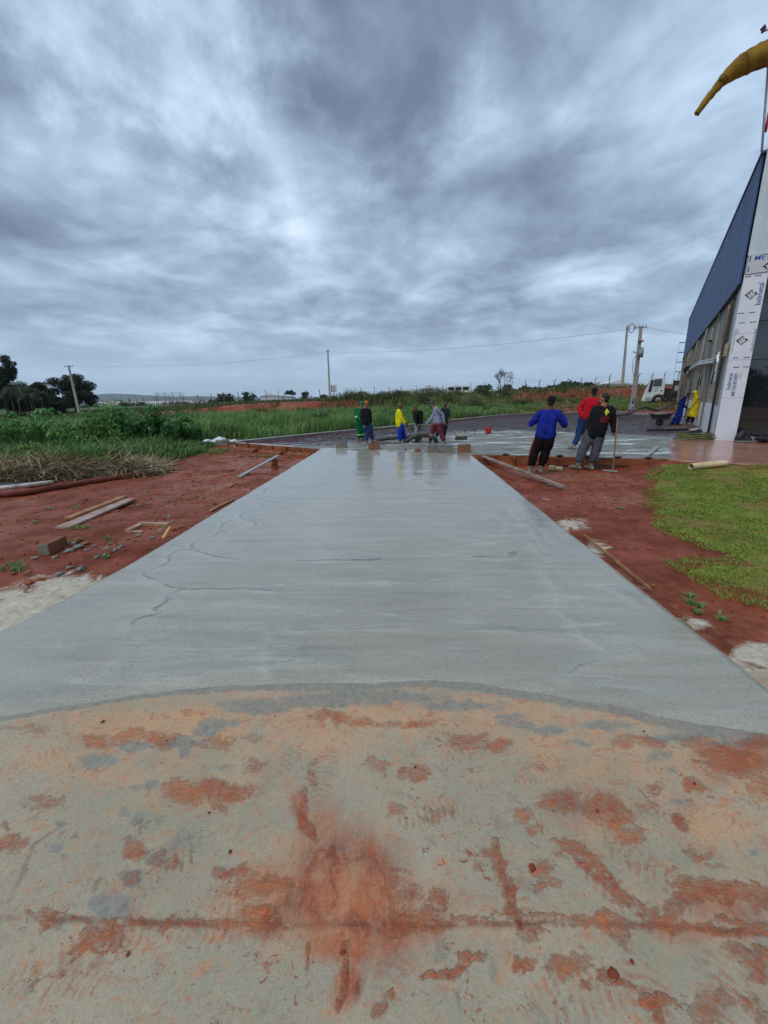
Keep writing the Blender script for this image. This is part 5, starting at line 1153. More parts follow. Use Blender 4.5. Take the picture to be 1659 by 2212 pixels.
def person(label, pos, J, fwd, shirt, trousers, skin=skinM, boots=bootM, headgear=None, hair=True, beard=False, cut=1.0, hem=None, footdir=None, grip=(.9, .9), hand_dir=None, loose=1.0, name='person', voxel=.013, bare_arm=False, gloves=None, coat=None, face=True, hand_n=None, boot_top=.30, bands=None, bulk=1.0, kd=.01058):
    """J: joints in metres, x to the viewer's right, y away, z up, from the feet"""
    az = math.atan2(pos.x, pos.y)
    t = thing('person', label, 'person', pos, -az); KD[round(pos.x, 3)] = kd; sc_ = scl(pos, kd); t.scale = (sc_,)*3
    f = Vector(fwd).normalized(); f2 = Vector((f.x, f.y, 0)).normalized() if abs(f.x)+abs(f.y) > .01 else Vector((0, 1, 0)); side = Vector((f2.y, -f2.x, 0))
    J = {k: Vector((v[0]*math.cos(az), v[1], v[2])) for k, v in J.items()}
    pel, ch, nk, hd = J['pel'], J['ch'], J['nk'], J['hd']; B = bulk
    hdir = (hd-nk).normalized(); hup = (hdir+Vector((0, 0, 1.2))).normalized(); hf = (f-hup*f.dot(hup)).normalized(); hs = hf.cross(hup)
    b = MB()
    # head with skull, jaw, nose, ears
    b.ell(hd+hup*.02-hf*.008, (.076, .096, .105), axes=(hs, hf, hup)); b.ell(hd-hup*.052+hf*.022, (.056, .068, .066), axes=(hs, hf, hup))
    b.tube([hd+hup*.012+hf*.088, hd-hup*.018+hf*.112, hd-hup*.030+hf*.092], [.008, .015, .014], 8, round_=True)
    b.ell(hd-hup*.055+hf*.086, (.026, .012, .010), axes=(hs, hf, hup)); b.ell(hd-hup*.088+hf*.066, (.022, .018, .018), axes=(hs, hf, hup))
    for s in (-1, 1): b.ell(hd+hs*s*.078-hf*.002-hup*.005, (.010, .020, .032), axes=(hs, hf, hup), nu=8, nv=6)
    b.tube([nk-hup*.06, nk+hup*.02, hd-hup*.05-hf*.01], [.066*B, .058*B, .055], 10, round_=True)
    for s, h in (('a', 'pa'), ('b', 'pb')):
        sh, el, wr = J['sh'+s], J['el'+s], J['wr'+s]; hp, kn, an = J['hp'+s], J['kn'+s], J['an'+s]
        b.tube([sh, sh.lerp(el, .5), el, el.lerp(wr, .35), wr], [.056, .050, .042, .041, .028], 9, round_=True)
        b.tube([hp, hp.lerp(kn, .5), kn, kn.lerp(an, .35), an], [.090, .076, .056, .056, .038], 9, round_=True)
        b.tube([an, an-Vector((0, 0, .03))+f2*.12], [.035, .03], 8, round_=True)
        b.tube([ch.lerp(sh, .30), pel.lerp(hp, .5)], [.088, .088], 10, round_=True)
    b.tube([J['sha'], J['shb']], [.054, .054], 10, round_=True); b.tube([pel, ch, nk-hup*.03], [.09, .095, .055], 12, round_=True)
    hb = MB(); hdn = hand_dir or {}
    for i, s in enumerate('ab'):
        wr, el = J['wr'+s], J['el'+s]; d = Vector(hdn.get(s, wr-el)).normalized(); n_ = Vector((hand_n or {}).get(s, (0, -.2, 1)) if abs(d.z) < .7 else (hand_n or {}).get(s, f2))
        if gloves is None: hand(hb, wr-d*.01, d, n_, grip[i]*.75)
    body = remesh(b, 'body', skin, t, .012, 2, extra=hb if hb.v else None)
    if gloves:
        for i, s in enumerate('ab'):
            wr, el = J['wr'+s], J['el'+s]; d = Vector(hdn.get(s, wr-el)).normalized(); g = MB(); g.tube([wr-d*.06, wr], [.038, .036], 9, round_=True); hand(g, wr-d*.01, d, Vector(f2), grip[i]*.75, 1.18); g.build('glove', gloves, t, True, local=True)
    # shirt
    m = MB(); hemz = hem or {}
    hm = Vector(J.get('hem', pel-Vector((0, 0, .02))))
    for s in 'ab':
        sh, el, wr, hp = J['sh'+s], J['el'+s], J['wr'+s], J['hp'+s]; off = (hp-pel)*.55
        m.tube([hm+off*1.15, (hm+ch)/2+off*.9, ch.lerp(sh, .42), sh.lerp(ch, .25)], [.118*B*loose, .116*B*loose, .118*B, .078], 12, round_=True)
        if not bare_arm: m.tube([sh, sh.lerp(el, .5), el, el.lerp(wr, .5), wr-(wr-el).normalized()*.015], [.070*B, .064*loose, .056*loose, .052*loose, .040*loose], 10, round_=True)
        else: m.tube([sh, sh.lerp(el, .75)], [.070*B, .066*B], 10, round_=True)
    m.tube([J['sha'], (J['sha']+J['shb'])/2+Vector((0, 0, .015)), J['shb']], [.072, .085, .072], 10, round_=True)
    m.tube([hm+Vector((0, 0, .07)), ch, nk-hdir*.055], [.125*B*loose, .130*B, .068], 12, round_=True)
    if coat:
        for s in 'ab':
            off = (J['hp'+s]-pel)*.7; m.tube([ch+off*.8, pel+off*1.2, Vector((J['kn'+s].x*.35+pel.x*.65, pel.y, coat))+off*1.4], [.13, .155, .175], 12, round_=False)
        m.tube([ch, pel, Vector((pel.x-.01, pel.y, coat))], [.15, .21, .255], 14, round_=False)
    sh_ = remesh(m, 'raincoat' if coat else 'shirt', shirt, t, voxel, 3, .015, 12, seed=hash(label) % 50)
    # trousers
    m = MB()
    for s in 'ab':
        hp, kn, an = J['hp'+s], J['kn'+s], J['an'+s]; end = kn.lerp(an, cut*.62)
        m.tube([hp+Vector((0, 0, .04)), hp.lerp(kn, .5), kn, kn.lerp(end, .6), end], [.110*B, .100*loose, .080*loose, .080*loose, .070*loose], 11, round_=True)
    m.tube([J['hpa']+Vector((0, 0, .05)), J['hpb']+Vector((0, 0, .05))], [.112*B, .112*B], 11, round_=True)
    tr_ = remesh(m, 'trousers', trousers, t, voxel, 3, .017, 10, seed=hash(label) % 31)
    # boots
    if boots:
        for s in 'ab':
            kn, an = J['kn'+s], J['an'+s]; fd = Vector((footdir or {}).get(s, f2)); fd.z = 0; fd.normalize(); m = MB(); z = an.z
            top = an.lerp(kn, boot_top/.40*.95); sole = Vector((an.x, an.y, an.z-.075))
            m.tube([top, an.lerp(top, .4), an, sole+Vector((0, 0, .035))], [.066, .060, .056, .052], 11, round_=False)
            m.tube([sole-fd*.045+Vector((0, 0, .038)), sole+fd*.07+Vector((0, 0, .045)), sole+fd*.165+Vector((0, 0, .036))], [.044, .047, .040], 10, round_=True)
            remesh(m, 'boot', boots, t, .012, 2)
    # hair / beard / headgear
    if hair and headgear != 'hood':
        m = MB(); m.ell(hd+hup*.045-hf*.024, (.081, .090, .088), axes=(hs, hf, hup)); m.ell(hd-hf*.052-hup*.01, (.068, .052, .072), axes=(hs, hf, hup)); m.build('hair', hairB, t, True, local=True)
    if beard:
        m = MB(); m.ell(hd-hup*.078+hf*.045, (.055, .052, .040), axes=(hs, hf, hup)); m.build('beard', hairB, t, True, local=True)
    if headgear and headgear[0] == 'cap':
        m = MB(); m.ell(hd+hup*.058-hf*.010, (.089, .104, .080), axes=(hs, hf, hup)); o = m.build('cap', headgear[1], t, True, local=True)
        bd = hf if len(headgear) < 3 else -hf; m = MB(); pts = []
        for k in range(9):
            a = math.radians(-75+k*18.75); pts.append(hd+hup*.050+hs*.080*math.sin(a)+bd*(.075+.085*math.cos(a)))
        pts = [hd+hup*.055+hs*.08+bd*.03]+pts[::-1]+[hd+hup*.055-hs*.08+bd*.03]; m.prism(pts, hup*.008); m.build('cap_brim', headgear[1], t, local=True)
    if headgear == 'hood':
        m = MB(); m.ell(hd+hup*.02-hf*.018, (.105, .118, .135), axes=(hs, hf, hup)); m.tube([nk-hup*.04, hd-hup*.03-hf*.02], [.115, .10], 10, round_=True); m.prism([hd+hup*.13-hf*.02+hs*.06, hd+hup*.13-hf*.02-hs*.06, hd+hup*.08+hf*.125-hs*.05, hd+hup*.08+hf*.125+hs*.05], hup*.02)
        remesh(m, 'hood', shirt, t, .014, 2)
        m = MB(); m.ell(hd-hup*.01+hf*.085, (.062, .028, .085), axes=(hs, hf, hup)); m.build('hood_shade_patch', hairB, t, True, local=True)  # black ellipsoid on the closed hood, painted stand-in for the shade inside it
    if face and headgear != 'hood':
        for s in (-1, 1):
            m = MB(); m.ell(hd+hup*.010+hf*.087+hs*s*.032, (.013, .008, .007), axes=(hs, hf, hup), nu=8, nv=6); m.build('eye', eyeM, t, True, local=True)
    for (a, c, r, mt_) in (bands or []):
        m = MB(); m.tube([a, c], [r, r], 14); m.build('reflective_band', mt_, t, True, local=True)
    t['_f'] = 0; del t['_f']
    return t, sh_
def scl(pos, kd): return (-(Rm.transposed() @ (pos-CAMP)).z)/F/kd
def toworld(pos, v, kd=None):
    az = math.atan2(pos.x, pos.y); s = scl(pos, kd or KD.get(round(pos.x, 3), .01058)); return pos + Matrix.Rotation(-az, 3, 'Z') @ Vector((v[0]*math.cos(az)*s, v[1]*s, v[2]*s))
KD = {}
def JJ(x0, y0, k, d):
    return {n: ((v[0]-x0)*k, v[2] if len(v) > 2 else 0.0, (y0-v[1])*k) for n, v in d.items()}

royal = cloth('royal_blue_cotton', srgb(28, 44, 150), .6); black = cloth('black_cotton', (.012, .012, .014), .7); redc = cloth('red_cotton', srgb(190, 22, 44), .75); navyT = cloth('black_track', srgb(26, 16, 20), .8)
greyT = cloth('grey_trousers', srgb(84, 88, 98), .7); jean = cloth('blue_denim', srgb(34, 62, 110), .65); green = cloth('green_workwear', srgb(12, 112, 70), .65); yell = cloth('yellow_jersey', srgb(232, 222, 24), .85)
bl2 = cloth('bright_blue_trousers', srgb(22, 62, 170), .65); pale = cloth('pale_denim', srgb(140, 156, 170), .75); greyS = cloth('light_grey_jersey', srgb(138, 148, 168), .8); maroon = cloth('maroon_trousers', srgb(122, 52, 58), .7); darkg = cloth('dark_slate_shirt', srgb(34, 44, 50), .7)
overall = cloth('navy_overall', srgb(22, 36, 108), .7); rain = M('yellow_raincoat', srgb(222, 196, 0), .35, srgb(190, 162, 0), 4, spec=.5, bump=.006, bscale=14); strip = cloth('striped_jersey', srgb(170, 172, 182), .4, 14); glove = M('work_glove', srgb(120, 128, 132), .8, srgb(92, 98, 102), 8)
refl = M('reflective_tape', srgb(190, 226, 90), .4, srgb(170, 200, 120), 5); capO = cloth('orange_cap', srgb(190, 116, 40), .75); capG = cloth('green_cap', srgb(18, 124, 84), .75); capGr = cloth('grey_cap', srgb(78, 92, 102), .7); capB = cloth('black_cap', (.014, .014, .016), .7)
bluejean = cloth('faded_work_jeans', srgb(48, 66, 98), .6)

# 1. blue shirt, near
P1 = GT(1153, 1024); k = .00140
J1 = JJ(255, 1365, k, dict(hd=(432, 218), nk=(420, 330), ch=(400, 470), pel=(395, 740), sha=(292, 400), shb=(545, 395), ela=(150, 560, .02), elb=(668, 575, .02), wra=(225, 470, .26), wrb=(640, 440, .26), hpa=(330, 760), hpb=(450, 750), kna=(240, 1010, -.02), knb=(415, 1010, .02), ana=(178, 1290, -.05), anb=(348, 1292, .06), hem=(392, 720)))
_, s1 = person('man in royal blue shirt and black trousers with a red side stripe, seen from behind', P1, J1, (0, 1, 0), royal, navyT, skinD, bootM, ('cap', capB, 1), bulk=1.14, loose=1.15, footdir={'a': (-.1, 1, 0), 'b': (-.5, 1, 0)}, face=False, grip=(.6, .6))
m = MB(); j = {n: Vector((v[0]*math.cos(math.atan2(P1.x, P1.y)), v[1], v[2])) for n, v in J1.items()}
m.tube([j['hpa']+Vector((-.125, -.02, -.02)), j['hpa'].lerp(j['kna'], .5)+Vector((-.118, -.03, 0)), j['kna']+Vector((-.095, -.03, 0)), j['kna'].lerp(j['ana'], .55)+Vector((-.082, -.03, 0))], .018, 6); m.build('red_side_stripe', M('red_stripe', srgb(150, 24, 40), .8), s1.parent, local=True)
# 2. black shirt with emblem, near
P2 = GT(1256, 1015); k = .00143
J2 = JJ(1035, 1295, k, dict(hd=(1255, 195), nk=(1262, 300), ch=(1245, 440), pel=(1185, 700), sha=(1150, 350), shb=(1370, 345), ela=(1085, 560, .02), elb=(1432, 540, .0), wra=(1010, 725, .04), wrb=(1452, 672, -.04), hpa=(1125, 720), hpb=(1240, 710), kna=(1022, 965, -.02), knb=(1225, 965, .02), ana=(972, 1230, -.04), anb=(1175, 1235, .05), hem=(1190, 690)))
t2, s2 = person('bearded man in black shirt with yellow diamond and red letters on its back', P2, J2, (-.95, .45, 0), black, greyT, skinM, bootM, None, beard=True, bulk=1.16, loose=1.12, footdir={'a': (-1, .25, 0), 'b': (-.6, .5, 0)}, hand_dir={'b': (.35, 0, -.7), 'a': (-.1, 0, -1)}, grip=(.5, 1.0), hand_n={'b': (0, 1, 0)})
def backprint():
    az = math.atan2(P2.x, P2.y); z0 = J2['ch'][2]; dep = bpy.context.evaluated_depsgraph_get(); ox = (1300-1035)*k
    def surf(x, z):
        best = None
        me = s2.data
        ok, loc, nor, _i = s2.ray_cast(Vector((x, -1.0, z)), Vector((0, 1, 0)))
        return (loc.y if ok else -.15)
    def patch(name, polys, mat, off=.004):
        m_ = MB()
        for poly in polys:
            cxx = sum(p[0] for p in poly)/len(poly); czz = sum(p[1] for p in poly)/len(poly)
            vs_ = [Vector((p[0], surf(*p)-off, p[1])) for p in poly]+[Vector((cxx, surf(cxx, czz)-off-.001, czz))]; n = len(poly); m_.add(vs_, [(i, (i+1) % n, n) for i in range(n)])
        return m_.build(name, mat, s2, local=True)
    J = lambda px, py: ((px-1035)*k*math.cos(az), (1295-py)*k)
    yel = M('print_yellow', srgb(206, 196, 40), .7); rd = M('print_red', srgb(176, 24, 40), .7)
    patch('yellow_diamond', [[J(1310, 332), J(1354, 384), J(1306, 440), J(1284, 388)]], yel, .018)
    def letters(body, cx, cz, w, mat, h=1.0):
        cu = bpy.data.curves.new('t', 'FONT'); cu.body = body; cu.size = 1; cu.align_x = 'CENTER'; cu.align_y = 'CENTER'; cu.offset = .02; cu.resolution_u = 1
        ob = bpy.data.objects.new('t', cu); COL.objects.link(ob); dg = bpy.context.evaluated_depsgraph_get(); me = bpy.data.meshes.new_from_object(ob.evaluated_get(dg)); bpy.data.objects.remove(ob); bpy.data.curves.remove(cu)
        W = max(v.co.x for v in me.vertices)-min(v.co.x for v in me.vertices); q = w/W
        for v in me.vertices:
            x, z = cx+v.co.x*q, cz+v.co.y*q*h+v.co.x*q*.05; v.co = Vector((x, surf(x, z)-.014, z))
        me.materials.clear(); me.materials.append(mat); me.name = 'back_lettering'; link('back_lettering', me, s2)
    a = J(1303, 470); letters('FORTE', a[0], a[1], .155, rd, 1.25); a = J(1298, 500); letters('LAJES PISOS', a[0], a[1], .165, rd, 1.1)
    a = J(1292, 530); patch('red_bar', [[(a[0]-.085, a[1]-.012), (a[0]+.08, a[1]-.006), (a[0]+.08, a[1]+.008), (a[0]-.085, a[1]+.002)]], rd, .014)
backprint()
# 3. red shirt, on the pad
P3 = G(1251.5, 972, .02); kk = .00182
J3 = JJ(1000, 965, kk, dict(hd=(1133, 52), nk=(1128, 138), ch=(1105, 260), pel=(1045, 480), sha=(1010, 185), shb=(1222, 180), ela=(926, 300, -.08), elb=(1255, 330, .05), wra=(990, 432, -.13), wrb=(1235, 450, .15), hpa=(1000, 500), hpb=(1085, 500), kna=(955, 740, .0), knb=(1090, 730, .06), ana=(898, 915, -.04), anb=(1105, 915, .1), hem=(1050, 450)))
person('man in bright red long sleeved shirt and blue jeans, one hand on his hip', P3, J3, (-.25, 1, 0), redc, jean, skinD, bootM, ('cap', capB, 1), footdir={'a': (-.7, .6, 0)}, hand_dir={'a': (.8, .1, -.45)}, face=False, bulk=1.05, kd=.00182/.1323)
# group by the blocks; zoom 7 scale
k7 = .00268
P4 = G(798.7, 957.5, .01)
J4 = JJ(300, 735, k7, dict(hd=(262, 140), nk=(252, 205), ch=(250, 290), pel=(270, 445), sha=(195, 235, .04), shb=(302, 232, -.06), ela=(185, 350, 0), elb=(318, 345, -.04), wra=(212, 450, -.10), wrb=(325, 425, -.02), hpa=(245, 455), hpb=(302, 450), kna=(255, 595, -.04), knb=(325, 590, .03), ana=(252, 710, -.04), anb=(352, 695, .05), hem=(268, 430)))
person('man in orange cap, black sweater, jeans and grey gloves beside the man in green', P4, J4, (.75, -.6, 0), black, bluejean, skinM, bootD, ('cap', capO), beard=True, gloves=glove, bulk=1.0, loose=1.05, footdir={'a': (.4, -1, 0), 'b': (1, -.5, 0)}, kd=.01930)
P5 = G(779.5, 954.3, .01)
J5 = JJ(165, 715, k7, dict(hd=(190, 150), nk=(180, 205), ch=(150, 290), pel=(155, 430), sha=(105, 235, .03), shb=(190, 235, .05), ela=(102, 335, -.05), elb=(205, 340, .1), wra=(165, 380, -.18), wrb=(200, 385, -.1), hpa=(132, 445), hpb=(180, 445), kna=(140, 570, 0), knb=(185, 568, .05), ana=(137, 692, 0), anb=(203, 685, .08), hem=(152, 425)))
jv = {n: Vector(v) for n, v in J5.items()}
bd = [(jv['ela']+Vector((0, -.01, .03)), jv['ela'].lerp(jv['wra'], .25), .066, refl), (jv['kna'].lerp(jv['ana'], .24), jv['kna'].lerp(jv['ana'], .36), .097, refl), (jv['knb'].lerp(jv['anb'], .24), jv['knb'].lerp(jv['anb'], .36), .097, refl)]
person('worker in a green uniform with pale reflective bands and a green cap, hands folded', P5, J5, (.9, -.4, 0), green, green, skinM, bootD, ('cap', capG), beard=False, footdir={'a': (-.2, -1, 0), 'b': (.9, -.4, 0)}, bands=bd, kd=.01930)
P6 = G(867.5, 957.5, .01)
J6 = JJ(795, 735, k7, dict(hd=(777, 168), nk=(765, 222), ch=(750, 300), pel=(770, 450), sha=(745, 250, .14), shb=(762, 252, -.14), ela=(782, 330, .16), elb=(795, 340, -.16), wra=(858, 420, .05), wrb=(845, 430, -.12), hpa=(770, 470, .07), hpb=(785, 470, -.07), kna=(825, 590, .08), knb=(765, 590, -.06), ana=(838, 690, .08), anb=(775, 715, -.06), hem=(757, 440)))
person('man in a bright yellow long sleeved shirt and blue trousers holding a thin rod down', P6, J6, (1, -.25, -.1), yell, bl2, skinD, bootD, None, hair=False, loose=1.12, hand_dir={'a': (.5, 0, -.8), 'b': (.5, 0, -.8)}, boot_top=.22, kd=.01930)
P7 = G(902, 956, .01)
J7 = JJ(1040, 725, k7, dict(hd=(1003, 215, -.25), nk=(1015, 250, -.18), ch=(1045, 320, -.08), pel=(1075, 420, .08), sha=(985, 270, -.12), shb=(1095, 268, -.05), ela=(1012, 390, -.2), elb=(1090, 400, -.18), wra=(1050, 470, -.3), wrb=(1062, 490, -.3), hpa=(1040, 430, .06), hpb=(1105, 428, .08), kna=(1018, 560, -.02), knb=(1088, 565, 0), ana=(1015, 695, 0), anb=(1085, 700, .05), hem=(1068, 410, .06)))
person('man in a black hoodie and pale jeans bending forward over a shovel', P7, J7, (-.1, -1, -.75), black, pale, skinD, M('pale_boot', srgb(130, 122, 112), .6), None, hair=True, hand_dir={'a': (0, -.2, -1), 'b': (0, -.2, -1)}, loose=1.05, footdir={'a': (-1, -.5, 0), 'b': (.1, -1, 0)}, kd=.01930)
P8 = G(944, 960.5, .01)
J8 = JJ(1345, 755, k7, dict(hd=(1250, 138), nk=(1285, 185), ch=(1325, 265), pel=(1335, 430), sha=(1320, 205, .12), shb=(1330, 215, -.14), ela=(1255, 345, .14), elb=(1425, 300, -.12), wra=(1180, 435, .02), wrb=(1442, 405, -.12), hpa=(1310, 450, .06), hpb=(1370, 450, -.07), kna=(1262, 600, .05), knb=(1405, 590, -.06), ana=(1232, 730, .04), anb=(1465, 728, -.06), hem=(1345, 410)))
person('man in a grey cap, light grey shirt and maroon trousers striding left with a shovel', P8, J8, (-1, -.1, -.35), greyS, maroon, skinM, bootD, ('cap', capGr), beard=True, loose=1.08, bulk=1.05, hand_dir={'a': (-.8, 0, -.5), 'b': (.2, 0, -1)}, boot_top=.16, kd=.01930)
P9 = G(952, 947.3, .01)
J9 = JJ(1405, 660, k7*1.08, dict(hd=(1462, 148), nk=(1455, 198), ch=(1465, 280), pel=(1455, 420), sha=(1420, 225), shb=(1510, 232), ela=(1425, 330, -.1), elb=(1518, 335, -.05), wra=(1455, 410, -.2), wrb=(1518, 440, -.1), hpa=(1425, 435), hpb=(1480, 435), kna=(1365, 540, 0), knb=(1462, 540, 0), ana=(1335, 640, 0), anb=(1462, 640, .05), hem=(1455, 410)))
person('man in a dark slate t-shirt standing behind the one in the grey shirt, arms bare', P9, J9, (-.5, -1, -.5), darkg, cloth('dark_denim', srgb(30, 44, 66), .7), skinD, bootD, None, bare_arm=True, hand_dir={'a': (.2, -.5, -.6), 'b': (0, 0, -1)}, kd=.02084)
# by the hall
k3 = .0043
P10 = G(1457, 919.2, .02); k3 = .00473
J10 = JJ(592, 1228, k3, dict(hd=(690, 893), nk=(668, 910), ch=(640, 960), pel=(625, 1045), sha=(650, 920, .14), shb=(655, 925, -.15), ela=(640, 985, .16), elb=(645, 990, -.17), wra=(680, 1020, .10), wrb=(690, 1030, -.08), hpa=(622, 1055, .08), hpb=(632, 1055, -.07), kna=(595, 1130, .08), knb=(635, 1130, -.06), ana=(562, 1208, .08), anb=(618, 1208, -.05), hem=(625, 1035)))
person('worker in navy blue overalls leaning toward the man in the yellow raincoat', P10, J10, (1, 0, -.45), overall, cloth('blue_overall_legs', srgb(20, 44, 132), .7), skinD, M('dirty_shoe', srgb(70, 50, 44), .7), None, boot_top=.05, cut=1.5, loose=1.08, kd=.02492)
P11 = G(1491, 919.2, .02)
J11 = JJ(775, 1228, k3, dict(hd=(768, 872), nk=(783, 900), ch=(795, 950), pel=(785, 1050), sha=(790, 915, .15), shb=(800, 918, -.15), ela=(770, 990, .16), elb=(768, 1000, -.18), wra=(735, 1045, .08), wrb=(722, 1058, -.1), hpa=(770, 1060, .08), hpb=(795, 1060, -.07), kna=(745, 1140, .06), knb=(792, 1140, -.05), ana=(733, 1210, .06), anb=(790, 1210, -.05), hem=(785, 1040)))
person('person in a hooded yellow raincoat standing against the hall wall', P11, J11, (-1, -.1, -.35), rain, cloth('dark_trousers', srgb(48, 36, 40), .7), skinD, bootD, 'hood', coat=.50, bulk=1.05, kd=.02492)
p = gpos(1364, 33.5); k3 = (p.y*1.03)*.346/1514; P12 = G(1364.5, 884, tzs(p.x, p.y)+0); P12 = p
J12 = JJ(105, 1038, .0092, dict(hd=(122, 870), nk=(122, 888), ch=(122, 915), pel=(112, 955), sha=(100, 895), shb=(145, 895), ela=(93, 925), elb=(152, 925), wra=(95, 950, -.1), wrb=(148, 950, -.1), hpa=(104, 958), hpb=(122, 958), kna=(100, 995), knb=(118, 995), ana=(95, 1030), anb=(112, 1030), hem=(112, 950)))
person('far off man in a pale striped shirt standing below the transformer pole', P12, J12, (-.3, -1, 0), strip, cloth('grey_blue_trousers', srgb(84, 92, 108), .7), skinD, bootD, ('cap', capB), kd=.0485)

# ================================================================== tools in hand and on the ground
wood = M('raw_timber', srgb(168, 124, 84), .75, srgb(120, 78, 50), 5, sc=(1, 1, 1), bump=.003, bscale=60); woodR = M('mud_stained_timber', srgb(150, 92, 62), .8, srgb(104, 56, 38), 4, bump=.004); woodG = M('weathered_timber', srgb(150, 142, 130), .85, srgb(108, 94, 84), 5, bump=.003)
woodO = M('orange_form_board', srgb(150, 88, 48), .6, srgb(96, 50, 28), 2.2, sc=(1, 1, 3), bump=.003, bscale=30); alu = M('dull_aluminium', srgb(166, 170, 168), .45, srgb(134, 134, 128), 6, metal=.3); handle_m = M('wooden_handle', srgb(150, 124, 96), .7, srgb(120, 96, 74), 9); rust = M('worn_iron', srgb(74, 68, 62), .55, srgb(104, 92, 82), 8, metal=.3)
cemM = M('cement_crust', srgb(140, 136, 126), .85, srgb(110, 106, 98), 8, bump=.004)
# squeegee of man 2
def tool_upright():
    h = Vector(J2['wrb']); a = toworld(P2, ((1482-1035)*.00143, -.09, (1295-480)*.00143)); b = toworld(P2, ((1508-1035)*.00143, -.09, .035)); t = thing('concrete_float', 'upright long handled hand float resting on red dirt by the bearded man', 'tool', b)
    m = MB(); m.tube([b, a], .017, 8, round_=True); m.build('handle', handle_m, t, True)
    m = MB(); c = toworld(P2, ((1468-1035)*.00143, -.09, .03)); e = toworld(P2, ((1580-1035)*.00143, -.09, .03)); c2 = toworld(P2, ((1362-1035)*.00143, -.05, .03)); m.beam(c2, e, .12, .02); m.build('float_plate', alu, t, bevel=.004)
    m = MB(); m.tube([toworld(P2, ((1425-1035)*.00143, -.07, .25)), toworld(P2, ((1500-1035)*.00143, -.09, .06))], .012, 6); m.build('brace', rust, t)
tool_upright()
def shovel(a, b, label, blade=True, w=.22):
    """a grip end, b blade tip"""
    d = (b-a).normalized(); n = d.cross(Vector((0, 0, 1))).cross(d); n = n.normalized() if n.length > .01 else Vector((0, 1, 0)); u = d.cross(n); s = b-d*.28
    t = thing('shovel', label, 'shovel', Vector((b.x, b.y, b.z)))
    m = MB(); m.tube([a, s], .016, 8, round_=True); m.build('handle', handle_m, t, True)
    m = MB(); m.prism([s-u*w*.2, s+d*.02-u*w*.5, s+d*.20-u*w*.48, b, s+d*.20+u*w*.48, s+d*.02+u*w*.5, s+u*w*.2], n*.006); m.tube([s-d*.1, s+d*.06], [.02, .022], 8); m.build('blade', rust, t)
W8 = lambda px, py, dp=0: toworld(P8, ((px-1345)*k7, dp, (755-py)*k7))
shovel(W8(1450, 425, -.13), W8(935, 468, .10), 'shovel held level by the man in the grey shirt', w=.2)
def blade_fix():
    t = thing('shovel_plate', 'pointed steel plate hanging from the level shovel beside the yellow shirted man', 'tool', W8(955, 520, .1)); m = MB()
    m.prism([W8(925, 475, .1), W8(948, 465, .1), W8(1000, 525, .1), W8(990, 548, .1), W8(930, 570, .1), W8(918, 530, .1)], Vector((0, .012, 0))); m.build('blade', rust, t)
blade_fix()
W9 = lambda px, py, dp=0: toworld(P8, ((px-1345)*k7, dp, (755-py)*k7))
def hoe():
    a, b = W9(1450, 415, .12), W9(1672, 640, .2); tip = G(962, 0, 0) if False else W9(1720, 690, .25)
    z1 = lambda x, y: ((1300+x*.392), (1450+y*.392))
    A1 = G(965, 0) if False else None
    t = thing('concrete_rake', 'long handled concrete rake held by the man in the slate shirt', 'rake', tip)
    m = MB(); m.tube([a, b, tip+Vector((0, 0, .12))], .016, 8, round_=True); m.build('handle', handle_m, t, True)
    m = MB(); m.box(tip+Vector((.0, 0, .06)), (.42, .03, .13), rot=(.3, 0, .2)); m.build('rake_head', rust, t, bevel=.005)
hoe()
def rod():
    a, b = toworld(P6, ((868-795)*k7, -.03, (735-455)*k7)), toworld(P6, ((958-795)*k7, -.03, (735-625)*k7)); t = thing('steel_rod', 'thin steel rod slanting down from the hand of the yellow shirted man', 'rod', b); m = MB(); m.tube([a, b], .011, 6, round_=True); m.build('shaft', rust, t); m = MB(); m.tube([a-(b-a)*.02, a+(b-a)*.12], .018, 8, round_=True); m.build('grip', M('rubber', (.02, .02, .02)), t)
rod()
W7 = lambda px, py, dp=0: toworld(P7, ((px-1040)*k7, dp, (725-py)*k7))
shovel(W7(1052, 455, -.34), W7(1040, 722, -.28), 'upright shovel under the hands of the bent man in black')

# thick delivery hose
hoseM = M('cement_hose', srgb(92, 88, 84), .6, srgb(66, 62, 60), 4, bump=.004)
def pxy(x, y, z): return G(x, y, z)
def D7(a, b): return ((1380+a*.2532)/1.8228, (1560+b*.2532)/1.8228)
def hose(name, pts, r, label, cat='hose', mat=None, n=10, sub=6):
    # smooth spline through the points
    P = [Vector(p) for p in pts]; out = []
    for i in range(len(P)-1):
        p0, p1, p2, p3 = P[max(i-1, 0)], P[i], P[i+1], P[min(i+2, len(P)-1)]
        for s in range(sub):
            u = s/sub; out.append(.5*((2*p1)+(p2-p0)*u+(2*p0-5*p1+4*p2-p3)*u*u+(3*p1-p0-3*p2+p3)*u**3))
    out.append(P[-1]); m = MB(); m.tube(out, r, n, round_=True); o = m.build(name, mat or hoseM, None, True, origin=P[0]); return tag(o, label, cat)
Yh = G(905, 957).y
def at7(a, b, Y): q = D7(a, b); return A(q[0], q[1], Y)
hose('concrete_hose', [G(*D7(860, 715), .06), at7(900, 680, 13.3), at7(960, 645, 13.2), at7(1030, 605, 13.1), at7(1100, 582, 13.0), at7(1170, 580, 12.9), at7(1230, 600, 12.9), at7(1290, 640, 12.9), G(*D7(1330, 685), .05)], .075, 'thick grey concrete hose arching off the floor between the workers')
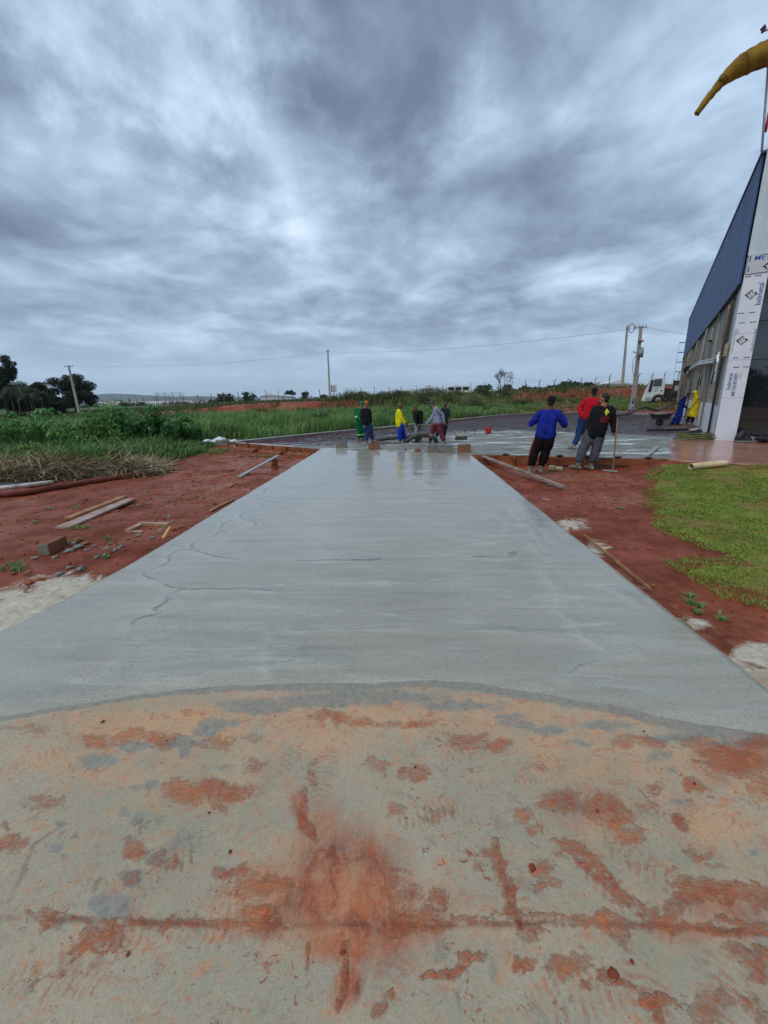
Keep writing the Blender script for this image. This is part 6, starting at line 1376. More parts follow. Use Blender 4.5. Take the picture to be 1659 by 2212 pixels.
hose('concrete_hose', [G(*D7(355, 700), .06), G(*D7(430, 688), .07), G(*D7(560, 660), .07), G(*D7(700, 645), .08), G(*D7(860, 632), .08), G(*D7(1000, 622), .08), G(*D7(1130, 615), .1), G(*D7(1240, 612), .1)], .07, 'thick grey concrete hose lying along the mesh behind the workers')
hose('concrete_hose', [G(*D7(360, 712), .04), G(*D7(500, 728), .05), G(*D7(620, 738), .05), G(*D7(760, 742), .05)], .06, 'grey hose half sunk in wet concrete beside the man in the orange cap')
def D3(a, b): return ((2450+a*.346)/1.8228, (1250+b*.346)/1.8228)
hose('concrete_hose', [G(*D3(-190, 1120), .05), G(*D3(-90, 1112), .06), A(*D3(20, 1100), 26), A(*D3(110, 1080), 27), A(*D3(190, 1035), 28.5), A(*D3(260, 1020), 29.5), A(*D3(320, 1040), 30.5), A(*D3(400, 1055), 31.5), A(*D3(470, 1030), 33), A(*D3(560, 985), 35), A(*D3(640, 975), 37)], .085, 'long brown delivery hose snaking from the lorry over the far kerb')
hose('black_pipe', [G(*D3(290, 1285), .05), G(*D3(500, 1282), .05), G(*D3(760, 1272), .07), G(*D3(850, 1255), .08), A(*D3(895, 1243), G(*D3(895, 1250), .06).y)], .055, 'long black pipe lying on the floor in front of the raincoat', 'pipe', M('black_plastic', (.014, .013, .014), .4))
def coil():
    c = G(*D3(865, 1378), .03); m = MB(); pts = []; rr = random.Random(5)
    for k in range(5*26):
        a = k*2*math.pi/26; r = .62+.10*math.sin(k*.11)+.05*math.sin(k*.9*.2); pts.append(c+Vector((r*1.1*math.cos(a)+.05*math.sin(k*.05), r*.55*math.sin(a), .02+.035*(k//26)+.02*math.sin(a*2+k*.02))))
    pts.append(pts[-1]+Vector((.5, -.1, -.1))); m.tube(pts, .018, 6, cap=True); o = m.build('garden_hose', M('green_hose', srgb(110, 116, 62), .5, srgb(84, 90, 50), 4), None, True, origin=c); tag(o, 'coiled olive green garden hose at the foot of the white pillar', 'hose')
coil()

# ================================================================== kerbs, form boards, blocks
kerbM = M('kerb_concrete', srgb(196, 200, 200), .6, srgb(160, 160, 154), 3); 
def kerb():
    pts = [Vector((p[0], p[1], 0)) for p in PAD_BACK]; t = thing('edge_form', 'long white topped edge form along the back of the mesh covered floor', 'kerb', pts[0])
    nn = 0
    for a, b in zip(pts[:-1], pts[1:]):
        a_, b_ = a+Vector((0, 0, -.05)), b+Vector((0, 0, -.05)); m = MB(); m.beam(a_+(b_-a_).normalized()*.01, b_, .10, .22); m.build('board', M('kerb_side', srgb(150, 150, 146), .7, srgb(120, 112, 104), 2), t)
        m = MB(); m.beam(a+Vector((0, 0, .072))+(b-a).normalized()*.01, b+Vector((0, 0, .072)), .13, .022); m.build('white_top', kerbM, t)
kerb()
def form_left():
    a = Vector((PAD_BACK[0][0], PAD_BACK[0][1], 0)); b = Vector((-2.57, 12.3, 0)); d = (b-a).normalized(); n = Vector((d.y, -d.x, 0)); t = thing('form_boards', 'timber form boards with a white top strip at the left end of the floor', 'formwork', a)
    L_ = (b-a).length
    for i in range(3):
        p, q = a.lerp(b, i/3+.004)+n*.06, a.lerp(b, (i+1)/3-.004)+n*.06; m = MB(); m.beam(p+Vector((0, 0, -.12)), q+Vector((0, 0, -.12)), .03, .24); m.build('board', woodO, t)
    m = MB(); m.beam(a+n*.02+Vector((0, 0, .02)), a.lerp(b, .72)+n*.02+Vector((0, 0, .02)), .09, .016); m.build('white_strip', kerbM, t)
    for i in range(7):
        p = a.lerp(b, .02+i*.157)+n*.10; m = MB(); m.beam(p+Vector((0, 0, -.36)), p+Vector((0, 0, .0 if i != 1 else .12)), .05, .04, up=d); m.build('stake', woodR, t)
    labs = ['low plank against the left form boards, nearest the corner', 'low plank against the left form boards, middle one', 'low plank against the left form boards, nearest the slab']
    for i in range(3):
        p, q = a.lerp(b, .04+i*.32)+n*.22, a.lerp(b, .04+i*.32+.26)+n*.24; z = tzs(p.x, p.y)+.045; m = MB(); m.box((p+q)/2*1.0+Vector((0, 0, z)), ((q-p).length, .20, .075), axes=(d, n+Vector((0, 0, -.25)), Vector((0, 0, 1))))
        o = m.build('plank', woodR, None, bevel=.004, origin=(p.x, p.y, z)); tag(o, labs[i], 'plank', 'planks by the left form boards')
form_left()
def form_right():
    a = Vector((2.06, 10.73, 0)); b = Vector((FR2.x, FR2.y-.02, 0)); d = (b-a).normalized(); n = Vector((d.y, -d.x, 0)); t = thing('form_boards', 'orange brown timber form boards holding the floor behind the two nearest men', 'formwork', a)
    for i in range(3):
        p, q = a.lerp(b, i/3+.004)+n*.04, a.lerp(b, (i+1)/3-.004)+n*.04; hgt = .25-.07*i*.5
        m = MB(); m.beam(p+Vector((0, 0, .01-hgt/2)), q+Vector((0, 0, .012-hgt/2)), .03, hgt); m.build('board', woodO, t)
    for i in range(6):
        p = a.lerp(b, .06+i*.17)+n*.085; m = MB(); m.beam(p+Vector((0, 0, -.34)), p+Vector((0, 0, -.01)), .10 if i % 2 else .06, .04, up=d); m.build('stake', woodR, t)
    for i in range(6):
        p = a.lerp(b, .18+i*.145)+n*.03; m = MB(); m.ell(p+Vector((0, 0, .035)), (.09, .05, .03)); m.ell(p+Vector((.07, .02, .03)), (.05, .05, .02)); m.build('black_clamp', M('black_plastic', (.014, .013, .014)), t, True)
    m = MB(); c = G(1030, 990, -.10); m.box(c+n*.12, (.95, .05, .22), axes=(d, n+Vector((0, 0, .2)), Vector((0, 0, 1)))); o = m.build('plank', woodR, None, bevel=.004, origin=(c.x, c.y, -.2)); tag(o, 'short broad board leaning on the right form boards by the slab corner', 'plank')
    m = MB(); c = G(1083, 986, -.10); m.box(c+n*.10, (.92, .05, .20), axes=(d, n+Vector((0, 0, .35)), Vector((0, 0, 1)))); o = m.build('plank', M('pinkish_board', srgb(152, 116, 94), .8, srgb(124, 92, 76), 3), None, bevel=.004, origin=(c.x, c.y, -.2)); tag(o, 'broad pale brown board leaning on the form behind the blue shirted man', 'plank')
form_right()
# concrete blocks standing on the end of the slab
blkG = M('grey_block', srgb(122, 120, 112), .9, srgb(98, 96, 88), 5, bump=.004); blkR = M('clay_stained_block', srgb(140, 92, 66), .9, srgb(106, 78, 62), 4, bump=.004)
def block(x0, x1, yb, h, mat, label, dep=.14, z=.012):
    a, b = G(x0, yb, z), G(x1, yb, z); c = (a+b)/2; w = (b-a).length; t = thing('concrete_block', label, 'block', c, math.atan2(b.y-a.y, b.x-a.x), 'blocks standing on the far end of the fresh slab')
    m = MB(); W2 = w/2; th = .028
    m.box((0, dep/2, h/2), (w, dep, h)); m.build('block_body', mat, t, bevel=.005, local=True)
    m = MB(); m.box((-w*.22, dep/2, h+.001), (w*.34, dep-.06, .006)); m.box((w*.22, dep/2, h+.001), (w*.34, dep-.06, .006)); m.build('hollow', M('hole_shade_dark', (.03, .028, .025), .95), t, local=True)  # dark plates on the solid top, shade of the cavities put in as colour
block(725, 748, 968, .19, blkG, 'leftmost block on the slab end, small and grey'); block(796, 820, 971, .19, blkR, 'brown stained block in front of the man in the orange cap'); block(923, 947.5, 976, .20, blkG, 'left half of the pair of grey blocks'); block(948.5, 979, 977, .20, M('grey_block_b', srgb(132, 128, 118), .9, srgb(104, 98, 88), 4, bump=.004), 'right half of the pair of grey blocks'); block(989, 1017, 978, .23, blkR, 'reddish block at the right corner of the slab end')
m = MB(); c = G(903, 973, .05); m.box(c, (.22, .12, .09), rot=(.1, .12, .2), taper=.8); m.jitter(.01); tag(m.build('brick_piece', blkR, None, bevel=.01, origin=c), 'broken reddish brick lying on the slab between the blocks', 'brick')
m = MB(); c = G(876, 971, .03); m.ell(c, (.035, .03, .028)); tag(m.build('pebble', M('dark_stone', (.05, .05, .045), .9), None, True, origin=c), 'small dark lump left of the broken brick on the slab end', 'stone')
# steel mesh on the plastic
def rebar():
    m = MB(); d1 = BF; d2 = BS; step = .34; o = Vector((PAD_BACK[0][0], PAD_BACK[0][1], 0)); xs_ = np.arange(-6, 20, step)
    def inside(p):
        if not (PAD_BACK[0][0]+.3 < p.x < 19 and p.y < back_y(p.x)-.5): return False
        mm = padmix(np.array([p.x]), np.array([p.y]))[0]
        pf = np.interp(p.x, [q[0] for q in POUR], [q[1] for q in POUR]); return p.y > pf+.5 and mm[1] < .5 and p.x < wallx(p.y)-.3
    for (da, db) in ((d1, d2), (d2, d1)):
        for k in range(-60, 130):
            base = o + db*(k*step); run = None
            for s in np.arange(-30, 45, .5):
                p = base+da*float(s)
                if inside(p):
                    if run is None: run = p
                    last = p
                elif run is not None:
                    if (last-run).length > .6: m.beam(run+Vector((0, 0, .03 if da is d1 else .042)), last+Vector((0, 0, .03 if da is d1 else .042)), .012, .012)
                    run = None
    o_ = m.build('reinforcing_mesh', M('rebar_steel', srgb(74, 62, 60), .5, srgb(96, 92, 96), 8, metal=.4)); tag(o_, 'grid of thin reinforcing bars laid over the plastic covered floor', 'steel mesh')
rebar()
ORD0 = ['leftmost', 'second', 'third', 'fourth', 'fifth', 'sixth', 'seventh', 'eighth', 'ninth', 'tenth', 'eleventh', 'twelfth', 'thirteenth', 'fourteenth', 'rightmost']
for i, (x, y) in enumerate(sorted(((737, 952), (832, 937), (758, 942), (1004, 938), (1025, 940), (960, 930), (1085, 925), (1112, 927), (1320, 905), (1365, 911), (1378, 915), (1336, 925), (1385, 918), (1230, 930), (1295, 910)))):
    c = G(x, y, -.04); m = MB(); h = .18+.1*((i*7) % 3)/3; m.tube([c, c+Vector((.01, 0, h))], .018, 6); o = m.build('marker_stake', woodR, None, origin=c); tag(o, 'short level stake in the mesh floor, %s of the row of stakes' % (ORD0[i] if i in (0, 14) else ORD0[i]+' from left'), 'stake', 'level stakes dotted over the floor mesh')

def screed(a, b, w, h, mat, name, label, cat, bev=.004):
    m = MB(); m.beam(a, b, w, h); o = m.build(name, mat, None, bevel=bev, origin=a); return tag(o, label, cat)
a = GT(517, 1034, .03); c = GT(597, 1008); b = A(601, 984, c.y+.1); screed(a, b, .10, .03, alu, 'straightedge', 'pale metal straightedge propped on a wooden block left of the slab', 'straightedge')
m = MB(); c = GT(594, 1011, .11); m.box(c, (.16, .10, .30), rot=(0, .08, .1)); tag(m.build('wood_block', woodO, None, bevel=.005, origin=c), 'upright wooden block under the raised end of the straightedge', 'block of wood')
a, b = GT(540, 986, .02), GT(625, 989, .02); screed(a, b, .14, .03, woodR, 'plank', 'thin muddy plank lying flat behind the straightedge', 'plank')
a, b = GT(1040, 1003, .12), GT(1218, 1058, .05); a = GT(1036, 1000, .22); screed(a, b, .09, .05, woodG, 'plank', 'long weathered plank slanting away from the slab edge to the right', 'plank')
m = MB(); c = GT(1062, 1003, .05); m.box(c, (.5, .2, .1), rot=(0, 0, -.4)); tag(m.build('wood_block', woodO, None, bevel=.005, origin=c), 'dark orange timber under the high end of the long plank', 'block of wood')
a, b = G(1396, 985, .03), G(1421, 965, .05); screed(a, b, .10, .04, alu, 'straightedge', 'short metal straightedge lying on the raw concrete right of the men', 'straightedge')
a, b = GT(136, 1143, .02), GT(282, 1084, .05); screed(a, b, .20, .03, M('cement_smeared_board', srgb(142, 104, 92), .8, srgb(168, 160, 150), 3.5, bump=.003), 'plank', 'lower broad plank smeared with cement on the red dirt', 'plank')
a, b = GT(148, 1127, .05), GT(270, 1082, .08); screed(a, b, .12, .035, wood, 'plank', 'narrower tan plank resting on the cement smeared one', 'plank')
a, b = GT(1404, 1031, .02), GT(1433, 1020, .03); screed(a, b, .035, .03, woodR, 'stick', 'short reddish stick lying at the lawn edge', 'stick')
# timber strip at the slab's right edge
a, b = Vector((2.10, 5.2, -.0)), Vector((2.07, 2.93, .005)); a = G(1262, 1156, .0); b = G(1405, 1273, .0)
screed(a, b, .016, .03, wood, 'edge_strip', 'bright thin timber strip along the right edge of the slab', 'timber strip', .002); m = MB(); c = G(1409, 1276, -.06); m.box(c, (.035, .03, .11), rot=(0, 0, .3)); tag(m.build('stake', woodO, None, origin=c), 'small stake at the near end of the timber strip', 'stake')
a, b = GT(453, 1107, .02), GT(505, 1080, .02); screed(a, b, .05, .02, wood, 'wood_offcut', 'thin board half under the left edge of the slab', 'wood offcut')
a, b = GT(352, 1163, .0), GT(358, 1150, .06); b = a+Vector((.05, .1, .12)); screed(a, b, .04, .015, M('fresh_wood', srgb(206, 160, 96), .7), 'wood_offcut', 'bright yellow sliver of wood stuck in the dirt by the slab', 'wood offcut')
a, b = GT(492, 1053, .01), GT(512, 1047, .02); screed(a, b, .04, .02, wood, 'wood_offcut', 'small pale offcut on the dirt below the straightedge', 'wood offcut')
a, b = GT(130, 1018, .0), GT(153, 1017, .02)
screed(GT(480, 1018, .01), GT(505, 1017, .02), .07, .03, woodR, 'wood_offcut', 'dark flat offcut on the dirt left of the straightedge', 'wood offcut')
# muddy pipe
pts = [GT(-30, 1080, .06), GT(60, 1070, .06), GT(150, 1053, .06), GT(250, 1037, .06), GT(372, 1019, .05)]
hose('mud_covered_pipe', pts, .062, 'long pipe coated in red mud at the foot of the straw heap', 'pipe', M('red_mud_pipe', srgb(118, 60, 42), .8, srgb(92, 40, 28), 6, bump=.006))
hose('white_pipe', [GT(-40, 1068, .09), GT(40, 1060, .09), GT(112, 1050, .08)], .05, 'white pipe end lying on the muddy pipe at the left edge', 'pipe', M('pvc_white', srgb(206, 204, 196), .4, srgb(150, 130, 110), 5))
m = MB(); c = GT(45, 1050, .03); m.box(c, (1.3, .35, .03), rot=(.1, 0, .12)); tag(m.build('plastic_sheet', M('black_plastic', (.014, .013, .014)), None, origin=c), 'black plastic strip behind the white pipe at the left edge', 'plastic sheet')
# PVC pieces at right
pvc = M('cream_pvc', srgb(214, 198, 156), .4, srgb(190, 166, 120), 6)
def pvcpipe(a, b, r, label, mat=pvc):
    m = MB(); d = (b-a).normalized(); t = thing('pvc_pipe', label, 'pipe', a); m.tube([a, b], r, 18, cap=False); m.tube([b, b-d*.001, a+d*.001, a], [r*.88]*4, 18, cap=False); m.tube([a, a], r, 18, cap=False) if 0 else None
    n = 18; m2 = MB(); u = d.orthogonal().normalized(); w = d.cross(u)
    for e in (a, b):
        vs_ = [e+(u*math.cos(2*math.pi*k/n)+w*math.sin(2*math.pi*k/n))*q for q in (r, r*.88) for k in range(n)]; m.add(vs_, [(k, (k+1) % n, n+(k+1) % n, n+k) for k in range(n)])
    m.build('tube', mat, t, True); return t
a, b = GT(1491, 1015, .075), GT(1564, 1008, .075); pvcpipe(a, b, .07, 'cream plastic pipe length lying on the lawn')
def pvcs():
    a = GT(1192, 1017, .07); t = thing('pvc_fitting', 'cream plastic pipe fitting of two joined pieces on the dirt between the near men', 'pipe fitting', a)
    m = MB(); m.tube([a+Vector((0, 0, -.06)), a+Vector((.0, 0, .06))], [.075, .075], 16); m.tube([a+Vector((0, 0, .045)), a+Vector((0, 0, .062))], .082, 16); m.build('socket', pvc, t, True)
    m = MB(); b = a+Vector((.06, -.02, -.005)); m.tube([b, b+Vector((.17, -.06, 0))], .058, 16); m.build('stub', pvc, t, True)
    m = MB(); m.tube([b+Vector((.171, -.0605, 0)), b+Vector((.173, -.061, 0))], .046, 14); m.build('stub_opening', M('pvc_inside', srgb(120, 84, 52), .7), t)
pvcs()
# red can on the mesh
def can():
    c = G(1054.5, 937, 0); t = thing('red_fuel_can', 'small red fuel can on the mesh floor', 'can', c); s = .00173*1.0
    m = MB(); w = .24; m.box(c+Vector((0, 0, .15)), (w, .16, .28)); m.build('body', M('red_plastic', srgb(178, 40, 36), .4, srgb(140, 30, 28), 5), t, bevel=.03)
    m = MB(); m.tube([c+Vector((-.07, 0, .28)), c+Vector((-.06, 0, .34)), c+Vector((.05, 0, .34)), c+Vector((.06, 0, .28))], .014, 6); m.build('handle', M('red_plastic', srgb(178, 40, 36)), t, True)
    m = MB(); m.tube([c+Vector((.09, 0, .28)), c+Vector((.09, 0, .33))], .025, 10); m.build('screw_cap', M('black_plastic', (.014, .013, .014)), t, True)
can()
# wheelbarrow
def barrow():
    c = G(1424, 920.5, 0); s = 1.0; t = thing('wheelbarrow', 'loaded dark wheelbarrow parked on the floor near the hall', 'wheelbarrow', c)
    mt = M('barrow_tray', srgb(44, 58, 60), .5, srgb(70, 70, 66), 6)
    m = MB(); lo = [(-.25, -.2, .33), (.22, -.2, .33), (.22, .2, .33), (-.25, .2, .33)]; hi = [(-.42, -.32, .60), (.42, -.32, .62), (.42, .32, .62), (-.42, .32, .60)]
    V = [c+Vector(p) for p in lo+hi]; m.add(V, [(3, 2, 1, 0), (0, 1, 5, 4), (1, 2, 6, 5), (2, 3, 7, 6), (3, 0, 4, 7)]); m.tube([c+Vector(p) for p in hi+hi[:1]], .014, 6); m.build('tray', mt, t)
    m = MB(); m.ell(c+Vector((0, 0, .57)), (.36, .26, .09)); m.build('load', cemM, t, True)
    for sy in (-.24, .24):
        m = MB(); m.tube([c+Vector((-.0, sy*.5, .17)), c+Vector((.25, sy, .34)), c+Vector((.75, sy, .55))], .016, 6); m.build('handle', rust, t, True)
        m = MB(); m.tube([c+Vector((.22, sy, .36)), c+Vector((.26, sy, .02)), c+Vector((.34, sy, .34))], .014, 6); m.build('leg', rust, t)
        m = MB(); m.tube([c+Vector((-.2, sy, .36)), c+Vector((-.26, sy, .05))], .014, 6); m.build('leg', rust, t)
    m = MB(); m.tube([c+Vector((-.02, -.05, .17)), c+Vector((-.02, .05, .17))], .17, 18); w = m.build('wheel', M('rubber', (.02, .02, .02)), t, True, bevel=.01)
    m = MB(); m.tube([c+Vector((-.02, -.055, .17)), c+Vector((-.02, .055, .17))], .08, 12); m.build('rim', rust, w)
barrow()
# planks and rubbish near the hall corner
screed(G(1452, 921.5, .05), G(1500, 921, .05), .3, .05, woodR, 'plank', 'muddy plank under the feet of the two men by the hall', 'plank'); screed(G(1440, 925, .05), G(1480, 924, .05), .15, .04, woodG, 'plank', 'narrow muddy plank in front of the wider one by the hall', 'plank')
def bundle(c, r, mat, label, name='debris_heap', cat='debris', sd=1, n=9):
    rr = random.Random(sd); m = MB()
    for k in range(n): m.ell(c+Vector((rr.uniform(-1, 1)*r[0]*.6, rr.uniform(-1, 1)*r[1]*.6, rr.uniform(0, .6)*r[2])), (r[0]*rr.uniform(.25, .5), r[1]*rr.uniform(.3, .5), r[2]*rr.uniform(.3, .5)))
    o = remesh(m, name, mat, None, .03, 2, .03, 6); 
    for v in o.data.vertices: v.co -= c
    o.location = c; return tag(o, label, cat)
bundle(G(*D3(960, 1350), .02), (.35, .3, .16), M('crumpled_grey', srgb(104, 102, 104), .5, srgb(60, 56, 58), 8), 'crumpled grey rubbish beside the coiled hose', sd=3)
bundle(G(*D3(830, 1285), .02), (.4, .2, .12), M('crumpled_white', srgb(170, 170, 172), .5, srgb(120, 110, 110), 6), 'flattened pale cement bag in front of the hall plinth', 'cement_bag', 'bag', 4)
blk = M('black_tarp', (.010, .010, .014), .55, (.02, .02, .026), 4)
def seated():
    c = onplane(1598, 951.5)-BS*.25; c.z = 0; m = MB()
    m.tube([c+Vector((-.08, 0, .02)), c+Vector((-.07, 0, .20)), c+Vector((0, 0, .33)), c+Vector((.12, -.03, .26)), c+Vector((.18, -.05, .04))], [.11, .10, .06, .07, .09], 12, round_=True); m.ell(c+Vector((.05, 0, .09)), (.18, .12, .11))
    o = remesh(m, 'tarp_bundle', blk, None, .03, 3, .035, 6)
    for v in o.data.vertices: v.co -= c
    o.location = c; tag(o, 'tall dark tarpaulin bundle set against the glass beside the white pillar', 'tarpaulin')
seated()
bundle(onplane(1645, 951)-BS*.25, (.30, .14, .15), blk, 'low black heap of cloth and tools before the glass at the right edge', 'cloth_heap', 'cloth', 6)
bundle(onplane(1622, 949)-BS*.2, (.10, .08, .16), M('tool_grey', srgb(96, 100, 92), .5, srgb(150, 150, 146), 7), 'grey hand machine between the tarpaulin and the black heap', 'power_tool', 'tool', 8)
m = MB(); q = onplane(1604, 953)-BS*.35; m.box(q+Vector((0, 0, .03)), (.5, .2, .03), rot=(0, 0, -BZ)); tag(m.build('cardboard_sheet', M('dull_sheet', srgb(130, 134, 122), .7), None, origin=q), 'flat grey green sheet under the tarpaulin bundle', 'sheet')
# rubbish by the left corner
wb = M('white_plastic_bag', srgb(206, 212, 218), .35, srgb(176, 180, 186), 6, bump=.01, bscale=18)
bundle(GT(452, 960, .05), (.30, .18, .15), wb, 'left white plastic bag on the rubbish by the floor corner', 'plastic_bag', 'bag', 11); bundle(GT(476, 957, .10), (.26, .18, .17), wb, 'middle white plastic bag propped on a crate', 'plastic_bag', 'bag', 12); bundle(GT(500, 958, .05), (.24, .15, .09), wb, 'small flat white bag nearest the form corner', 'plastic_bag', 'bag', 13)
bundle(GT(434, 965, .04), (.45, .2, .12), blk, 'flat black bag left of the white bags', 'black_bag', 'bag', 14)
m = MB(); c = GT(482, 963, .10); m.box(c, (.42, .3, .2), rot=(0, 0, .2)); tag(m.build('wooden_crate', woodG, None, bevel=.005, origin=c), 'small pale crate under the white plastic bags', 'crate')
for i, (x, y, dx, dy, mt_, lab) in enumerate(((385, 980, 28, -9, woodG, 'thin grey stick on the dirt left of the black bag'), (372, 972, 20, -2, M('dark_pipe', (.03, .03, .035)), 'dark thin pipe at the grass edge left of the bags'), (400, 968, 22, -3, wood, 'pale splinter of wood before the tall bush'))):
    screed(GT(x, y, .02), GT(x+dx, y+dy, .05), .05, .03, mt_, 'stick', lab, 'stick')
# masonry box, block and rubble at left
brick = M('old_masonry', srgb(142, 96, 74), .9, srgb(176, 150, 128), 5, bump=.006)
def pit():
    c = GT(318, 1143); t = thing('masonry_box', 'small half buried masonry inspection box with one side missing', 'brick box', c); w, l, h = .36, .30, .10; c = c+Vector((0, 0, -.03))
    for (o, s) in (((-w/2, .02, h/2-.03), (.07, l, h)), ((0, l/2+.02, h/2-.03), (w+.06, .07, h)), ((w/2, .02, h/2-.05), (.06, l-.02, h-.02)), ((-.08, -l/2+.02, h/2-.04), (w*.55, .07, h-.02))):
        m = MB(); m.box(c+Vector(o), s, rot=(0, 0, 0)); m.jitter(.012); m.build('wall', brick, t, bevel=.006)
    m = MB(); m.box(c+Vector((0, .02, -.02)), (w-.08, l-.08, .02)); m.build('pit_floor', M('pit_dark', srgb(44, 22, 16), .9), t)
pit()
def blk_left():
    a, b = GT(97, 1198), GT(136, 1178); t = thing('concrete_block', 'reddish hollow block with a grey end at the left, topped with orange dirt', 'block', (a+b)/2, math.atan2(b.y-a.y, b.x-a.x)); L_ = (b-a).length
    m = MB(); m.box((0, 0, .06), (L_, .12, .13)); m.build('block_body', M('dirty_block', srgb(136, 84, 58), .9, srgb(104, 68, 50), 7, bump=.005), t, bevel=.008, local=True)
    m = MB(); m.box((-L_/2-.004, 0, .06), (.01, .11, .12)); m.build('block_end', blkG, t, local=True)
blk_left()
rubM = M('grey_rubble', srgb(120, 124, 122), .85, srgb(92, 94, 92), 6, bump=.005); rubR = M('clay_rubble', srgb(150, 92, 66), .9, srgb(112, 62, 46), 6, bump=.006)
def chunk(x, y, s, mat, grp, lab, sd, nm='rubble_chunk', zf=GT):
    rr = random.Random(sd); c = zf(x, y); m = MB(); s *= .8; m.ell((0, 0, s*.25), (s*rr.uniform(.7, 1.2), s*rr.uniform(.5, .9), s*rr.uniform(.35, .55)), nu=6, nv=4)
    for v in m.v: v += Vector((rr.uniform(-1, 1), rr.uniform(-1, 1), rr.uniform(-.6, .6)))*s*.22
    o = m.build(nm, mat, None, bevel=s*.04, local=True); o.location = c; o.rotation_euler = (rr.uniform(-.3, .3), rr.uniform(-.3, .3), rr.uniform(0, 6)); tag(o, lab, 'rubble', grp)
gl = [(160, 1175, .06), (172, 1183, .08), (150, 1192, .07), (190, 1190, .05), (205, 1181, .04), (152, 1228, .05), (130, 1242, .06), (175, 1232, .07), (232, 1186, .06), (248, 1190, .05), (238, 1176, .04), (262, 1183, .05), (300, 1158, .06), (330, 1163, .05), (352, 1132, .07), (365, 1118, .06), (372, 1128, .05), (345, 1150, .05), (372, 1083, .05), (364, 1081, .04), (378, 1091, .035), (395, 1070, .07), (318, 1089, .05), (300, 1092, .05), (285, 1096, .04), (340, 1098, .04), (210, 1205, .05), (226, 1200, .04), (120, 1205, .05), (405, 1080, .04), (388, 1084, .03), (425, 1074, .05), (440, 1076, .05), (75, 1207, .05), (52, 1222, .03)]
rl = [(165, 1170, .09), (186, 1176, .07), (88, 1254, .06), (62, 1262, .06), (30, 1240, .04), (270, 1092, .06), (255, 1105, .05), (380, 1145, .07), (392, 1140, .05), (230, 1172, .04), (325, 1078, .04), (352, 1092, .03), (278, 1165, .05), (60, 1238, .05)]
ORD = ['leftmost', 'second', 'third', 'fourth', 'fifth', 'sixth', 'seventh', 'eighth', 'ninth', 'tenth', 'eleventh', 'twelfth', 'thirteenth', 'fourteenth', 'fifteenth', 'sixteenth', 'seventeenth', 'eighteenth']
def nth(i, n): return 'leftmost' if i == 0 else ('rightmost' if i == n-1 else ORD[i]+' from left')
def clustered(items, cl, what):
    out = {}; groups = {}
    for i, it in enumerate(items): groups.setdefault(cl(it), []).append(i)
    for c, ids in groups.items():
        ids.sort(key=lambda i: items[i][0])
        for k, i in enumerate(ids): out[i] = (what+' '+c) if len(ids) == 1 else '%s, %s of those %s' % (what, nth(k, len(ids)), c)
    return out
def lcl(it):
    x, y = it[0], it[1]
    if y > 1218: return 'by the pale sand'
    if x < 275 and y > 1150: return 'beside the dirty block'
    if y > 1110: return 'around the masonry box'
    return 'right of the two planks'
gL = clustered(gl, lcl, 'grey rubble lump'); rL = clustered(rl, lcl, 'clay rubble lump')
for i, (x, y, s) in enumerate(gl): chunk(x, y, s, rubM, 'grey rubble lumps on the dirt left of the slab', gL[i], 300+i)
for i, (x, y, s) in enumerate(rl): chunk(x, y, s, rubR, 'clay coloured rubble on the dirt left of the slab', rL[i], 400+i)
# clods scattered on the dirt and on the far kerb, pebbles on the old floor
def clods():
    rr = random.Random(3); m = MB()
    for k in range(1500):
        if rr.random() < .5: x, y = rr.uniform(-7, -2.75), rr.uniform(3.5, 12)
        else: x, y = rr.uniform(2.15, 6.5), rr.uniform(2.6, 9)
        if inpoly(np.array([x]), np.array([y]), LAWN)[0]: continue
        s = rr.uniform(.005, .02)*(1 if rr.random() < .94 else 1.8); c = Vector((x, y, tzs(x, y)+s*.2)); b0 = len(m.v); m.ell(c, (s, s*rr.uniform(.6, 1), s*.6), nu=6, nv=4)
        for v in m.v[b0:]: v += Vector((rr.uniform(-1, 1), rr.uniform(-1, 1), rr.uniform(-1, 1)))*s*.25
    o = m.build('dirt_clods', M('clod', srgb(134, 62, 38), .9, srgb(98, 40, 22), 9)); stuff(o, 'small crumbs and clods of red earth scattered on the ground', 'earth')
clods()
CR = ((222, 1559, .012, 1), (497, 1840, .010, 0), (740, 2057, .014, 1), (276, 2063, .010, 1), (1326, 2106, .022, 1), (1148, 1876, .020, 1), (897, 1657, .008, 0), (1390, 1580, .008, 0), (1365, 2078, .010, 1), (452, 1756, .008, 1), (1290, 1752, .010, 1), (1500, 1692, .012, 1), (360, 1600, .006, 0), (1120, 1995, .012, 1))
cL = clustered(CR, lambda q: ('on the upper' if q[1] < 1780 else 'on the lower')+(' left' if q[0] < 830 else ' right')+' old floor', 'small crumb')
for i, (x, y, s, mt_) in enumerate(CR):
    chunk(x, y, s, M('clod', srgb(112, 50, 34)) if mt_ else M('dark_stone', (.05, .05, .045)), 'mud crumbs on the stained concrete floor' if mt_ else 'dark pebbles on the stained concrete floor', cL[i].replace('small', 'dark red mud' if mt_ else 'tiny dark stone'), 500+i, 'mud_crumb' if mt_ else 'pebble', lambda x, y: G(x, y, -.010))
rr = random.Random(9)
EX = sorted(rr.uniform(1120, 1330) for _ in range(18))
for i in range(18):
    x = EX[i]; c = gpos(x, 33.5+rr.uniform(0, 1.5)); m = MB(); s = rr.uniform(.12, .3); m.ell((0, 0, s*.3), (s, s*.7, s*.5), nu=7, nv=5); m.jitter(s*.12); o = m.build('earth_lump', rubR if i % 3 else M('clod', srgb(112, 50, 34)), None, local=True); o.location = c; tag(o, 'lump of dug earth beyond the far kerb, %s in the row' % nth(i, 18), 'earth', 'lumps of earth beyond the far kerb')
